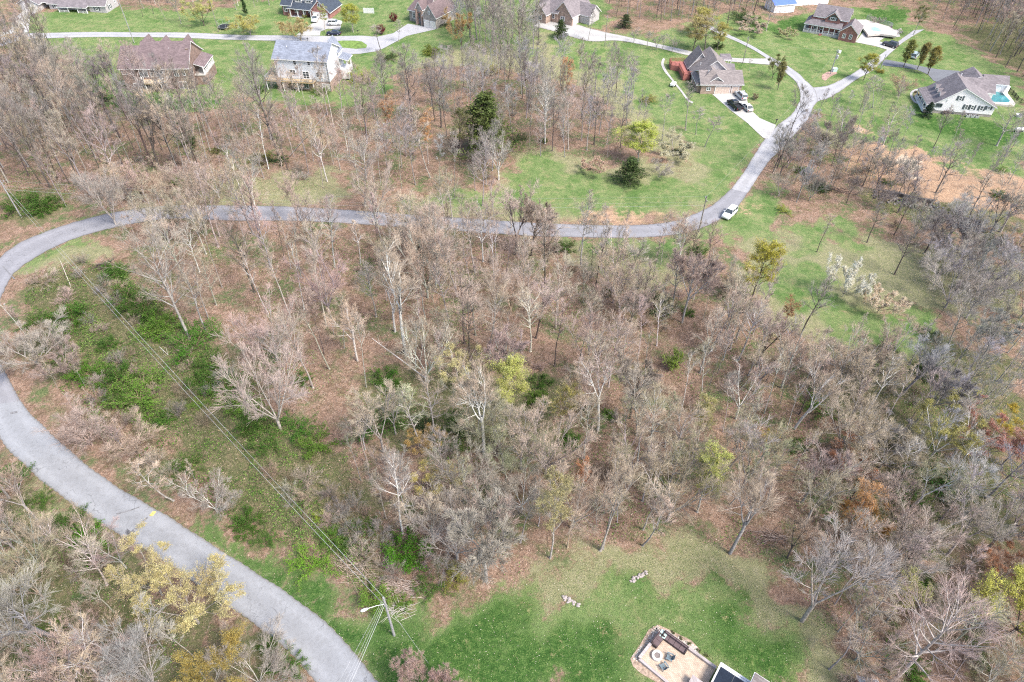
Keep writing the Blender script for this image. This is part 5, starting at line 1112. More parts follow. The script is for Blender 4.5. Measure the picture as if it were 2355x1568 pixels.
for phrase in sorted({q[5] for q in IND}):
    placed = [q for q in IND if q[5] == phrase]
    yy = sorted(p[1] for p in placed); nrow = 1 if len(placed) < 9 else 3
    cuts = [yy[len(yy) * k // nrow] for k in range(1, nrow)]; groups = {}
    for p in placed: groups.setdefault((WORDS[p[2].rstrip('0123456789')], sum(p[1] >= c for c in cuts)), []).append(p)
    for (kind, row), ps in groups.items():
        ps.sort(key=lambda p: proj((p[0], p[1], 0))[0])
        rw = {1: ['in '], 3: ['near rows of ', 'middle rows of ', 'far rows of ']}[nrow][row]
        for k, (x, y, key, (bark, twig), hh, _, _) in enumerate(ps):
            sm = hh / PROTO[key][1]
            plant(key, (x, y, float(hgt(x, y))), hh, '%s, %s, %s%s' % (kind, ORD[k], rw, phrase), 'tree', 'bare_tree', group='bare trees, ' + phrase, bark=vc(bark, .2), twig=vc(twig, .16), squash=min(1.35, max(0.8, sm ** -0.5)), lean=0.07)
ORD = [o.replace('from the left', 'from left') for o in ORD]
# the remaining, smallest looking trees of the woods: one mass built with geometry nodes
def tint_mat(name, sub):
    m, nt, b = new_mat(name); a = nt.node('ShaderNodeAttribute', attribute_name=sub); a.attribute_type = 'INSTANCER'
    f = nt.noise(1.2, 4, 0.7, nt.node('ShaderNodeTexCoord').outputs['Object'])
    nt.link(nt.mix(1.0, a.outputs['Color'], nt.ramp(f, [(0.3, (.65,) * 3), (0.7, (1.3,) * 3)]), 'MULTIPLY'), b.inputs['Base Color']); return m
mb_, mt_ = tint_mat('far_bark', 'bark_tint'), tint_mat('far_twig', 'twig_tint')
mkeys = sorted({q[2] for q in MASS}); src = bpy.data.collections.new('far_tree_kinds')
for k, key in enumerate(mkeys):
    me = bpy.data.meshes.new('far_tree'); bm = bmesh.new()
    for i, (nm, pm) in enumerate(PROTO[key][0]):
        n0 = len(bm.faces); bm.from_mesh(pm); bm.faces.ensure_lookup_table()
        for f in bm.faces[n0:]: f.material_index = i
    bm.to_mesh(me); bm.free(); me.materials.append(mb_); me.materials.append(mt_)
    src.objects.link(bpy.data.objects.new('%02d_far_tree' % k, me))
me = bpy.data.meshes.new('distant_woods'); me.from_pydata([(q[0], q[1], float(hgt(q[0], q[1]))) for q in MASS], [], [])
cl = [(vc(q[3][0], .2), vc(q[3][1], .16)) for q in MASS]
for nm, typ, vals in (('kind', 'INT', [mkeys.index(q[2]) for q in MASS]), ('size', 'FLOAT', [q[4] / PROTO[q[2]][1] for q in MASS]), ('turn', 'FLOAT', [rnd.uniform(0, 6.28) for q in MASS])):
    me.attributes.new(nm, typ, 'POINT').data.foreach_set('value', vals)
for nm, i in (('bark_tint', 0), ('twig_tint', 1)):
    me.attributes.new(nm, 'FLOAT_COLOR', 'POINT').data.foreach_set('color', np.array([(*c[i], 1) for c in cl], np.float32).ravel())
dw = bpy.data.objects.new('distant_woods', me); C.objects.link(dw); tag(dw, 'grey brown mass of smaller bare trees filling the farther woods', kind='stuff')
ng = bpy.data.node_groups.new('scatter_trees', 'GeometryNodeTree')
ng.interface.new_socket('Geometry', in_out='INPUT', socket_type='NodeSocketGeometry'); ng.interface.new_socket('Geometry', in_out='OUTPUT', socket_type='NodeSocketGeometry')
N_ = ng.nodes.new; L_ = ng.links.new
gi, go, ip, ci, rp = N_('NodeGroupInput'), N_('NodeGroupOutput'), N_('GeometryNodeInstanceOnPoints'), N_('GeometryNodeCollectionInfo'), N_('GeometryNodeMeshToPoints')
ci.inputs['Collection'].default_value = src; ci.inputs['Separate Children'].default_value = True; ci.inputs['Reset Children'].default_value = True
def nattr(nm, typ):
    n = N_('GeometryNodeInputNamedAttribute'); n.data_type = typ; n.inputs['Name'].default_value = nm; return n.outputs['Attribute']
cx = N_('ShaderNodeCombineXYZ'); L_(nattr('turn', 'FLOAT'), cx.inputs[2])
L_(gi.outputs[0], rp.inputs[0]); L_(rp.outputs[0], ip.inputs['Points']); L_(ci.outputs[0], ip.inputs['Instance']); ip.inputs['Pick Instance'].default_value = True
L_(nattr('kind', 'INT'), ip.inputs['Instance Index']); L_(cx.outputs[0], ip.inputs['Rotation']); L_(nattr('size', 'FLOAT'), ip.inputs['Scale']); L_(ip.outputs[0], go.inputs[0])
md = dw.modifiers.new('scatter', 'NODES'); md.node_group = ng
print('FILL', len(IND), len(MASS), 'bare', n_bare)

# bare thickets (each its own object)
TH = [([(870, 1180), (1040, 1300), (1000, 1380), (850, 1300)], 6, 'at the left corner of the lower lawn'),
      ([(60, 780), (200, 940), (330, 1060), (430, 1140), (330, 1010), (200, 850), (110, 740)], 9, 'along the inside of the near bend'),
      ([(60, 640), (200, 600), (420, 700), (600, 1000), (560, 1080), (300, 860), (100, 760)], 24, 'in the left brush field'),
      ([(600, 1060), (850, 1180), (840, 1290), (680, 1200)], 18, 'under the power lines'),
      ([(0, 1130), (200, 1250), (420, 1400), (600, 1568), (0, 1568)], 22, 'left of the near road'),
      ([(1900, 850), (2354, 850), (2354, 1240), (1950, 1240)], 16, 'in the right woods'),
      ([(1950, 1250), (2354, 1250), (2354, 1568), (2000, 1568)], 12, 'in the bottom right woods'),
      ([(1300, 620), (1700, 640), (1780, 900), (1720, 1050), (1330, 960)], 20, 'in the right centre woods'),
      ([(780, 560), (1280, 570), (1250, 950), (880, 900)], 16, 'in the left centre woods'),
      ([(850, 1000), (1700, 1000), (1650, 1190), (900, 1180)], 18, 'in the lower centre woods'),
      ([(2000, 440), (2354, 520), (2354, 760), (2120, 640)], 14, 'below the creek wall'),
      ([(1780, 350), (2000, 370), (2050, 470), (1800, 450)], 12, 'right of the road below the junction'),
      ([(0, 250), (440, 300), (560, 440), (120, 460), (0, 400)], 14, 'in the upper left woods'),
      ([(550, 260), (880, 260), (900, 420), (600, 440)], 10, 'below the white house'),
      ([(900, 250), (1180, 170), (1280, 340), (930, 400)], 10, 'in the upper middle woods')]
for poly, cnt, phrase in TH:
    wp = [G(*p) for p in poly]; wp = [(p.x, p.y) for p in wp]; xs = [p[0] for p in wp]; ys = [p[1] for p in wp]; pl = []; tries = 0
    for x, y in candidates(wp, 900, 2.0):
        if len(pl) >= cnt: break
        if not free(x, y, 1.7): continue
        USED.append((x, y)); pl.append((x, y))
    for tier in (0, 1):
        sel = sorted(pl, key=lambda p: -p[1]); sel = sel[:len(sel) // 2] if tier == 0 else sel[len(sel) // 2:]
        sel.sort(key=lambda p: proj((p[0], p[1], 0))[0])
        for k, (x, y) in enumerate(sel):
            tw = rnd.choice([TW_PINK, TW_TAN, TW_GREY, (.28, .22, .16), TW_PALE])
            plant('thicket%d' % rnd.randrange(3), (x, y, float(hgt(x, y))), rnd.uniform(1.8, 3.6), 'bare thicket %s, %s of %s ones' % (phrase, ORD[k], 'farther' if tier == 0 else 'nearer'),
                  'shrub', 'bare_shrub', group='bare thickets ' + phrase, bark=vc((.26, .2, .16), .2), twig=vc(tw, .15), squash=rnd.uniform(.8, 1.2))

# ------------------------------------------------------------------ uncountable ground cover
def in_polys(polys, n, px_space=True):
    out = []
    for poly, dens in polys:
        wp = [G(*p) for p in poly]; wp = [(p.x, p.y) for p in wp]; xs = [p[0] for p in wp]; ys = [p[1] for p in wp]
        area = (max(xs) - min(xs)) * (max(ys) - min(ys)); k = int(area * dens)
        X = nrs.uniform(min(xs), max(xs), k); Y = nrs.uniform(min(ys), max(ys), k)
        ok = pip(wp, X, Y)
        for pl in ROADS_NP: ok &= ~pip(pl, X, Y)
        out.append(np.stack([X[ok], Y[ok]], 1))
    return np.concatenate(out)
WOODS_ALL = [[(290, 560), (640, 530), (1000, 550), (1500, 570), (1700, 620), (1760, 760), (1900, 860), (2100, 830), (2400, 700), (2400, 1600), (1950, 1600), (1880, 1450), (1800, 1300), (1550, 1235), (1350, 1260), (1150, 1340),
              (1000, 1390), (870, 1350), (840, 1250), (780, 1100), (640, 980), (480, 770), (320, 650)],
             [(-60, 100), (140, 110), (230, 220), (480, 270), (860, 240), (1100, 140), (1300, 200), (1480, 300), (1420, 370), (1230, 360), (1100, 400), (900, 430), (500, 455), (120, 470), (-60, 420)],
             [(-60, 1080), (60, 1110), (250, 1260), (420, 1390), (560, 1490), (680, 1600), (-60, 1640)],
             [(1780, 330), (1980, 330), (2120, 440), (2400, 560), (2400, 700), (2150, 700), (2050, 500), (1750, 450)]]
BRUSH_ALL = [[(60, 640), (200, 600), (400, 700), (640, 960), (800, 1050), (860, 1250), (900, 1370), (780, 1330), (650, 1250), (520, 1190), (380, 1110), (250, 1020), (120, 880), (60, 770)]]
def scatter_sticks(name, pts, lmin, lmax, rad, up, m, label, arch=True):
    n = len(pts); z = hgt(pts[:, 0], pts[:, 1]); L = nrs.uniform(lmin, lmax, n); a = nrs.uniform(0, 2 * np.pi, n); el = nrs.uniform(up[0], up[1], n)
    P0 = np.stack([pts[:, 0], pts[:, 1], z + 0.02], 1)
    D = np.stack([np.cos(a) * np.cos(el), np.sin(a) * np.cos(el), np.sin(el)], 1)
    P1 = P0 + D * (L * 0.55)[:, None]; D2 = D + nrs.normal(size=(n, 3)) * 0.4; D2[:, 2] -= 0.25 if arch else 0; D2 /= np.linalg.norm(D2, axis=1, keepdims=True)
    P2 = P1 + D2 * (L * 0.5)[:, None]; P2[:, 2] = np.maximum(P2[:, 2], z + 0.03)
    V = []; F = []; off = 0
    for A, B, r0, r1 in ((P0, P1, rad, rad * .7), (P1, P2, rad * .7, rad * .3)):
        d = B - A; d /= np.maximum(np.linalg.norm(d, axis=1, keepdims=True), 1e-6); ref = np.array([[0.3, 0.5, 0.81]])
        u = np.cross(d, ref); u /= np.maximum(np.linalg.norm(u, axis=1, keepdims=True), 1e-6); w = np.cross(d, u)
        t = 2 * np.pi * np.arange(3) / 3; ring = u[:, None, :] * np.cos(t)[None, :, None] + w[:, None, :] * np.sin(t)[None, :, None]
        v = np.concatenate([A[:, None, :] + ring * r0, B[:, None, :] + ring * r1], 1).reshape(-1, 3)
        base = (np.arange(n) * 6)[:, None]; i = np.arange(3)[None, :]; j = (i + 1) % 3
        F.append(np.stack([base + i, base + j, base + j + 3, base + i + 3], 2).reshape(-1, 4) + off); V.append(v); off += len(v)
    me = np_mesh(name, np.concatenate(V), [np.concatenate(F)], m)
    o = bpy.data.objects.new(name, me); C.objects.link(o); tag(o, label, kind='stuff'); return o
def vary(name, cols, sc=0.6):
    m, nt, b = new_mat(name); geo = nt.node('ShaderNodeNewGeometry'); f = nt.noise(sc, 3, 0.7, geo.outputs['Position'])
    r = nt.math('ADD', nt.math('MULTIPLY', f, 0.55), nt.math('MULTIPLY', geo.outputs['Random Per Island'], 0.45))
    nt.link(nt.ramp(r, [(0.25 + 0.5 * i / (len(cols) - 1), c) for i, c in enumerate(cols)]), b.inputs['Base Color'])
    return m
m_stick = vary('dead_twig_litter', [(.12, .09, .07), (.3, .22, .17), (.5, .42, .36)])
scatter_sticks('undergrowth', in_polys([(p, 2.2) for p in WOODS_ALL], 0), 0.5, 2.0, 0.016, (0.2, 1.3), m_stick, 'tangled bare undergrowth of the woods')
scatter_sticks('brush_undergrowth', in_polys([(p, 7.0) for p in BRUSH_ALL], 0), 0.4, 1.7, 0.015, (0.2, 1.3), vary('bramble', [(.06, .05, .03), (.17, .13, .08), (.10, .14, .04), (.46, .37, .27)], .4), 'tangle of brambles and dead stems in the left brush field')
def scatter_leaves(name, pts, size, lift, m, label, flat=1.0, lifts=None):
    n = len(pts); z = hgt(pts[:, 0], pts[:, 1]); up = nrs.uniform(lift[0], lift[1], n) if lifts is None else lifts * nrs.uniform(.25, 1, n) + .03
    P = np.stack([pts[:, 0], pts[:, 1], z + up], 1)
    N = nrs.normal(size=(n, 3)); N[:, 2] = np.abs(N[:, 2]) + flat; N /= np.linalg.norm(N, axis=1, keepdims=True)
    A = np.cross(N, nrs.normal(size=(n, 3))); A /= np.linalg.norm(A, axis=1, keepdims=True); B = np.cross(N, A)
    s = size * nrs.uniform(0.5, 1.4, (n, 1))
    V = np.stack([P - A * s, P - B * s * .6, P + A * s, P + B * s * .6], 1).reshape(-1, 3)
    me = np_mesh(name, V, [(np.arange(n) * 4)[:, None] + np.arange(4)[None, :]], m)
    o = bpy.data.objects.new(name, me); C.objects.link(o); tag(o, label, kind='stuff'); return o
# leaf litter lying on the forest floor
scatter_leaves('leaf_litter', in_polys([(p, 5.0) for p in WOODS_ALL] + [(p, 4.0) for p in BRUSH_ALL], 0), 0.075, (0.02, 0.07), vary('dead_leaves', [(.13, .085, .06), (.30, .20, .15), (.42, .30, .23), (.58, .47, .39)], 1.2), 'dead leaf litter on the forest floor', 2.0)
# low green honeysuckle and grass in and around the woods
gp = in_polys([(p, 24.0) for p in BRUSH_ALL], 0)
f = np.sin(gp[:, 0] * 0.5 + 1.3 * np.sin(gp[:, 1] * 0.37)) * np.sin(gp[:, 1] * 0.45 + 1.1 * np.sin(gp[:, 0] * 0.31)) + 0.5 * np.sin(gp[:, 0] * 1.3) * np.sin(gp[:, 1] * 1.1) + 0.35 * np.sin(gp[:, 0] * 2.7 + 1) * np.sin(gp[:, 1] * 2.4)
keep = f + nrs.uniform(-.25, .25, len(f)) > -0.02
scatter_leaves('green_ground_cover', gp[keep], 0.10, None, vary('honeysuckle_leaves', [(.02, .055, .01), (.06, .14, .02), (.17, .28, .05)], .8), 'low green vine cover in the left brush field', 0.6, lifts=np.clip(f[keep], 0.05, 1.2) * 1.1)
band = in_polys([(q, 42.0) for q in ([(260, 600), (300, 620), (370, 700), (440, 760), (500, 810), (520, 880), (580, 930), (660, 960), (760, 1030), (700, 1060), (600, 1020), (520, 960), (440, 900), (400, 790), (290, 700), (230, 640)],
    [(120, 720), (200, 700), (260, 760), (300, 860), (390, 930), (370, 990), (280, 960), (180, 880), (130, 790)], [(560, 1120), (700, 1150), (800, 1250), (860, 1360), (760, 1330), (640, 1240)])], 0)
fb = np.sin(band[:, 0] * 0.9 + 1.5 * np.sin(band[:, 1] * 0.7)) * np.sin(band[:, 1] * 0.8 + 1.2 * np.sin(band[:, 0] * 0.6)) + 0.5 * np.sin(band[:, 0] * 2.3) * np.sin(band[:, 1] * 2.0) + nrs.uniform(-.3, .3, len(band))
scatter_leaves('vine_thicket', band[fb > -.35], 0.085, None, vary('vine_leaves', [(.02, .055, .012), (.065, .15, .025), (.15, .27, .045), (.24, .33, .09)], 1.1), 'continuous green honeysuckle thicket running down the left slope', 0.4, lifts=np.clip(fb[fb > -.35] + .5, 0.1, 1.5) * .9)
keep2 = (~keep) & (nrs.random(len(f)) < .3)
scatter_leaves('dry_ground_cover', gp[keep2], 0.07, (0.02, .5), vary('dull_leaves', [(.09, .10, .035), (.2, .18, .08), (.33, .27, .15)], .8), 'dull olive ground cover in the left brush field', 0.6)
gw = in_polys([(p, 8.0) for p in WOODS_ALL], 0)
f = np.sin(gw[:, 0] * 0.23 + 1.3 * np.sin(gw[:, 1] * 0.17)) * np.sin(gw[:, 1] * 0.21 + 1.1 * np.sin(gw[:, 0] * 0.15)) + 0.35 * np.sin(gw[:, 0] * 0.9) * np.sin(gw[:, 1] * 0.8)
scatter_leaves('green_understory', gw[f + nrs.uniform(-.15, .15, len(f)) > 0.30], 0.10, (0.05, 0.9), vary('understory_leaves', [(.03, .075, .018), (.075, .165, .03), (.16, .26, .05)], .8), 'patchy green understory leaves in the woods', 0.6)
LAWN_N = [[(880, 1600), (780, 1465), (680, 1368), (580, 1300), (475, 1235), (500, 1225), (600, 1265), (700, 1335), (800, 1395), (880, 1425), (1010, 1395), (1150, 1345), (1250, 1310), (1500, 1250), (1640, 1250), (1720, 1330), (1840, 1440), (1900, 1600)]]
def scatter_blades(name, pts, h, m, label):
    n = len(pts); z = hgt(pts[:, 0], pts[:, 1]); a = nrs.uniform(0, 6.28, n); w = h * 0.35
    P = np.stack([pts[:, 0], pts[:, 1], z + 0.0], 1); A = np.stack([np.cos(a), np.sin(a), 0 * a], 1)
    tip = P + np.stack([nrs.normal(0, h * .6, n), nrs.normal(0, h * .6, n), h * nrs.uniform(.6, 1.3, n)], 1)
    V = np.stack([P - A * w, P + A * w, tip], 1).reshape(-1, 3)
    me = np_mesh(name, V, [(np.arange(n) * 3)[:, None] + np.arange(3)[None, :]], m)
    o = bpy.data.objects.new(name, me); C.objects.link(o); tag(o, label, kind='stuff'); return o
scatter_blades('grass', in_polys([(LAWN_N[0], 45.0)], 0), 0.085, vary('grass_tufts', [(.03, .09, .015), (.09, .17, .04), (.22, .28, .09)], .35), 'short grass tufts of the lower lawn')

scatter_leaves('lawn_leaves', in_polys([(LAWN_N[0], 1.6)], 0), 0.05, (0.03, 0.09), vary('pale_fallen_leaves', [(.30, .22, .14), (.5, .44, .33), (.7, .66, .55)], 1.5), 'scattered pale fallen leaves on the lower lawn', 3.0)
ed = []
for pl in ROADS_NP[:3]:
    a = np.array(pl)
    for k in range(len(a) - 1):
        L = np.linalg.norm(a[k + 1] - a[k])
        if L > 3: continue
        for q in range(int(L * 9) + 1):
            t = rnd.random(); ed.append(a[k] + (a[k + 1] - a[k]) * t + np.array([rnd.gauss(0, .22), rnd.gauss(0, .22)]))
scatter_leaves('road_edge_debris', np.array(ed), 0.045, (0.07, 0.09), vary('road_edge_bits', [(.12, .09, .06), (.26, .20, .15), (.42, .38, .33)], 1.5), 'leaf bits and grit spilled along the road edges', 4.0)

# ------------------------------------------------------------------ houses
def crop(x0, y0, s): return lambda x, y: ((x0 + x / s) * .7663, (y0 + y / s) * .7663)
class House:
    def __init__(s, name, c, o, a, label, cat='house'):
        O = G(*c(*o)); A = G(*c(*a)); s.t = math.atan2(A.y - O.y, A.x - O.x); s.O = O
        s.root = empty(name, O, s.t, label, cat); s.wall = {}; s.roof = {}; s.trim = MB(); s.c = c
    def w(s, m):
        return s.wall.setdefault(m, MB())
    def r(s, m): return s.roof.setdefault(m, MB())
    def Z(s, x, y, z):
        p = GZ(*s.c(x, y), z + s.O.z); dx, dy = p.x - s.O.x, p.y - s.O.y
        return (dx * math.cos(s.t) + dy * math.sin(s.t), -dx * math.sin(s.t) + dy * math.cos(s.t))
    def plane(s, q, m, t=0.06, fas=0.2):
        """one roof plane: shingles on a thicker white board"""
        s.r(m).vslab(q, t); cen = sum((Vector(p) for p in q), Vector()) / len(q); out = []
        for p in q:
            d = Vector(p) - cen; d.z = 0; d = d.normalized() * 0.03
            if abs(Vector(p).z - max(v[2] for v in q)) < 1e-4 and len(set(round(v[2], 3) for v in q)) > 1: d = Vector()
            out.append(Vector(p) + d - Vector((0, 0, t + 0.004)))
        s.trim.vslab(out, fas)
    def block(s, x0, x1, y0, y1, ze, zr, wm, rm, axis='x', z0=-0.4, ov=0.45, hip=(0, 0), ridge=None, face_m=None):
        """gabled or hipped block; axis = ridge direction; hip = how far each ridge end is drawn in"""
        W = s.w(wm)
        if axis == 'x':
            yr = (y0 + y1) / 2 if ridge is None else ridge
            g0, g1 = not hip[0], not hip[1]
            V = [(x0, y0, z0), (x1, y0, z0), (x1, y1, z0), (x0, y1, z0), (x0, y0, ze), (x1, y0, ze), (x1, y1, ze), (x0, y1, ze), (x0, yr, zr - 0.12), (x1, yr, zr - 0.12)]
            F = [(0, 1, 5, 4), (2, 3, 7, 6)] + [(1, 2, 6, 9, 5) if g1 else (1, 2, 6, 5), (3, 0, 4, 8, 7) if g0 else (3, 0, 4, 7)]
            W.add(V, F)
            xa, xb = x0 - ov + hip[0] * 1.0, x1 + ov - hip[1] * 1.0
            for (ye, dz) in ((y0, 0), (y1, 0)):
                sl = (zr - ze) / abs(yr - ye); yo = ye - ov if ye < yr else ye + ov; zo = ze - sl * ov
                s.plane([(x0 - ov, yo, zo), (x1 + ov, yo, zo), (xb, yr, zr), (xa, yr, zr)], rm)
                if ye == y0: za = zo; ya = yo
                else: zb = zo; yb = yo
            if hip[0]: s.plane([(x0 - ov, ya, za), (x0 - ov, yb, zb), (xa, yr, zr)], rm)
            if hip[1]: s.plane([(x1 + ov, ya, za), (x1 + ov, yb, zb), (xb, yr, zr)], rm)
        else:
            xr = (x0 + x1) / 2 if ridge is None else ridge
            V = [(x0, y0, z0), (x1, y0, z0), (x1, y1, z0), (x0, y1, z0), (x0, y0, ze), (x1, y0, ze), (x1, y1, ze), (x0, y1, ze), (xr, y0, zr - 0.12), (xr, y1, zr - 0.12)]
            F = [(1, 2, 6, 5), (3, 0, 4, 7)] + [(0, 1, 5, 8, 4) if not hip[0] else (0, 1, 5, 4), (2, 3, 7, 9, 6) if not hip[1] else (2, 3, 7, 6)]
            W.add(V, F)
            ya, yb = y0 - ov + hip[0], y1 + ov - hip[1]
            for xe in (x0, x1):
                sl = (zr - ze) / abs(xr - xe); xo = xe - ov if xe < xr else xe + ov; zo = ze - sl * ov
                s.plane([(xo, y0 - ov, zo), (xo, y1 + ov, zo), (xr, yb, zr), (xr, ya, zr)], rm)
                if xe == x0: xa, za = xo, zo
                else: xb, zb = xo, zo
            if hip[0]: s.plane([(xa, y0 - ov, za), (xb, y0 - ov, zb), (xr, ya, zr)], rm)
            if hip[1]: s.plane([(xa, y1 + ov, za), (xb, y1 + ov, zb), (xr, yb, zr)], rm)
    def band(s, m, x0, x1, y0, y1, z0, z1, p=0.04):
        s.w(m).box(x0 - p, x1 + p, y0 - p, y1 + p, z0, z1)
    def frame_pos(s, side, at):
        if side == 'f': return lambda u, d, z: (u, at - d, z)
        if side == 'b': return lambda u, d, z: (u, at + d, z)
        if side == 'r': return lambda u, d, z: (at + d, u, z)
        return lambda u, d, z: (at - d, u, z)
    def obx(s, mb, P, u0, u1, d0, d1, z0, z1):
        a = P(u0, d0, z0); b = P(u1, d1, z1)
        mb.box(min(a[0], b[0]), max(a[0], b[0]), min(a[1], b[1]), max(a[1], b[1]), z0, z1)
    def win(s, side, at, u, z, w, h, nx=2, nz=2, shut=False, name='window', fm='white_trim', fw=0.13):
        P = s.frame_pos(side, at); f = MB(); u0, u1, z1 = u, u + w, z + h
        s.obx(f, P, u0, u1, 0, 0.09, z, z + fw); s.obx(f, P, u0, u1, 0, 0.09, z1 - fw, z1)
        s.obx(f, P, u0, u0 + fw, 0, 0.09, z + fw, z1 - fw); s.obx(f, P, u1 - fw, u1, 0, 0.09, z + fw, z1 - fw)
        for i in range(1, nx):
            c = u0 + w * i / nx; s.obx(f, P, c - 0.05, c + 0.05, 0, 0.08, z + fw, z1 - fw)
        for i in range(1, nz):
            c = z + h * i / nz; s.obx(f, P, u0 + fw, u1 - fw, 0, 0.07, c - 0.03, c + 0.03)
        o = f.build(name, M[fm], s.root); g = MB(); s.obx(g, P, u0 + fw * .7, u1 - fw * .7, 0, 0.035, z + fw * .7, z1 - fw * .7); g.build('pane', M['glass'], o)
        if shut:
            for a, b in ((u0 - 0.48, u0 - 0.05), (u1 + 0.05, u1 + 0.48)):
                q = MB(); s.obx(q, P, a, b, 0, 0.06, z, z1)
                for k in range(5): s.obx(q, P, a + .05, b - .05, 0.06, 0.075, z + h * (k + .2) / 5, z + h * (k + .7) / 5)
                q.build('shutter', M['shutter'], s.root)
        return o
    def garage(s, side, at, u, w, h, m='door_white', name='garage_door', z=0.0):
        P = s.frame_pos(side, at); f = MB(); s.obx(f, P, u, u + w, 0, 0.06, z, z + h)
        n = 4
        for k in range(n):
            for q in range(max(2, int(w / 0.75))):
                c = max(2, int(w / 0.75)); a = u + w * (q + .12) / c; b = u + w * (q + .88) / c
                s.obx(f, P, a, b, 0.06, 0.08, z + h * (k + .15) / n, z + h * (k + .85) / n)
        o = f.build(name, M[m], s.root)
        t = MB(); s.obx(t, P, u - .12, u, 0, 0.1, z, z + h + .12); s.obx(t, P, u + w, u + w + .12, 0, 0.1, z, z + h + .12); s.obx(t, P, u, u + w, 0, 0.1, z + h, z + h + .12)
        t.build('door_frame', M['white_trim'], o)
    def posts(s, pts, z0, z1, r=0.11, m='white_trim', name='post'):
        for x, y in pts:
            b = MB(); b.box(x - r, x + r, y - r, y + r, z0 + .15, z1 - .12); b.box(x - r * 1.5, x + r * 1.5, y - r * 1.5, y + r * 1.5, z0, z0 + .15); b.box(x - r * 1.5, x + r * 1.5, y - r * 1.5, y + r * 1.5, z1 - .12, z1)
            b.build(name, M[m], s.root)
    def rail(s, pts, z, h=0.95, m='white_trim', name='railing', gap=0.22, solid=False):
        b = MB()
        for (xa, ya), (xb, yb) in zip(pts[:-1], pts[1:]):
            L = math.hypot(xb - xa, yb - ya); n = max(1, int(L / gap))
            for zz, tt in ((z + h, .05), (z + .12, .035)): b.tube((xa, ya, zz), (xb, yb, zz), tt, n=4)
            for k in range(n + 1):
                t = k / n; x = xa + (xb - xa) * t; y = ya + (yb - ya) * t; q = 0.055 if k % 8 == 0 or k == n else 0.022
                b.box(x - q, x + q, y - q, y + q, z, z + h)
        b.build(name, M[m], s.root)
    def deck(s, poly, z, m='decking', t=0.22, name='deck_floor', legs=None, lm='white_trim'):
        MB().prism(poly, z - t, z).build(name, M[m], s.root)
        for x, y in (legs or []):
            MB().box(x - .09, x + .09, y - .09, y + .09, -0.5, z - t).build('deck_post', M[lm], s.root)
    def vents(s, pts):
        for x, y, z in pts: MB().lathe([(0.09, z - .2), (0.09, z + .35), (0.14, z + .36), (0.1, z + .48)], 8, x, y).build('roof_vent', M['white_trim'], s.root)
    def done(s):
        for m, b in s.wall.items(): b.build('wall', M[m], s.root)
        for m, b in s.roof.items(): b.build('roof', M[m], s.root)
        if s.trim.v: s.trim.build('roof_trim', M['white_trim'], s.root)

# the brown roofed brick house
h = House('brick_house', crop(330, 90, 7.127), (380, 1290), (1830, 1260), 'large brown brick house with purplish brown roof and white back deck')
h.block(0, 6, 0, 12, 6.35, 9.9, 'brick_brown', 'roof_purple'); h.block(5.6, 18.4, 0, 12.6, 6.35, 10.9, 'brick_brown', 'roof_purple')
for x0, x1, z in ((2.0, 6.6, 10.0), (7.2, 11.0, 9.6), (13.6, 17.0, 9.8)): h.block(x0, x1, 9, 14.2, 5.8, z, 'brick_brown', 'roof_purple', 'y')
h.plane([(18.75, 3.2, 5.9), (21.6, 3.2, 4.9), (21.6, 11.8, 4.9), (18.75, 11.8, 5.9)], 'roof_purple')
h.deck([(18.45, 2.8), (21.4, 2.8), (21.4, 12), (18.45, 12)], 2.9, 'concrete', 0.3, 'porch_floor')
h.w('brick_brown').box(18.45, 21.3, 2.9, 11.9, -.4, 2.6)
h.posts([(21.2, 3.1), (21.2, 7.4), (21.2, 11.7)], 2.9, 4.95); h.rail([(21.2, 3.1), (21.2, 11.7)], 2.9)
for u, z, w, hh, nx, nz in ((0.3, 4.3, 1.6, 1.1, 1, 1), (2.5, 4.3, 1.2, 1.1, 1, 1), (4.9, 3.6, 2.3, 1.8, 2, 3), (7.8, 3.6, 1.5, 1.8, 1, 3), (11.6, 3.5, 1.3, 1.8, 1, 3), (14.2, 3.7, 1.3, 1.7, 2, 1), (16.5, 3.9, .8, 1.4, 1, 1)):
    h.win('f', 0, u, z, w, hh, nx, nz)
h.win('f', 0, 9.5, 3.1, 1.9, 2.3, 2, 3, name='patio_door'); h.win('f', 0, 14.5, 0.1, 2.3, 2.2, 2, 1, name='garden_door'); h.win('f', 0, 7.0, 0.1, 1.8, 2.1, 2, 1, name='garden_door')
h.win('r', 18.4, 1.6, 3.6, 1.0, 1.5, 1, 1)
h.win('f', 0, 2.2, 1.0, 1.3, 1.0, 2, 1)
dk = [(5.6, -0.06), (5.6, -1.6), (6.6, -2.8), (11.0, -2.8), (12.2, -1.6), (12.2, -0.06)]
h.deck(dk, 3.0, 'decking', .25, legs=[(6.7, -2.6), (10.9, -2.6), (12, -1.5), (5.8, -1.5)]); h.rail([dk[0], dk[1], dk[2], dk[3], dk[4], dk[5]], 3.0)
st = MB()
for k in range(10): st.box(4.4, 5.5, -1.5 - .28 * k, -1.5 - .28 * (k - 1), 2.8 - .3 * k, 2.86 - .3 * k)
st.slab([(4.4, -1.3, 2.8), (4.46, -1.3, 2.8), (4.46, -4.2, 0), (4.4, -4.2, 0)], .3); st.build('stairs', M['white_trim'], h.root); h.rail([(4.4, -1.3), (5.6, -1.3)], 3.0)
h.vents([(2.2, 2.2, 7.2), (13, 4.6, 9.2), (8, 3.0, 8.0)])
MB().box(17.6, 18.3, 4, 5, 8, 9.6).build('chimney', M['brick_brown'], h.root)
h.done()

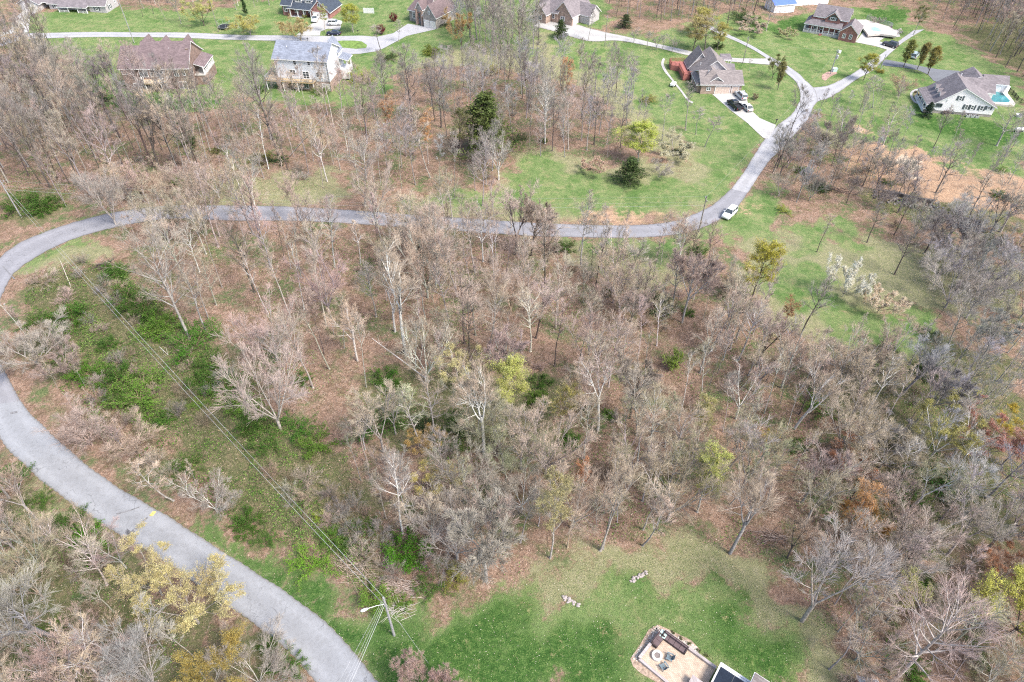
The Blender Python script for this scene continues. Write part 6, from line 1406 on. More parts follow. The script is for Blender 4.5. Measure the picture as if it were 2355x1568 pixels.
# the white two storey house
h = House('white_house', crop(780, 100, 7.84), (480, 1290), (1680, 1380), 'two storey white house with blue grey roof and long wooden deck')
h.block(0, 15, 0, 10.2, 8.65, 11.4, 'siding_white', 'roof_blue', z0=2.6); h.w('brick_tan').box(.05, 14.95, .05, 10.15, -.5, 2.6)
h.block(11, 15.1, 8.6, 12, 7.8, 10.8, 'siding_white', 'roof_blue', 'y', z0=2.6, ov=.35)
h.win('f', 0, 5.4, 6.8, 1.0, 1.25, 1, 2); h.win('f', 0, 9.4, 6.8, 1.0, 1.25, 1, 2); h.win('f', 0, 13.3, 6.8, 1.0, 1.25, 1, 2)
h.win('f', 0, 7.5, 3.15, 1.9, 2.1, 2, 3, name='patio_door'); h.win('f', 0, 11.3, 3.7, 2.0, 1.5, 2, 2); h.win('f', 0, 3.8, 4.1, 1.8, 1.4, 2, 2)
h.win('r', 15, 4.8, 8.3, .45, .7, 1, 1, name='gable_vent'); h.garage('f', .05, 12.6, 2.0, 1.9, name='garden_door'); h.win('f', .05, 7.0, .4, 1.6, 1.6, 2, 1); h.win('f', .05, 4.4, .1, 1.5, 2.0, 2, 1, name='garden_door')
h.deck([(-3, -1.9), (10.9, -1.9), (10.9, -.06), (-.06, -.06), (-.06, 3.5), (-3, 3.5)], 3.0, 'decking', .35, legs=[(-2.8, -1.7), (2, -1.7), (6.2, -1.7), (10.7, -1.7), (-2.8, 3.3)])
h.rail([(-.06, 3.5), (-3, 3.5), (-3, -1.9), (10.9, -1.9), (10.9, -.1)], 3.0, m='galv')
MB().box(8.2, 9.6, -1.5, -.9, 3.02, 3.4).build('bench', M['decking'], h.root)
h.deck([(15.05, 8.8), (17.4, 8.8), (17.4, 12.4), (15.05, 12.4)], 2.8, 'white_trim', 2.9, 'porch_floor'); h.posts([(17.2, 9), (17.2, 12.2)], 2.8, 5.4, .16)
h.plane([(15.05, 8.5, 6.1), (17.8, 8.5, 5.4), (17.8, 12.7, 5.4), (15.05, 12.7, 6.1)], 'roof_blue')
h.vents([(3, 3.2, 10.1), (12, 3.3, 10.2)]); 
MB().tube((14.9, -.12, .2), (14.9, -.12, 8), .06, n=4).build('downpipe', M['shutter'], h.root)
h.done()

# the taupe roofed house with the red deck
h = House('brick_house', crop(1980, 130, 7.84), (930, 1190), (1880, 1180), 'taupe roofed brick house with two garage doors and red deck')
h.block(.1, 11.3, 0, 8.6, 3.05, 5.0, 'brick_tan', 'roof_tan', 'x', ridge=4.2)
h.block(-.7, 10, 6.3, 15.6, 2.75, 7.0, 'siding_grey', 'roof_tan', 'y', ridge=4.8)
h.block(-.7, 7.0, -.0 + 1.0, 7.0, 2.72, 5.6, 'brick_tan', 'roof_tan', 'y', ridge=3.1, hip=(2.6, 0))
h.block(-1.0, 5.2, 12.5, 17.6, 2.7, 6.6, 'siding_grey', 'roof_tan', 'y', ridge=2.0)
h.block(2.0, 6.6, 0.9, 4.5, 3.1, 4.7, 'siding_grey', 'roof_tan', 'y')
h.block(9.6, 11.6, 10.5, 14.6, 2.6, 3.4, 'siding_grey', 'roof_grey', 'x', ov=.3)
h.plane([(9.2, 16.5, 3.0), (12.3, 16.5, 3.0), (12.3, 19.6, 3.5), (9.2, 19.6, 3.5)], 'roof_grey'); h.posts([(9.4, 16.7), (12.1, 16.7), (12.1, 19.4), (9.4, 19.4)], 0, 2.95, .1)
h.garage('f', 0, 4.1, 4.0, 2.05, 'door_beige'); h.garage('f', 0, 8.7, 1.8, 2.05, 'door_beige'); h.win('f', 0, 1.6, .9, 1.2, 1.1, 2, 2)
for y in (8.2, 11.0, 14.2): h.win('l', -.7, y, 1.0, 1.3, 1.3, 2, 1)
h.deck([(-5.6, 15.6), (-5.6, 18.6), (-1.1, 18.6), (-1.1, 9.2), (-3.2, 8.6), (-3.4, 14.6)], 1.6, 'red_deck', 1.9)
h.rail([(-1.2, 18.6), (-5.6, 18.6), (-5.6, 15.6), (-3.4, 14.7), (-3.2, 8.6), (-1.1, 9.1)], 1.6, 1.0, 'red_deck', gap=.16)
h.vents([(1.2, 9, 4.6), (2.2, 3.2, 4.9)])
h.done()

# the brick house with pool, upper right
h = House('brick_house', crop(2360, 0, 5.8875), (320, 560), (1195, 740), 'two storey red brick house with long white porch, upper right')
h.block(1.5, 11.6, 1.6, 8.0, 5.2, 7.6, 'brick_red', 'roof_grey')
h.block(5.0, 9.4, .9, 4.6, 5.2, 7.1, 'brick_red', 'roof_grey', 'y', ov=.35)
h.w('brick_red').box(.6, 10.6, .95 + .4, 7.9, -.4, 4.2)
h.plane([(-.9, -.6, 2.75), (10.6, -.6, 2.75), (10.6, 1.6, 4.1), (1.3, 1.6, 4.1)], 'roof_grey'); h.plane([(-.9, -.6, 2.75), (1.3, 1.6, 4.1), (1.3, 6.6, 4.1), (-.9, 6.6, 2.75)], 'roof_grey')
h.block(10.6, 15.9, -1.6, 6.6, 2.8, 5.0, 'brick_red', 'roof_grey', 'y', hip=(0, 2.4))
h.posts([(-.5, -.3), (1.7, -.3), (3.5, -.3), (5.3, -.3), (7.1, -.3), (8.8, -.3), (10.4, -.3), (-.5, 3), (-.5, 6.2)], .5, 2.75, .1)
h.deck([(-.7, -.5), (10.55, -.5), (10.55, 1.3), (.55, 1.3), (.55, 6.4), (-.7, 6.4)], .5, 'concrete', .85, 'porch_floor')
h.rail([(4.4, -.35), (-.5, -.35), (-.5, 6.2)], .5, .75); h.rail([(5.4, -.35), (10.4, -.35)], .5, .75)
for u in (2.0, 3.9, 7.4, 9.1): h.win('f', 1.35, u, 1.0, 1.1, 1.5, 2, 2, shut=False)
h.win('f', 1.35, 5.3, .5, 1.1, 2.1, 1, 3, name='front_door')
for u in (2.4, 3.3, 9.9, 10.8 - .2): h.win('f', 1.6, u, 4.35, .65, .75, 1, 1)
h.win('f', .9, 6.3, 4.4, 1.8, .95, 3, 1, shut=True)
ar = MB(); n = 10
ar.slab([(7.2 + .9 * math.cos(math.pi * k / n), .82, 5.37 + .7 * math.sin(math.pi * k / n)) for k in range(n + 1)], .06); ar.build('arched_window', M['glass'], h.root)
for u in (11.6, 13.6): h.win('f', -1.6, u, .6, 1.0, 1.4, 2, 2)
for y in (-.6, 1.5, 3.6): h.garage('r', 15.9, y, 1.5, 1.9)
st = MB(); [st.box(4.5, 5.4, -.8 - .3 * k, -.5 - .3 * k, -.2, .35 - .15 * k) for k in range(3)]; st.build('steps', M['brick_red'], h.root)
h.done(); H8 = h

# the white gabled house, right
h = House('white_house', crop(2700, 180, 6.27), (590, 1000), (1680, 1080), 'white gabled house with grey roof, dormers and teal pool')
h.block(0, 14.2, .0, 9.4, 3.1, 7.3, 'siding_cream', 'roof_grey', 'y', z0=.85, ridge=5.4, ov=.35); h.w('stone_wall').box(.06, 14.14, .06, 9.3, -.5, .85)
h.w('siding_cream').add([(0, .02, 3.05), (0, .02, 3.0), (14.2, .02, 3.0)], [(0, 1, 2)])
h.plane([(-2.2, -.35, 2.35), (-2.2, 9.75, 2.35), (-.35, 9.75, 2.95), (-.35, -.35, 2.95)], 'roof_grey'); h.posts([(-2.0, .1), (-2.0, 2.4), (-2.0, 4.8), (-2.0, 7.2), (-2.0, 9.4)], .3, 2.3, .1)
h.deck([(-2.2, -.2), (-.03, -.2), (-.03, 9.6), (-2.2, 9.6)], .3, 'white_trim', .5, 'porch_floor'); h.rail([(-2.05, .1), (-2.05, 4.2)], .3, .7); h.rail([(-2.05, 5.4), (-2.05, 9.4)], .3, .7)
h.block(6.5, 16.5, 9.4, 15.6, 3.0, 5.2, 'siding_cream', 'roof_grey', 'x', ov=.35); h.block(16.2, 22.2, 16.6, 20.4, 2.7, 4.1, 'siding_cream', 'roof_grey', 'x', ov=.3); h.block(9.8, 16.8, 14.0, 20.2, 2.95, 5.15, 'siding_cream', 'roof_grey', 'y', ov=.3)
for y in (2.4, 4.7, 7.0):
    x = 1.0; z = 3.1 + 4.2 * x / 5.4; d = MB(); d.slab([(x, y - .55, z - .15), (x, y + .55, z - .15), (x, y + .55, z + .25), (x, y, z + .85), (x, y - .55, z + .25)], .08)
    o = d.build('dormer', M['siding_cream'], h.root)
    for sg in (-1, 1):
        q = MB(); q.vslab([(x - .18, y, z + .98), (x - .18, y + sg * .78, z + .2), (x + .45, y + sg * .78, z + .28), (x + 1.3, y, z + .98)], .06); q.build('dormer_roof', M['roof_grey'], o)
        q = MB(); q.vslab([(x - .2, y, z + .97), (x - .2, y + sg * .8, z + .17), (x - .08, y + sg * .8, z + .17), (x - .08, y, z + .97)], .14); q.build('dormer_trim', M['white_trim'], o)
    g = MB(); g.box(x - .1, x - .0, y - .2, y + .2, z + .0, z + .4); g.build('pane', M['glass'], o)
h.win('f', 0, 4.8, 3.9, .75, 1.2, 1, 2, True)
for u, w in ((7.1, .75), (8.5, .75), (10.7, .85)): h.win('f', 0, u, 1.75, w, 1.25, 1, 2, True)
h.win('f', 0, 12.4, 2.1, .65, .85, 1, 2, True); h.win('f', 0, .2, 1.75, 1.5, 1.0, 2, 1, fm='shutter'); h.win('f', 0, 2.3, 3.4, .35, .5, 1, 1, name='gable_vent')
h.win('f', 16.6, 17.0, 1.2, .6, .9, 1, 2, True); h.win('f', 16.6, 18.3, 1.2, .6, .9, 1, 2, True)
for k in range(4): h.win('f', .06, 2.2 + 2.6 * k, .3, .5, .25, 1, 1, name='foundation_vent', fm='shutter')
for k in range(3):
    o = MB().box(8.0 + k * 1.1, 8.8 + k * 1.1, -1.3, -.5, -.1, .75).build('air_conditioner', M['galv'], h.root); MB().lathe([(.3, .76), (.3, .8)], 12, 8.4 + k * 1.1, -.9).build('fan_grille', M['black'], o)
h.vents([(6.5, 8.8, 6.9)]); h.done(); H9 = h

# dark roofed brick house, top centre left
h = House('brick_house', crop(780, 0, 5.8875), (410, 280), (960, 320), 'red brick house with dark slate roof and white porch at top')
h.block(.0, 3.3, .5, 8, 3.9, 6.4, 'brick_red', 'roof_dark', 'x'); h.block(2.8, 12, 1.6, 9, 4.1, 8.5, 'brick_red', 'roof_dark', 'x')
h.plane([(2.2, -.5, 2.95), (11.6, -.5, 2.95), (11.6, 1.9, 4.35), (3.2, 1.9, 4.35)], 'roof_dark')
h.block(11.3, 18.2, -.2, 8.4, 3.2, 6.5, 'brick_red', 'roof_dark', 'y')
for x in (4.6, 8.4): h.block(x, x + 2.6, 1.7, 5.0, 5.4, 6.6, 'siding_grey', 'roof_dark', 'y', z0=4.0, ov=.2); h.win('f', 1.7, x + .3, 4.5, 2.0, .9, 3, 1)
h.posts([(3.2, -.2), (6.0, -.2), (8.4, -.2), (11, -.2)], .2, 2.9, .12); h.deck([(2.4, -.4), (11.25, -.4), (11.25, 1.58), (2.4, 1.58)], .2, 'concrete', .5, 'porch_floor')
h.win('f', .5, .5, 1.3, 1.4, 1.9, 2, 2); h.win('f', 1.6, 4.0, .9, 1.5, 1.7, 2, 2); h.win('f', 1.6, 9.2, .9, 1.3, 1.7, 2, 2); h.win('f', 1.6, 7.0, .25, 1.1, 2.3, 1, 3, name='front_door')
h.garage('f', -.2, 12.0, 2.4, 2.4); h.garage('f', -.2, 15.0, 2.4, 2.4); h.win('f', -.2, 14.3, 4.2, .9, 1.3, 1, 2); h.done()

# stone house with gabled garage, top
h = House('stone_house', crop(1200, 0, 4.06), (290, 330), (455, 360), 'stone house with purplish roof and tall gabled garage at top')
h.block(0, 5.1, 0, 11.5, 4.0, 7.4, 'stone_wall', 'roof_purple', 'y', ov=.3); h.block(-7.6, 0.2, 2.6, 11, 4.0, 8.2, 'stone_wall', 'roof_purple', 'x', hip=(3, 0))
h.block(-3.6, -1.0, 1.2, 5, 5.2, 7.3, 'stone_wall', 'roof_purple', 'y', ov=.25)
h.garage('f', 0, .4, 1.9, 2.3); h.garage('f', 0, 2.8, 1.9, 2.3); h.win('f', 0, 2.2, 4.4, .7, 1.0, 1, 2); h.win('r', 5.1, 4.0, 2.6, .9, 1.3, 1, 2); h.win('r', 5.1, 8.6, 4.4 - 1.8, .9, 1.3, 1, 2)
h.win('f', 1.2, -2.9, .2, 1.2, 3.6, 1, 3, name='front_door', fm='brick_red'); h.win('f', 2.6, -6.2, 1.0, 1.2, 1.8, 2, 2)
h.posts([(-3.4, 1.0), (-1.2, 1.0)], 0, 4.6, .28, 'brick_tan', 'pillar')
MB().box(-1.4, -.7, 6, 7.4, 7, 9.4).build('chimney', M['stone_wall'], h.root); h.done()

# grey gabled house, top centre right
h = House('grey_house', crop(1200, 0, 4.06), (1640, 260), (1840, 310), 'house with pale grey roof and several gables at top')
h.block(-1, 7, 3, 13, 3.6, 7.6, 'brick_tan', 'roof_grey', 'x'); h.block(5.5, 12.5, 3.5, 15, 3.4, 7.2, 'brick_tan', 'roof_grey', 'y'); h.block(-.5, 4.5, 0, 6, 3.2, 5.8, 'brick_tan', 'roof_grey', 'y', ov=.35)
h.block(11, 16.5, 8, 14, 3.2, 5.6, 'siding_grey', 'roof_grey', 'x'); h.block(2, 6, 10, 15, 6.2, 8.2, 'siding_white', 'roof_grey', 'y')
h.win('f', 0, 1.0, 1, 1.8, 1.5, 3, 2); h.win('f', 3.5, 8.0, 1.0, 1.6, 1.4, 2, 2); h.win('f', 3, 4.9, 1.2, 1.0, 1.5, 1, 2)
h.garage('r', 12.5, 4.2, 3.0, 2.3); h.rail([(-2.4, 2), (-2.4, -1.4), (2.8, -1.4)], 0, .9); h.done()

# long low house, top left
h = House('low_house', crop(0, 0, 5.8875), (430, 190), (1900, 240), 'long low pale house with white garage door at top left')
h.block(-.9, 6.4, 0, 8, 2.7, 4.6, 'siding_grey', 'roof_grey', 'y'); h.block(9, 24.6, 1.3, 9.4, 2.7, 5.3, 'siding_grey', 'roof_grey', 'x')
h.block(24.2, 30.2, .4, 8.0, 2.8, 5.2, 'siding_grey', 'roof_grey', 'x', ov=.4)
h.plane([(5.9, 1.2, 2.72), (9.2, 1.2, 2.72), (9.2, 5.2, 4.6), (5.9, 5.2, 4.6)], 'roof_grey'); h.w('brick_brown').box(6.6, 9, 5, 5.2, -.3, 2.8)
h.plane([(13.6, -1.4, 2.3), (24.4, -1.4, 2.3), (24.4, 1.3, 2.95), (13.6, 1.3, 2.95)], 'roof_grey'); h.posts([(14.0, -1.1), (17.4, -1.1), (20.8, -1.1), (24.1, -1.1)], .3, 2.3, .1)
h.deck([(13.8, -1.3), (24.2, -1.3), (24.2, 1.25), (13.8, 1.25)], .3, 'white_trim', .6, 'porch_floor'); h.rail([(14, -1.1), (17.4, -1.1)], .3, .8); h.rail([(20.8, -1.1), (24.1, -1.1)], .3, .8)
h.garage('f', 0, .8, 4.6, 2.2); h.win('f', 1.3, 10.8, .9, 1.3, 1.2, 2, 2, True); h.win('f', 1.3, 15.0, .9, 1.3, 1.3, 2, 2); h.win('f', 1.3, 18.4, .3, 1.1, 2.1, 1, 2, name='front_door'); h.win('f', 1.3, 21.6, .9, 1.5, 1.3, 2, 2)
h.win('f', .4, 26.4, .9, 1.2, 1.3, 2, 2, True); h.win('r', 30.2, 2.4, .9, 1.0, 1.3, 1, 2, True); h.win('r', 30.2, 6.0, 1.6, .8, .9, 1, 1); h.done()

# distant outbuildings through the trees, top right
def shed(px, py, rz, w, d, ze, zr, wm, rm, label):
    s = House('shed', lambda x, y: (x, y), (px, py), (px + 20, py + rz), label, 'shed'); s.block(0, w, 0, d, ze, zr, wm, rm, 'x', ov=.3); s.garage('f', 0, w * .3, w * .3, 2.2); s.done()
M['roof_bright'] = mat('bright_blue_metal_roof', (0.10, 0.17, 0.55), 0.1, 1, 0.5)
M['metal_pale'] = mat('pale_metal_roof', (0.5, 0.55, 0.65), 0.1, 1, 0.5)
shed(1778, 30, 0, 8, 6, 2.6, 4.0, 'siding_cream', 'roof_bright', 'small pale shed with bright blue roof behind the trees')
shed(1822, 14, -1, 14, 8, 3.0, 4.6, 'siding_cream', 'metal_pale', 'long pale metal roofed building at the top edge')

# ------------------------------------------------------------------ pools
def pool(name, poly, deckpoly, root_at, label, wm, slide=False):
    r = empty(name, root_at, 0, label, 'pool'); ox, oy, oz = root_at
    MB().prism([(x - ox, y - oy) for x, y in deckpoly], -.4, .14).build('pool_deck', M['pool_deck'], r)
    k = len(poly); cx = sum(p[0] for p in poly) / k; cy = sum(p[1] for p in poly) / k
    out = [(cx + (x - cx) * 1.07 - ox, cy + (y - cy) * 1.07 - oy) for x, y in poly]
    MB().prism(out, .145, .2).build('coping', M['white_trim'], r)
    MB().prism([(x - ox, y - oy) for x, y in poly], .15, .215).build('water', M[wm], r)
    return r
def hw(h, pts):
    c, s = math.cos(h.t), math.sin(h.t); return [(h.O.x + x * c - y * s, h.O.y + x * s + y * c) for x, y in pts]
def hp(h, x, y, z=0):
    q = hw(h, [(x, y)])[0]; return Vector((q[0], q[1], h.O.z + z))
pw = [h9 for h9 in H9.c and [H9.Z(1560, 545, .2), H9.Z(1760, 540, .2), H9.Z(1790, 570, .2), H9.Z(1870, 560, .2), H9.Z(2075, 775, .2), H9.Z(2030, 800, .2), H9.Z(1760, 790, .2), H9.Z(1650, 660, .2)]]
pd = [H9.Z(1450, 520, .1), H9.Z(1890, 530, .1), H9.Z(2000, 600, .1), H9.Z(2170, 820, .1), H9.Z(2140, 860, .1), H9.Z(1790, 830, .1)]
pr_ = pool('swimming_pool', hw(H9, pw), hw(H9, pd), tuple(hp(H9, 20, 14, 0)), 'teal swimming pool with pale deck beside the white gabled house', 'pool_water')
sl_ = empty('pool_slide', hp(H9, *H9.Z(1950, 660, .2), .1), H9.t, 'white curved slide standing at the pool corner', 'slide')
mb = MB(); mb.slab([(-.4, -.3, .5), (.3, -.5, .5), (1.4, 1.6, 1.9), (.7, 1.9, 1.9)], .15); mb.slab([(-.4, -.3, .75), (-.3, -.35, .75), (.8, 1.85, 2.2), (.7, 1.9, 2.2)], .3); mb.build('chute', M['white_trim'], sl_)
mb = MB(); mb.box(.8, 1.3, 1.6, 2.1, 0, 1.75); mb.build('ladder', M['white_trim'], sl_)
pw = [H8.Z(1475, 485, .2), H8.Z(1560, 475, .2), H8.Z(1690, 530, .2), H8.Z(1650, 560, .2), H8.Z(1530, 550, .2)]
pd = [H8.Z(1230, 350, .1), H8.Z(1400, 350, .1), H8.Z(1800, 470, .1), H8.Z(1960, 560, .1), H8.Z(1930, 640, .1), H8.Z(1650, 600, .1), H8.Z(1440, 620, .1)]
pool('swimming_pool', hw(H8, pw), hw(H8, pd), tuple(hp(H8, *H8.Z(1600, 520, 0), 0)), 'pale blue covered pool inside a fence beside the brick house', 'pool_pale')
def fence(name, pts, hgt_, gap, m, label, cat='fence', rails=(0.3, 0.95), board=0.04, postn=6, pk=0.09):
    o = pts[0]; r = empty(name, o, 0, label, cat); rl = MB(); pn = 0
    for a, b in zip(pts[:-1], pts[1:]):
        a = Vector(a) - Vector(o); b = Vector(b) - Vector(o); L = (b - a).length; n = max(1, int(L / gap))
        for f in rails: rl.tube(a + Vector((0, 0, hgt_ * f)), b + Vector((0, 0, hgt_ * f)), .035, n=4)
        for k in range(n):
            p = a.lerp(b, k / n)
            if pn % postn == 0: MB().box(p.x - .06, p.x + .06, p.y - .06, p.y + .06, p.z - .2, p.z + hgt_ * 1.08).build('post', M[m], r)
            else: rl.box(p.x - pk / 2, p.x + pk / 2, p.y - .015, p.y + .015, p.z, p.z + hgt_)
            pn += 1
    rl.build('pickets', M[m], r); return r
def gp_(px, py): return tuple(G(px, py))
c8 = crop(2360, 0, 5.8875)
fence('pool_fence', [gp_(*c8(1400, 355)), gp_(*c8(1800, 470)), gp_(*c8(1860, 510))], 1.5, .25, 'galv', 'grey fence along the far side of the covered pool')
k6 = lambda x, y: K6(x, y)
fence('picket_fence', [gp_(*K6(1835, 235)), gp_(*K6(2025, 238))], 1.7, .2, 'white_trim', 'short white picket fence panel alone on the lawn', pk=.17, postn=8)
c9 = crop(2700, 180, 6.27)
fence('garden_fence', [gp_(*c9(1980, 560)), gp_(*c9(2100, 660)), gp_(*c9(2210, 790)), gp_(*c9(2330, 860))], 1.2, .3, 'black', 'thin dark fence along the right side of the teal pool')
# fallen timber wall along the creek
def low_wall(pts, t_, hh, m, name, label, cat):
    o = Vector(pts[0]); r = empty(name, o, 0, label, cat)
    for k, (a, b) in enumerate(zip(pts[:-1], pts[1:])):
        a = Vector(a) - o; b = Vector(b) - o; d = (b - a).normalized(); nn = Vector((-d.y, d.x, 0)) * t_ / 2
        mb = MB(); q = [a - nn, b - nn, b + nn, a + nn]; mb.add([(p.x, p.y, p.z - .5) for p in q] + [(p.x, p.y, p.z + hh) for p in q], [(0, 3, 2, 1), (4, 5, 6, 7), (0, 1, 5, 4), (1, 2, 6, 5), (2, 3, 7, 6), (3, 0, 4, 7)])
        mb.build('wall_section', M[m], r)
M['creek_wall'] = mat('dark_timber', (.10, .09, .09), .4, 2, .9, .5)
c5 = lambda x, y: ((2500 + x / 4.117) * .7663, (540 + y / 4.117) * .7663)
low_wall([gp_(*c5(*p)) for p in ((590, 170), (800, 200), (930, 240), (1080, 270), (1230, 290))], .5, .9, 'creek_wall', 'creek_wall', 'dark weathered retaining wall along the creek, left stretch', 'retaining wall')
low_wall([gp_(*c5(*p)) for p in ((1540, 490), (1700, 530), (1830, 560))], .5, .9, 'creek_wall', 'creek_wall', 'dark weathered retaining wall along the creek, right stretch', 'retaining wall')

M['dark_rock'] = vary('dark_rocks', [(.05, .045, .045), (.12, .11, .11), (.26, .25, .25)], 1.5)
rocks0 = lambda: None
# ------------------------------------------------------------------ vehicles
def paint(name, col): return mat(name, col, 0.03, 1, 0.25, spec=0.6)
M['p_white'] = paint('white_paint', (.75, .76, .77)); M['p_black'] = paint('black_paint', (.012, .014, .02)); M['p_silver'] = paint('silver_paint', (.48, .5, .51)); M['p_navy'] = paint('navy_paint', (.015, .02, .045))
M['p_beige'] = paint('pale_paint', (.6, .6, .56)); M['p_dark'] = paint('charcoal_paint', (.05, .05, .06)); M['p_green'] = paint('grey_green_paint', (.32, .38, .4)); M['rim'] = mat('alloy', (.5, .5, .52), .1, 5, .35, metal=.6)
M['lamp_red'] = mat('red_lens', (.4, .02, .02), .1, 3, .2); M['lamp_clear'] = mat('clear_lens', (.8, .8, .8), .1, 3, .15)
def loft(mb, sections, cap=True):
    """sections: list of rings with equal vertex count"""
    k = len(sections[0]); vs = [p for s_ in sections for p in s_]; fs = []
    for i in range(len(sections) - 1):
        for j in range(k):
            a, b = i * k + j, i * k + (j + 1) % k; fs.append((a, b, b + k, a + k))
    fs.append(tuple(reversed(range(k)))); fs.append(tuple(range((len(sections) - 1) * k, len(sections) * k))); mb.add(vs, fs)
def car(name, loc, rz, kind, paintm, label, cat):
    r = empty(name, loc, rz, label, cat)
    L, Wd = {'suv': (4.7, 1.88), 'sedan': (4.7, 1.8), 'pickup': (5.7, 1.95)}[kind]; hb, ht = {'suv': (1.05, 1.72), 'sedan': (.9, 1.42), 'pickup': (1.1, 1.82)}[kind]; x0 = -L / 2
    # lower body profile: (x fraction, bottom, top, half width factor)
    prof = [(0, .45, .75, .80), (.03, .32, hb * .86, .93), (.12, .25, hb * .95, 1), (.3, .25, hb, 1), (.55, .25, hb, 1), (.8, .25, hb * .97, 1), (.96, .3, hb * .93, .95), (1, .42, hb * .8, .86)]
    if kind == 'pickup': prof = [(0, .5, 1.0, .9), (.03, .38, 1.08, .98), (.12, .32, 1.1, 1), (.4, .32, 1.1, 1), (.7, .32, 1.12, 1), (.85, .32, 1.08, 1), (.97, .4, .98, .95), (1, .5, .85, .86)]
    secs = []
    for f, zb, zt, wf in prof:
        x = x0 + L * f; w = Wd / 2 * wf
        secs.append([(x, -w * .92, zb), (x, -w, zb + .15), (x, -w, zt - .18), (x, -w * .9, zt), (x, w * .9, zt), (x, w, zt - .18), (x, w, zb + .15), (x, w * .92, zb)])
    mb = MB(); loft(mb, secs)
    mb.build('body', M[paintm], r, True)
    if kind == 'suv': cab = [(.02, .30, .08, .24), (.62, .74)]; xb0, xb1, xt0, xt1 = .03, .70, .09, .58
    elif kind == 'sedan': xb0, xb1, xt0, xt1 = .12, .76, .27, .58
    else: xb0, xb1, xt0, xt1 = .40, .78, .43, .68
    def ring(z, a, b, w): return [(x0 + L * a, -w, z), (x0 + L * b, -w * .96, z), (x0 + L * b, w * .96, z), (x0 + L * a, w, z)]
    wb, wt = Wd / 2 * .9, Wd / 2 * .72
    g = MB(); loft(g, [ring(hb * .97, xb0, xb1, wb), ring(ht - .06, xt0, xt1, wt)]); g.build('windows', M['glass'], r)
    rf = MB(); loft(rf, [ring(ht - .09, xt0 - .005, xt1 + .005, wt + .03), ring(ht - .02, xt0 + .01, xt1 - .01, wt), ring(ht, xt0 + .04, xt1 - .04, wt * .8)])
    rf.build('roof_panel', M[paintm], r, False)
    pl = MB()
    for a, b in ((xb0, xt0), (xb1, xt1), ((xb0 + xb1) / 2, (xt0 + xt1) / 2)):
        for sg in (-1, 1): pl.tube((x0 + L * a, sg * (wb + .005), hb * .96), (x0 + L * b, sg * (wt + .02), ht - .06), .045, n=4)
    pl.build('pillars', M[paintm], r)
    if kind == 'pickup':
        bd = MB(); bd.box(x0 + .08, x0 + L * .39, -Wd / 2 * .8, Wd / 2 * .8, 1.085, 1.115); bd.build('bed_floor', M['black'], r)
        bs = MB()
        for sg in (-1, 1): bs.box(x0 + .05, x0 + L * .4, sg * Wd / 2 * .97 - .06, sg * Wd / 2 * .97 + .06, 1.0, 1.36)
        bs.box(x0 + .02, x0 + .1, -Wd / 2 * .85, Wd / 2 * .85, 1.0, 1.36); bs.box(x0 + L * .385, x0 + L * .40, -Wd / 2 * .9, Wd / 2 * .9, 1.0, 1.36); bs.build('bed_side', M[paintm], r)
    wr = .36 if kind != 'sedan' else .33
    for f in (.19, .81):
        for sg in (-1, 1):
            cx = x0 + L * f; y0 = sg * (Wd / 2 - .2); y1 = sg * (Wd / 2 + .015); b = MB(); b.tube((cx, y0, wr), (cx, y1, wr), wr, n=18); o = b.build('wheel', M['rubber'], r)
            MB().tube((cx, y1, wr), (cx, y1 + sg * .015, wr), wr * .62, n=12).build('rim', M['rim'], o)
    for sg in (-1, 1):
        MB().box(x0 + L - .22, x0 + L - .02, sg * Wd * .36 - .16, sg * Wd * .36 + .16, hb * .62, hb * .78).build('headlight', M['lamp_clear'], r)
        MB().box(x0 - .0, x0 + .1, sg * Wd * .38 - .1, sg * Wd * .38 + .1, hb * .62, hb * .88).build('tail_light', M['lamp_red'], r)
        MB().box(x0 + L * (xb1 - .05), x0 + L * (xb1 - .02), sg * (Wd / 2 + .1) - .1, sg * (Wd / 2 + .1) + .1, hb * .95, hb * 1.12).build('mirror', M[paintm], r)
    if kind == 'suv': 
        rr_ = MB(); [rr_.tube((x0 + L * (xt0 + .03), sg * wt * .9, ht + .05), (x0 + L * (xt1 - .03), sg * wt * .9, ht + .05), .025, n=4) for sg in (-1, 1)]; rr_.build('roof_rack', M['black'], r)
    return r
def car_px(name, rear, front, kind, pm, label, cat='car', dz=0.06):
    a = G(*rear); b = G(*front); p = (a + b) / 2; p.z = float(hgt(p.x, p.y)) + dz
    return car(name, p, math.atan2(b.y - a.y, b.x - a.x), kind, pm, label, cat)
cc = lambda x, y: ((2100 + x / 10.7) * .7663, (580 + y / 10.7) * .7663)
car_px('parked_car', cc(1090, 560), cc(770, 870), 'suv', 'p_white', 'white station wagon parked half on the verge of the middle road', dz=.06)
c7 = crop(1980, 130, 7.84)
car_px('pickup_truck', (1699, 257), (1676, 237), 'pickup', 'p_black', 'black pickup truck on the concrete driveway', 'truck')
car_px('parked_car', (1710, 232), (1694, 217), 'suv', 'p_silver', 'silver wagon nearest the garage on the concrete driveway')
car_px('parked_car', (1724, 259), (1708, 243), 'sedan', 'p_beige', 'pale sedan beside the black pickup on the concrete driveway')
car_px('parked_car', c8(1900, 850), c8(1735, 800), 'suv', 'p_dark', 'dark wagon where the brick house driveway meets the road')
car_px('parked_car', c8(2200, 1060), c8(2290, 970), 'suv', 'p_green', 'grey green car on the grass between two oval trees')
car_px('parked_car', K6(1225, 445), K6(1430, 440), 'suv', 'p_white', 'white wagon parked beside the dark roofed brick house')
car_px('parked_car', K6(1420, 615), K6(1200, 620), 'sedan', 'p_navy', 'navy sedan parked beside the upper road')
car_px('pickup_truck', K6(1000, 330), K6(960, 410), 'suv', 'p_white', 'white vehicle in front of the garage of the brick house', 'car')
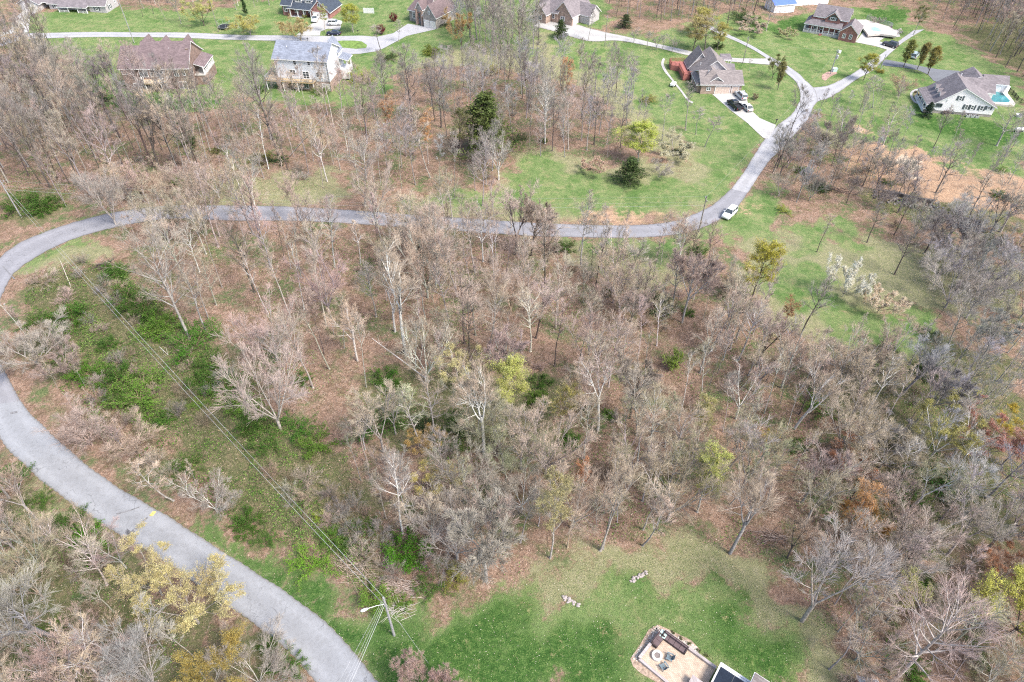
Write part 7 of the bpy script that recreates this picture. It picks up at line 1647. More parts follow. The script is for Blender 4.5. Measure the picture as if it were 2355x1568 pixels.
# small white garden trailer below the red deck
tr = empty('utility_trailer', G(1568, 204 + 46) if False else G(*c7(300, 1010)), 1.1, 'small white utility cart beside the curved concrete path', 'trailer')
MB().box(-1.1, 1.1, -.6, .6, .45, .95).build('box', M['white_trim'], tr); MB().box(1.1, 2.0, -.05, .05, .45, .52).build('drawbar', M['black'], tr)
for sg in (-1, 1): MB().tube((0, sg * .62, .3), (0, sg * .75, .3), .3, n=12).build('wheel', M['rubber'], tr)

# ------------------------------------------------------------------ poles and wires
def pole(base_px, top_py, r, m, label, arms=True, extra=None, hmax=13):
    r = r * .85
    b = G(*base_px); hh = min(hmax, vheight(b, top_py)); rt = empty('utility_pole', b, 0, label, 'pole')
    MB().tube((0, 0, -.3), (0, 0, hh), r, r * .68, 10).build('shaft', M[m], rt)
    if arms:
        MB().box(-.06, .06, -.9, .9, hh - .7, hh - .58).build('crossarm', M['wood_pole'], rt)
        for y in (-.8, 0, .8): MB().lathe([(.05, hh - .58 if y else hh), (.08, hh - .5 if y else hh + .08), (.04, hh - .38 if y else hh + .2)], 8, 0, y).build('insulator', M['galv'], rt)
    if extra == 'transformer':
        o = MB().lathe([(.2, hh - 2.6), (.28, hh - 2.5), (.28, hh - 1.6), (.2, hh - 1.5)], 12, .42, 0).build('transformer', M['galv'], rt)
        MB().box(.3, .9, -.25, .25, hh - .9, hh - .2).build('cutout', M['white_trim'], rt)
    return rt, b, hh
P_near, nb, nh = pole(R3(1, 2, 365, 1245), R3(1, 2, 205, 985)[1], .2, 'grey_pole', 'grey utility pole with street lamp at the corner of the lawn', arms=False)
lamp = empty('street_lamp', nb + Vector((0, 0, 0)), 0, 'small white street lamp on an arm of the near pole', 'street lamp')
A0 = Vector((0, 0, nh - 1.6)); A1 = Vector((-1.7, -.7, nh - 1.1))
MB().path([A0, A0.lerp(A1, .5) + Vector((0, 0, .15)), A1], .035).build('arm', M['galv'], lamp)
hd = MB(); dd_ = (A1 - A0); dd_.z = 0; dd_.normalize(); sd_ = Vector((-dd_.y, dd_.x, 0))
secs = []
for f, w_, z_ in ((0, .07, .04), (.15, .13, .09), (.45, .19, .12), (.75, .16, .1), (.88, .05, .04)):
    c_ = A1 + dd_ * f; secs.append([c_ + sd_ * (w_ * math.cos(a)) + Vector((0, 0, z_ * math.sin(a))) for a in [2 * math.pi * k / 10 for k in range(10)]])
loft(hd, secs); hd.build('lamp_head', M['white_trim'], lamp, True)
P_left, lb, lh = pole((50, 500), 416, .17, 'grey_pole', 'grey utility pole at the left edge above the middle road', hmax=12)
P_mid, mb_0, mh = pole(R3(2, 0, 115, 1560) if False else (1606, 533), 452, .17, 'wood_pole', 'dark utility pole beside the middle road near the white car', hmax=12)
P_w1, w1b, w1h = pole((309, 99), -20, .16, 'grey_pole', 'pale leaning utility pole behind the brown roofed house', hmax=14)
P_w2, w2b, w2h = pole((503, 74), -10, .14, 'wood_pole', 'brown utility pole left of the trampoline', hmax=13)
P_3, b3, h3 = pole((1390, 107), 38, .14, 'wood_pole', 'dark utility pole beside the long white driveway')
P_4, b4, h4 = pole((1707, 146), 86, .14, 'wood_pole', 'utility pole where the white driveway meets the left branch')
P_5, b5, h5 = pole(c8(770, 1310), c8(880, 880)[1], .17, 'grey_pole', 'utility pole with grey transformer between the road branches', extra='transformer')
P_6, b6, h6 = pole(c8(1660, 1210), c8(1760, 955)[1], .13, 'grey_pole', 'slim grey pole beside the right branch of the road', arms=False)
def wire(a, b, sag, label, r=0.022, n=14, grp=None):
    a = Vector(a); b = Vector(b); pts = [a.lerp(b, k / n) - Vector((0, 0, sag * 4 * (k / n) * (1 - k / n))) for k in range(n + 1)]
    o = MB().path([p - a for p in pts], r, 4).build('power_line', M['cable']); o.location = a; tag(o, label, 'cable', grp); return o
nt_, lt_, mt0 = nb + Vector((0, 0, nh)), lb + Vector((0, 0, lh)), mb_0 + Vector((0, 0, mh))
dv = (nt_ - lt_); dv.z = 0; dv.normalize(); pv = Vector((-dv.y, dv.x, 0))
wire(lt_ + Vector((0, 0, .1)), nt_ + Vector((0, 0, .1)), 1.6, 'top power line from the left pole to the near pole', .011)
wire(lt_ + pv * .25 - Vector((0, 0, 1.1)), nt_ + pv * .25 - Vector((0, 0, .9)), 1.9, 'lower power line from the left pole to the near pole', .009)
wire(lt_ - pv * .1 - Vector((0, 0, 1.9)), nt_ - pv * .15 - Vector((0, 0, 1.6)), 2.2, 'thick bundled cable from the left pole to the near pole', .018)
for k, dz in enumerate((.1, -1.2, -2.0)):
    wire(lt_ + Vector((.1, 0, dz)), mt0 + Vector((0, 0, dz)), 2.0, ['uppermost', 'middle', 'lowest'][k] + ' wire along the middle road from the left pole', .008 if k < 2 else .013, 24)
for k, (q, dz, rr_) in enumerate((((770, 1640), .0, .014), ((795, 1650), -.4, .014), ((806, 1660), -.9, .02), ((812, 1665), -1.5, .035))):
    e = G(*q) + Vector((-4, -12, 7)); wire(nt_ + Vector((0, 0, dz)), e, .8, ['leftmost', 'second', 'third', 'thick rightmost'][k] + ' wire running from the near pole across the road bottom', rr_ * .7)
gy = wire(nt_ - Vector((0, 0, 1.0)), G(985, 1525), 0, 'guy wire from the near pole down to the lawn', .013, 2)
wire(mt0 + Vector((0, 0, .1)), b5 + Vector((0, 0, h5)), 1.5, 'power line from the middle road pole up to the transformer pole', .008)
wire(b4 + Vector((0, 0, h4)), b5 + Vector((0, 0, h5)), 1.0, 'power line between the driveway pole and transformer pole', .008)
wire(b3 + Vector((0, 0, h3)), b4 + Vector((0, 0, h4)), 1.2, 'power line along the long white driveway', .008)
wire(w1b + Vector((0, 0, w1h - 1)), w2b + Vector((0, 0, w2h - 1)), 1.0, 'power line between the two poles at the top left', .008)

# ------------------------------------------------------------------ patio and things on it
cp = crop(1860, 1850, 4.906)
PA = [G(*cp(275, 635)), G(*cp(585, 240)), G(*cp(660, 245)), G(*cp(1400, 775)), G(*cp(1250, 1060)), G(*cp(820, 1080))]
pat = empty('patio', PA[0], 0, 'tan paved patio with low stone wall at the bottom edge', 'patio'); o0 = PA[0]
def rel(p, z=0): return (p.x - o0.x, p.y - o0.y)
M['paver'] = brick_mat('patio_pavers', (.50, .39, .30), (.42, .32, .25), (.34, .28, .23), .9, .18)
m_, nt2, b2 = new_mat('pavers'); co_ = nt2.node('ShaderNodeTexCoord').outputs['Object']; bt_ = nt2.node('ShaderNodeTexBrick'); mpn = nt2.node('ShaderNodeMapping'); mpn.inputs['Rotation'].default_value = (0, 0, .7)
nt2.link(co_, mpn.inputs['Vector']); nt2.link(mpn.outputs[0], bt_.inputs['Vector']); bt_.inputs['Scale'].default_value = 1; bt_.inputs['Brick Width'].default_value = .3; bt_.inputs['Row Height'].default_value = .16; bt_.inputs['Mortar Size'].default_value = .012
bt_.inputs['Color1'].default_value = (.44, .34, .26, 1); bt_.inputs['Color2'].default_value = (.56, .45, .35, 1); bt_.inputs['Mortar'].default_value = (.26, .21, .17, 1)
nt2.link(nt2.mix(1.0, bt_.outputs[0], nt2.ramp(nt2.noise(1.5, 4, .7, co_), [(.3, (.85,) * 3), (.7, (1.12,) * 3)]), 'MULTIPLY'), b2.inputs['Base Color']); M['pavers'] = m_
MB().prism([rel(p) for p in PA], -.6, .22).build('paving', M['pavers'], pat)
def wall_strip(a, b, w, z0, z1, name='low_wall'):
    a = Vector((*rel(a), 0)); b = Vector((*rel(b), 0)); d = (b - a).normalized(); n = Vector((-d.y, d.x, 0)) * w / 2
    MB().prism([(p.x, p.y) for p in (a - n, b - n, b + n, a + n)], z0, z1).build(name, M['stone_cap'], pat)
M['stone_cap'] = brick_mat('stone_cap', (.44, .39, .38), (.36, .32, .32), (.25, .22, .2), 1.2, .15)
wall_strip(PA[0], PA[1], .32, -.4, .62); wall_strip(PA[2], PA[3], .32, -.4, .60); wall_strip(PA[0], PA[5], .3, -.4, .42); wall_strip(PA[1], PA[2], .32, -.4, .61)
zt = o0.z + .22
def yaw(a, b): return math.atan2(b.y - a.y, b.x - a.x)
M['wicker'] = mat('dark_wicker', (.06, .045, .045), .3, 12, .8); M['cushion'] = mat('plum_brown_cushion', (.13, .095, .10), .15, 5, .9); M['blue_plastic'] = mat('slate_blue_plastic', (.14, .19, .22), .1, 4, .5); M['mint'] = mat('mint_top', (.42, .55, .52), .1, 3, .5)
YA = yaw(PA[0], PA[1]); YB = yaw(PA[2], PA[3])
def sofa(p, rz, n, label):
    r = empty('garden_sofa', (p.x, p.y, zt), rz, label, 'sofa'); L = n * .72
    f = MB(); f.box(-L / 2 - .12, L / 2 + .12, -.4, .42, .08, .3); f.box(-L / 2 - .12, L / 2 + .12, .32, .46, .3, .75); f.box(-L / 2 - .14, -L / 2 - .0, -.4, .42, .3, .58); f.box(L / 2, L / 2 + .14, -.4, .42, .3, .58); f.build('frame', M['wicker'], r)
    for k in range(n):
        x = -L / 2 + k * .72; MB().box(x + .02, x + .70, -.38, .3, .3, .44).build('seat_cushion', M['cushion'], r); MB().box(x + .02, x + .70, .2, .315, .44, .8).build('back_cushion', M['cushion'], r)
sofa(G(*cp(790, 415)), YB, 4, 'long dark wicker sofa along the right patio wall'); sofa(G(*cp(545, 378)), YA , 2, 'short dark wicker loveseat along the left patio wall')
p = G(*cp(620, 295)); r = empty('corner_table', (p.x, p.y, zt), YB, 'mint topped corner table between the two patio sofas', 'table')
MB().box(-.42, .42, -.42, .42, .4, .47).build('tabletop', M['mint'], r)
for a in (-.36, .36):
    for b_ in (-.36, .36): MB().box(a - .03, a + .03, b_ - .03, b_ + .03, 0, .4).build('leg', M['black'], r)
p = G(*cp(538, 595)); r = empty('fire_pit', (p.x, p.y, zt), 0, 'round pale stone fire pit on the patio', 'fire pit')
mb = MB(); n = 24
for k in range(n):
    a0 = 2 * math.pi * k / n + .012; a1 = 2 * math.pi * (k + 1) / n - .012
    for z0 in (0, .19): mb.prism([(.34 * math.cos(a0), .34 * math.sin(a0)), (.62 * math.cos(a0), .62 * math.sin(a0)), (.62 * math.cos(a1), .62 * math.sin(a1)), (.34 * math.cos(a1), .34 * math.sin(a1))], z0, z0 + .18)
mb.build('stone_ring', mat('pale_ring_stone', (.62, .58, .54), .15, 4), r); MB().lathe([(.35, .0), (.35, .12)], 20).build('ash_bed', M['black'], r); MB().lathe([(.3, .3), (.3, .315)], 16).build('grate', mat('grate', (.2, .17, .16), .4, 12), r)
def adir(p, rz, label):
    r = empty('garden_chair', (p.x, p.y, zt), rz, label, 'chair')
    s_ = MB(); [s_.slab([(-.28, -.32 + .12 * k, .36 - .02 * k), (.28, -.32 + .12 * k, .36 - .02 * k), (.28, -.22 + .12 * k, .345 - .02 * k), (-.28, -.22 + .12 * k, .345 - .02 * k)], .03) for k in range(5)]; s_.build('seat', M['blue_plastic'], r)
    b_ = MB(); [b_.slab([(-.28 + .115 * k, .25, .28), (-.18 + .115 * k, .25, .28), (-.18 + .115 * k, .52, .95 + .04 * (2 - abs(k - 2))), (-.28 + .115 * k, .52, .95 + .04 * (2 - abs(k - 2)))], .03) for k in range(5)]; b_.build('backrest', M['blue_plastic'], r)
    for sg in (-1, 1):
        MB().box(sg * .36 - .07, sg * .36 + .07, -.4, .34, .52, .55).build('armrest', M['blue_plastic'], r); MB().box(sg * .34 - .03, sg * .34 + .03, -.36, -.28, 0, .52).build('leg', M['blue_plastic'], r); MB().box(sg * .34 - .03, sg * .34 + .03, .26, .34, 0, .52).build('leg', M['blue_plastic'], r)
adir(G(*cp(720, 622)), -2.0, 'slate blue slatted chair right of the fire pit'); adir(G(*cp(635, 755)), -2.6, 'slate blue slatted chair below the fire pit')
# path light post by the patio corner
p = G(*cp(525, 205)); r = empty('garden_light', p, 0, 'small dark garden light at the patio corner rocks', 'light'); MB().tube((0, 0, 0), (0, 0, .6), .04, n=6).build('stem', M['black'], r); MB().lathe([(.12, .6), (.05, .75)], 8).build('cap', M['black'], r)
def rocks(name, pts_px, n, spread, size, label, cat='rocks', m='stone', kind='stuff'):
    mb = MB(); P = [G(*q) for q in pts_px]
    for k in range(n):
        t_ = rnd.random() * (len(P) - 1); i = int(t_); c = P[i].lerp(P[min(i + 1, len(P) - 1)], t_ - i); x = c.x + rnd.gauss(0, spread); y = c.y + rnd.gauss(0, spread); s_ = size * rnd.uniform(.5, 1.4); z = float(hgt(x, y)) + s_ * .25
        ico = [Vector((x_, y_, z_)).normalized() for x_ in (-1, 1) for y_ in (-1, 1) for z_ in (-1, 1)]
        vs = [Vector((x, y, z)) + Vector((v.x * s_ * rnd.uniform(.6, 1.2), v.y * s_ * rnd.uniform(.6, 1.2), v.z * s_ * rnd.uniform(.4, .9))) for v in ico]
        mb.add(vs, [(0, 1, 3, 2), (4, 6, 7, 5), (0, 4, 5, 1), (2, 3, 7, 6), (0, 2, 6, 4), (1, 5, 7, 3)])
    o = mb.build(name, M[m]); tag(o, label, cat if kind != 'stuff' else None, kind=kind); return o
M['white_rock'] = vary('pale_rocks', [(.3, .26, .23), (.5, .45, .4), (.68, .65, .6)], 3)
rocks('rock_bed', [cp(200, 620), cp(330, 480), cp(480, 270), cp(560, 150)], 260, .16, .09, 'pale rocks banked against the left patio wall', m='white_rock')
rocks('rock_bed', [cp(640, 200), cp(850, 330), cp(1050, 440), cp(1150, 500)], 260, .14, .09, 'pale rocks banked against the right patio wall', m='white_rock')
wsheet('mulch_bed', [tuple(G(*cp(x, y)))[:2] for x, y in ((150, 620), (300, 400), (420, 190), (560, 120), (700, 180), (1050, 350), (1170, 480), (1150, 540), (700, 260), (590, 235), (280, 640), (700, 960), (560, 980), (300, 830), (190, 730))],
       mat('tan_mulch', (.36, .27, .21), .35, 2.5, 1), .03, 'tan mulch strip around the patio', .5, keep=False)
rocks('creek_rocks', [c5(560, 200), c5(800, 250), c5(1000, 320), c5(1250, 360), c5(1500, 560), c5(1800, 640)], 420, 1.0, .34, 'dark jumbled rocks in the creek bed below the retaining wall', m='dark_rock')
# rows of field stones on the lawn
def stone_row(a, b, n, label):
    n = int(n * 1.7) // 2 * 2
    A_ = G(*a); B_ = G(*b); r = empty('stone_pile', A_, 0, label, 'stone pile')
    for k in range(n):
        t_ = (k // 2 + .5) / (n / 2) ; c = A_.lerp(B_, t_) - A_; x = c.x + rnd.gauss(0, .12); y = c.y + (.16 if k % 2 else -.15) + rnd.gauss(0, .06); s_ = rnd.uniform(.11, .2)
        bm = bmesh.new(); bmesh.ops.create_icosphere(bm, subdivisions=2, radius=s_)
        for v in bm.verts: v.co = Vector((v.co.x * 1.15, v.co.y * .85, v.co.z * .7)) * (1 + .16 * math.sin(9 * v.co.x + k) * math.cos(8 * v.co.y + 2 * k)) + rv(rnd, .02); v.co += Vector((x, y, s_ * .35))
        me = bpy.data.meshes.new('stone'); bm.to_mesh(me); bm.free(); me.materials.append(M['pile_stone']); o = bpy.data.objects.new('stone', me); C.objects.link(o); o.parent = r
M['pile_stone'] = vary('pile_stone', [(.14, .12, .12), (.24, .21, .20), (.36, .32, .31)], 2.5)
stone_row(R3(1, 2, 1530, 985), R3(1, 2, 1650, 1045), 18, 'row of field stones on the lawn, nearer the patio'); stone_row(R3(1, 2, 1990, 875), R3(1, 2, 2110, 815), 16, 'row of field stones on the lawn, nearer the woods')
# brush piles
def brush_pile(a, b, n, L, rad, label, m, hh=.7, name='brush_pile'):
    A_ = G(*a); B_ = G(*b); segs = []; d0 = (B_ - A_); L0 = d0.length; d0.normalize(); sd0 = Vector((-d0.y, d0.x, 0))
    for k in range(n):
        c = A_.lerp(B_, rnd.random()) - A_ + sd0 * rnd.gauss(0, L * .22); an = rnd.gauss(0, .5); dr = (d0 * math.cos(an) + sd0 * math.sin(an)) * (1 if rnd.random() < .5 else -1); ll = L * rnd.uniform(.4, 1)
        z = rnd.uniform(.03, hh) * math.exp(-((c - (B_ - A_) * .5).length / max(L0 * .6, 1)) ** 2); p0 = c + Vector((0, 0, z)); p1 = p0 + dr * ll * .5 + Vector((0, 0, rnd.uniform(-.1, .25))); p2 = p1 + dr * ll * .5 + rv(rnd, .2)
        segs += [(tuple(p0), tuple(p1), rad, rad * .7, 5), (tuple(p1), tuple(p2), rad * .7, rad * .3, 4)]
    me = seg_mesh(name, segs, m); o = bpy.data.objects.new(name, me); C.objects.link(o); o.location = A_; tag(o, label, 'brush pile')
m_br = vary('cut_branches', [(.14, .10, .08), (.30, .22, .18), (.5, .42, .37)], 2)
brush_pile(R3(2, 2, 540, 560), R3(2, 2, 700, 600), 90, 2.4, .035, 'heap of dark cut branches above the lawn', m_br)
brush_pile(R3(1, 2, 290, 900), R3(1, 2, 520, 930), 160, 2.8, .028, 'pale heap of cut branches at the lawn corner', vary('pale_cut_branches', [(.25, .18, .15), (.42, .33, .28), (.6, .52, .46)], 2))
brush_pile(R3(1, 2, 10, 740), R3(1, 2, 200, 850), 130, 3.0, .028, 'tan heap of cut branches under the power lines', vary('tan_cut_branches', [(.25, .18, .13), (.42, .33, .26), (.55, .46, .38)], 2))
brush_pile(R3(1, 2, 340, 1090), R3(1, 2, 450, 1080), 40, 2.2, .03, 'small pile of pale bare branches beside the near pole', vary('bleached_branches', [(.4, .36, .33), (.6, .56, .52)], 2))
brush_pile(R3(0, 1, 680, 290), R3(0, 1, 770, 240), 50, 2.0, .05, 'dark pile of dead logs near the middle road bend', vary('rotten_logs', [(.05, .04, .04), (.13, .10, .09)], 2))
brush_pile(R3(0, 0, 1150, 1160), R3(0, 0, 1290, 1120), 30, 3.2, .06, 'dark fallen branches among the slender trees', vary('dark_fallen', [(.05, .04, .035), (.15, .12, .10)], 2))
brush_pile(R3(2, 0, 950, 1290), R3(2, 0, 1120, 1330), 60, 2.6, .05, 'dark heap of logs at the left end of the creek wall', vary('dark_logs', [(.04, .035, .03), (.14, .10, .09)], 2))
def log(a, b, r0, r1, label, col, z1=.3):
    A_ = G(*a); B_ = G(*b) + Vector((0, 0, z1)); mid = A_.lerp(B_, .5) + Vector((0, 0, .12)) - A_; e = B_ - A_; sg = [((0, 0, r0 * .6), tuple(mid), r0, (r0 + r1) / 2, 7), (tuple(mid), tuple(e), (r0 + r1) / 2, r1, 6)]
    for k in range(5):
        c = mid.lerp(e, rnd.random()); q = c + rv(rnd, .9) + Vector((0, 0, .4)); sg.append((tuple(c), tuple(q), r1 * .6, .012, 4))
    me = seg_mesh('fallen_trunk', sg, mat('fallen_bark', col, .3, 2), True); o = bpy.data.objects.new('fallen_trunk', me); C.objects.link(o); o.location = A_; tag(o, label, 'fallen tree')
log(R3(1, 1, 610, 1065), R3(1, 1, 230, 855), .13, .05, 'long pale fallen trunk left of the centre yellow trees', (.48, .45, .42), 3.0)
log(R3(0, 0, 2260, 780), R3(0, 0, 2000, 1090), .16, .08, 'fallen dark trunk on the slope below the white house', (.22, .2, .18), .5)
log(R3(0, 1, 1100, 825), R3(0, 1, 1165, 890), .05, .03, 'short bleached stick in the left brush field', (.6, .57, .53), .3)
log(R3(2, 2, 440, 950 - 600), R3(2, 2, 250, 400), .06, .03, 'thin fallen branch above the lawn', (.42, .36, .32), .3)
log(R3(0, 1, 490, 410), R3(0, 1, 440, 270), .06, .03, 'thin bleached leaning stem in the upper brush field', (.6, .55, .48), 1.5)

# yellow plate, stain and crack repair on the near road
cy_ = lambda x, y: ((340 + x / 9.8) * .7663, (1480 + y / 9.8) * .7663)
Yp = [G(*cy_(x, y)) for x, y in ((1075, 665), (1160, 672), (1265, 550), (1185, 540))]; o1 = Yp[0]
yr_ = empty('road_plate', (o1.x, o1.y, o1.z + .06), 0, 'yellow rectangular plate lying at the near road edge', 'plate')
MB().prism([(p.x - o1.x, p.y - o1.y) for p in Yp], .0, .14).build('panel', mat('yellow_paint', (.68, .55, .16), .12, 4, .6), yr_)
cn = sum(((p - o1) for p in Yp), Vector()) / 4; MB().prism([(cn.x + (p.x - o1.x - cn.x) * .3, cn.y + (p.y - o1.y - cn.y) * .3) for p in Yp], .141, .15).build('mark', mat('worn_mark', (.35, .28, .12), .3, 9), yr_)
M['stain'] = mat('dark_road_stain', (.13, .13, .14), .5, 3, .95); M['sealed'] = mat('tar_seal', (.19, .19, .20), .35, 4, .95)
sheet('road_stain', [cy_(x, y) for x, y in ((340, 1140), (420, 1050), (520, 1120), (600, 1060), (640, 1130), (560, 1230), (430, 1260))], M['stain'], .075, 'dark crumbled patch in the near road', .4)
sheet('tar_strip', [cy_(x, y) for x, y in ((620, 1050), (680, 1080), (860, 900), (1040, 720), (1000, 690), (820, 870))], M['sealed'], .08, 'darker sealed strip across the near road', .4)
sheet('tar_strip', [cy_(x, y) for x, y in ((90, 600), (110, 630), (480, 530), (780, 420), (770, 400), (470, 500))], M['sealed'], .08, 'thin sealed crack across the near road', .4)
sheet('tar_strip', [(70 / 3, 928 + 20), (40, 946), (41, 949), (25, 953)], M['sealed'], .08, 'short dark scar in the near road bend', .4)
sheet('tar_strip', [(6, 613), (8, 612), (35, 641), (33, 643)], M['sealed'], .08, 'dark seam across the road at the left bend', .4)

# roof corner of the house at the bottom edge, with dark glazed pergola
RB = [G(*cp(1440, 715)), G(*cp(1480, 740)), G(*cp(1960, 960))]
hb_ = House('pergola', cp, (1310, 940), (1480, 750), 'white framed pergola with dark glazed roof at the bottom edge', 'pergola')
a_ = GZ(*cp(1500, 700), 2.9); b_ = GZ(*cp(1960, 1000), 2.9); d_ = (b_ - a_); d_.z = 0; d_.normalize(); n_ = Vector((d_.y, -d_.x, 0))
if n_.y > 0: n_ = -n_
bpy.data.objects.remove(hb_.root, do_unlink=True)
pg = empty('pergola', (a_.x, a_.y, float(hgt(a_.x, a_.y))), math.atan2(d_.y, d_.x), 'white framed lean-to with dark glazed roof at bottom edge', 'pergola'); zg = a_.z - pg.location.z
MB().box(0, 9, -3.6, -.32, zg - .1, zg - .02).build('glazing', M['glazing'] if 'glazing' in M else mat('dark_glazing', (.012, .018, .03), .2, .5, .2, spec=.6), pg)
mb = MB(); mb.box(-.1, 9, -.3, -.1, zg - .15, zg + .06); mb.box(-.1, 9, -.04, .16, zg - .15, zg + .04); mb.box(-.2, -.02, -3.6, .16, zg - .12, zg + .0); mb.build('gutter_frame', M['white_trim'], pg)
br_ = MB(); [br_.box(x, x + .06, -3.6, -.32, zg - .02, zg + .03) for x in (1.6, 3.2, 4.8)]; br_.build('glazing_bars', mat('dark_bar', (.12, .13, .14), .1, 3), pg)
for x in (.1, 5.0, 8.8): MB().box(x - .08, x + .08, -.2, -.04, 0, zg - .15).build('post', M['white_trim'], pg)
e_ = GZ(*cp(1990, 825), 4.2); rp_ = empty('house_roof', (e_.x, e_.y, float(hgt(e_.x, e_.y))), math.atan2(d_.y, d_.x), 'corner of a taupe shingled house roof at the bottom edge', 'house'); ze_ = e_.z - rp_.location.z
mb = MB(); mb.slab([(0, 0, ze_), (8, 0, ze_), (8, -5, ze_ + 2.2), (0, -5, ze_ + 2.2)], .08); mb.build('roof', M['roof_tan'], rp_)
mb = MB(); mb.slab([(-.08, .08, ze_ - .09), (8, .08, ze_ - .09), (8, -5, ze_ + 2.1), (-.08, -5, ze_ + 2.1)], .18); mb.build('roof_trim', M['white_trim'], rp_); MB().box(.4, 8, -5, -.4, -.3, ze_ - .1).build('wall', M['siding_cream'], rp_)
# dark storage box edge on patio (grey roofed grill cover)
p = G(*cp(1080, 930)); r = empty('grill', (p.x, p.y, zt), YB, 'covered grey grill station at the bottom edge of the patio', 'grill'); MB().box(-.2, 1.5, -.9, -.1, 0, .95).build('cabinet', M['stone_wall'], r); MB().box(-.28, 1.58, -.95, -.02, .95, 1.03).build('counter', M['stone_cap'], r)
# red brown shed corner at the bottom right
sh = House('shed', lambda x, y: (x, y), (1966, 1606), (2012, 1616), 'rusty shed with grey roof at the bottom right edge', 'shed')
sh.block(0, 1.8, 0, 1.6, 2.0, 2.5, 'brick_red', 'metal_pale', 'x', ov=.2); sh.done()

# ------------------------------------------------------------------ garden things
p = G(518, 66); r = empty('trampoline', p, 0, 'round dark trampoline on the upper left lawn', 'trampoline'); MB().lathe([(1.9, .78), (2.0, .82), (1.9, .86)], 24).build('mat', M['black'], r)
mb = MB(); pts = [(2.05 * math.cos(a), 2.05 * math.sin(a), .84) for a in [2 * math.pi * k / 24 for k in range(25)]]; mb.path(pts, .04, 5); mb.path([(x, y, 2.4) for x, y, _ in pts], .025, 4); mb.build('frame', M['galv'], r)
for k in range(6):
    a = 2 * math.pi * k / 6; MB().tube((2.05 * math.cos(a), 2.05 * math.sin(a), 0), (2.05 * math.cos(a), 2.05 * math.sin(a), 2.4), .035, n=5).build('leg', M['galv'], r)
def mailbox(px, label):
    p = G(*px); r = empty('mailbox', p, .3, label, 'mailbox'); MB().box(-.06, .06, -.06, .06, -.2, 1.1).build('post', M['black'], r)
    b = MB(); secs = [[(x, .14 * math.cos(a), 1.22 + .14 * max(-.8, math.sin(a))) for a in [2 * math.pi * k / 10 for k in range(10)]] for x in (-.3, .3)]; loft(b, secs); b.build('box', M['black'], r)
mailbox(K6(1735, 610), 'black mailbox beside the turning loop'); mailbox(K6(850, 745), 'black mailbox opposite the brick house driveway'); mailbox((1783, 285), 'black mailbox at the mouth of the broad concrete driveway')
p = G(2343, 303); r = empty('propane_tank', p, .1, 'white propane tank on the grass at the right edge', 'tank'); b = MB(); secs = [[(x, q * math.cos(a), .75 + q * math.sin(a)) for a in [2 * math.pi * k / 14 for k in range(14)]] for x, q in ((-1.45, .06), (-1.38, .3), (-1.15, .46), (1.15, .46), (1.38, .3), (1.45, .06))]; loft(b, secs); b.build('vessel', M['white_trim'], r, True)
MB().lathe([(.14, 1.18), (.14, 1.38), (.05, 1.42)], 10).build('dome', M['galv'], r); [MB().box(x - .08, x + .08, -.3, .3, -.1, .36).build('foot', M['galv'], r) for x in (-.8, .8)]
p = G(2341, 268); r = empty('garden_tub', p, 0, 'white round tub near the right edge below the teal pool', 'tub'); MB().lathe([(.7, 0), (.8, .6), (.72, .6), (.66, .2)], 16).build('basin', M['white_trim'], r)
def umbrella(px, label, col):
    p = G(*px); r = empty('pool_lounger', p, rnd.uniform(0, 3), label, 'lounger'); MB().box(-.9, .5, -.3, .3, .28, .36).build('seat', M['cushion'], r); mb = MB(); mb.slab([(.5, -.3, .34), (.5, .3, .34), (1.0, .3, .8), (1.0, -.3, .8)], .06); mb.build('backrest', M['cushion'], r); [MB().box(x - .03, x + .03, y - .03, y + .03, 0, .28).build('leg', M['black'], r) for x in (-.8, .4) for y in (-.26, .26)]
umbrella(c8(1590, 440), 'dark lounger at the far side of the covered pool', 0); umbrella(c8(1820, 520), 'dark lounger at the right end of the covered pool', 0)
rocks('rock_mound', [c8(1830, 560), c8(1940, 590), c8(1960, 540)], 60, .8, .45, 'pale rock garden at the right end of the covered pool', m='white_rock')
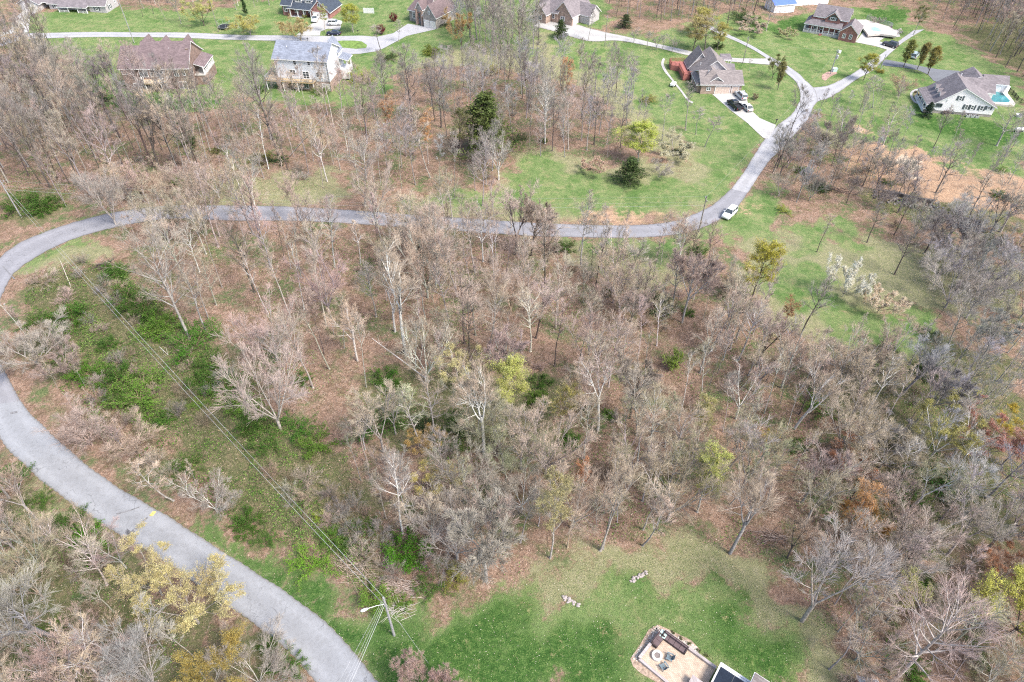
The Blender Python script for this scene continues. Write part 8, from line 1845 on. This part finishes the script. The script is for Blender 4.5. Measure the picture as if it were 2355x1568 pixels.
# bench like play equipment by the transformer pole
p = G(*c8(830, 1265)); r = empty('utility_box', p, .3, 'mint green utility box at the foot of the transformer pole', 'utility box'); MB().box(-.7, .7, -.5, .5, -.1, 1.0).build('housing', M['mint'], r); MB().box(-.75, .75, -.55, .55, 1.0, 1.06).build('lid', M['mint'], r)
sheet('mulch_bed', [c8(x, y) for x, y in ((620, 1330), (720, 1270), (870, 1260), (890, 1300), (760, 1360), (680, 1430), (620, 1400))], mat('pink_mulch', (.36, .24, .2), .35, 1.5, 1), .03, 'mulch bed around the transformer pole', .8)
sheet('planting_bed', [c9(x, y) for x, y in ((260, 590), (390, 560), (520, 760), (560, 850), (420, 880), (330, 800), (250, 680))], mat('olive_bed', (.24, .21, .12), .35, 1.5, 1), .03, 'planted bed before the porch of the white gabled house', .8)
ribbon('path', [(c9(400, 540) + c9(400, 560)), (c9(280, 555) + c9(290, 585)), (c9(195, 610) + c9(235, 630)), (c9(190, 690) + c9(240, 690)), (c9(250, 790) + c9(290, 770)), (c9(340, 840) + c9(370, 820)), (c9(400, 930) + c9(430, 900))], M['drive'], .06, 'curved concrete walk round the bed of the white gabled house', 6, 2)
for k, (x, y) in enumerate([(275, 625), (320, 680), (340, 720), (370, 750), (400, 750), (430, 870)]):
    plant('small0', G(*c9(x, y)), .8, 'dark clipped porch bed shrub of the white gabled house, %s from the far end' % ['first', 'second', 'third', 'fourth', 'fifth', 'sixth'][k], 'shrub', 'bed_shrub', group='shrubs in the porch bed', bark=DARK, leaf=(.07, .06, .04), squash=.8)
for k, (x, y) in enumerate([(990, 1165), (1130, 1170), (1195, 1170)]):
    plant('small0', G(*c7(x, y)), .9, ['left', 'middle', 'right'][k] + ' dark shrub in front of the taupe roofed house', 'shrub', 'bed_shrub', group='shrubs before the taupe roofed house', bark=DARK, leaf=(.06, .05, .035), squash=.8)
for k, (x, y, cl_) in enumerate([(780, 320, (.3, .33, .06)), (520, 290, (.2, .06, .06)), (880, 310, (.14, .04, .05))]):
    plant('small0', G(*K6(x, y)), 1.3, ['yellow green', 'reddish', 'dark red'][k] + ' clipped shrub before the dark roofed brick house', 'shrub', 'bed_shrub', bark=DARK, leaf=cl_, squash=1.0)
for k in range(5):
    q = (PA[2].lerp(PA[3], .1 + .17 * k)); sd2 = (PA[3] - PA[2]).normalized(); pn2 = Vector((-sd2.y, sd2.x, 0)); q = q + pn2 * .7
    plant('small0', (q.x, q.y, float(hgt(q.x, q.y))), .35, 'low green plant along the right patio wall, %s from its far corner' % ['first', 'second', 'third', 'fourth', 'fifth'][k], 'plant', 'bed_plant', group='low plants along the patio wall', bark=DARK, leaf=(.16, .2, .07), squash=1.2)
# purple blue haze of shrubs behind the brown house side (dark hedge)
plant('thicket1', G(*R3(0, 0, 1450, 440)), 1.6, 'dark hedge shrub beside the porch of the brown roofed house', 'shrub', 'bare_shrub', bark=DARK, twig=(.10, .09, .11), squash=1.1)
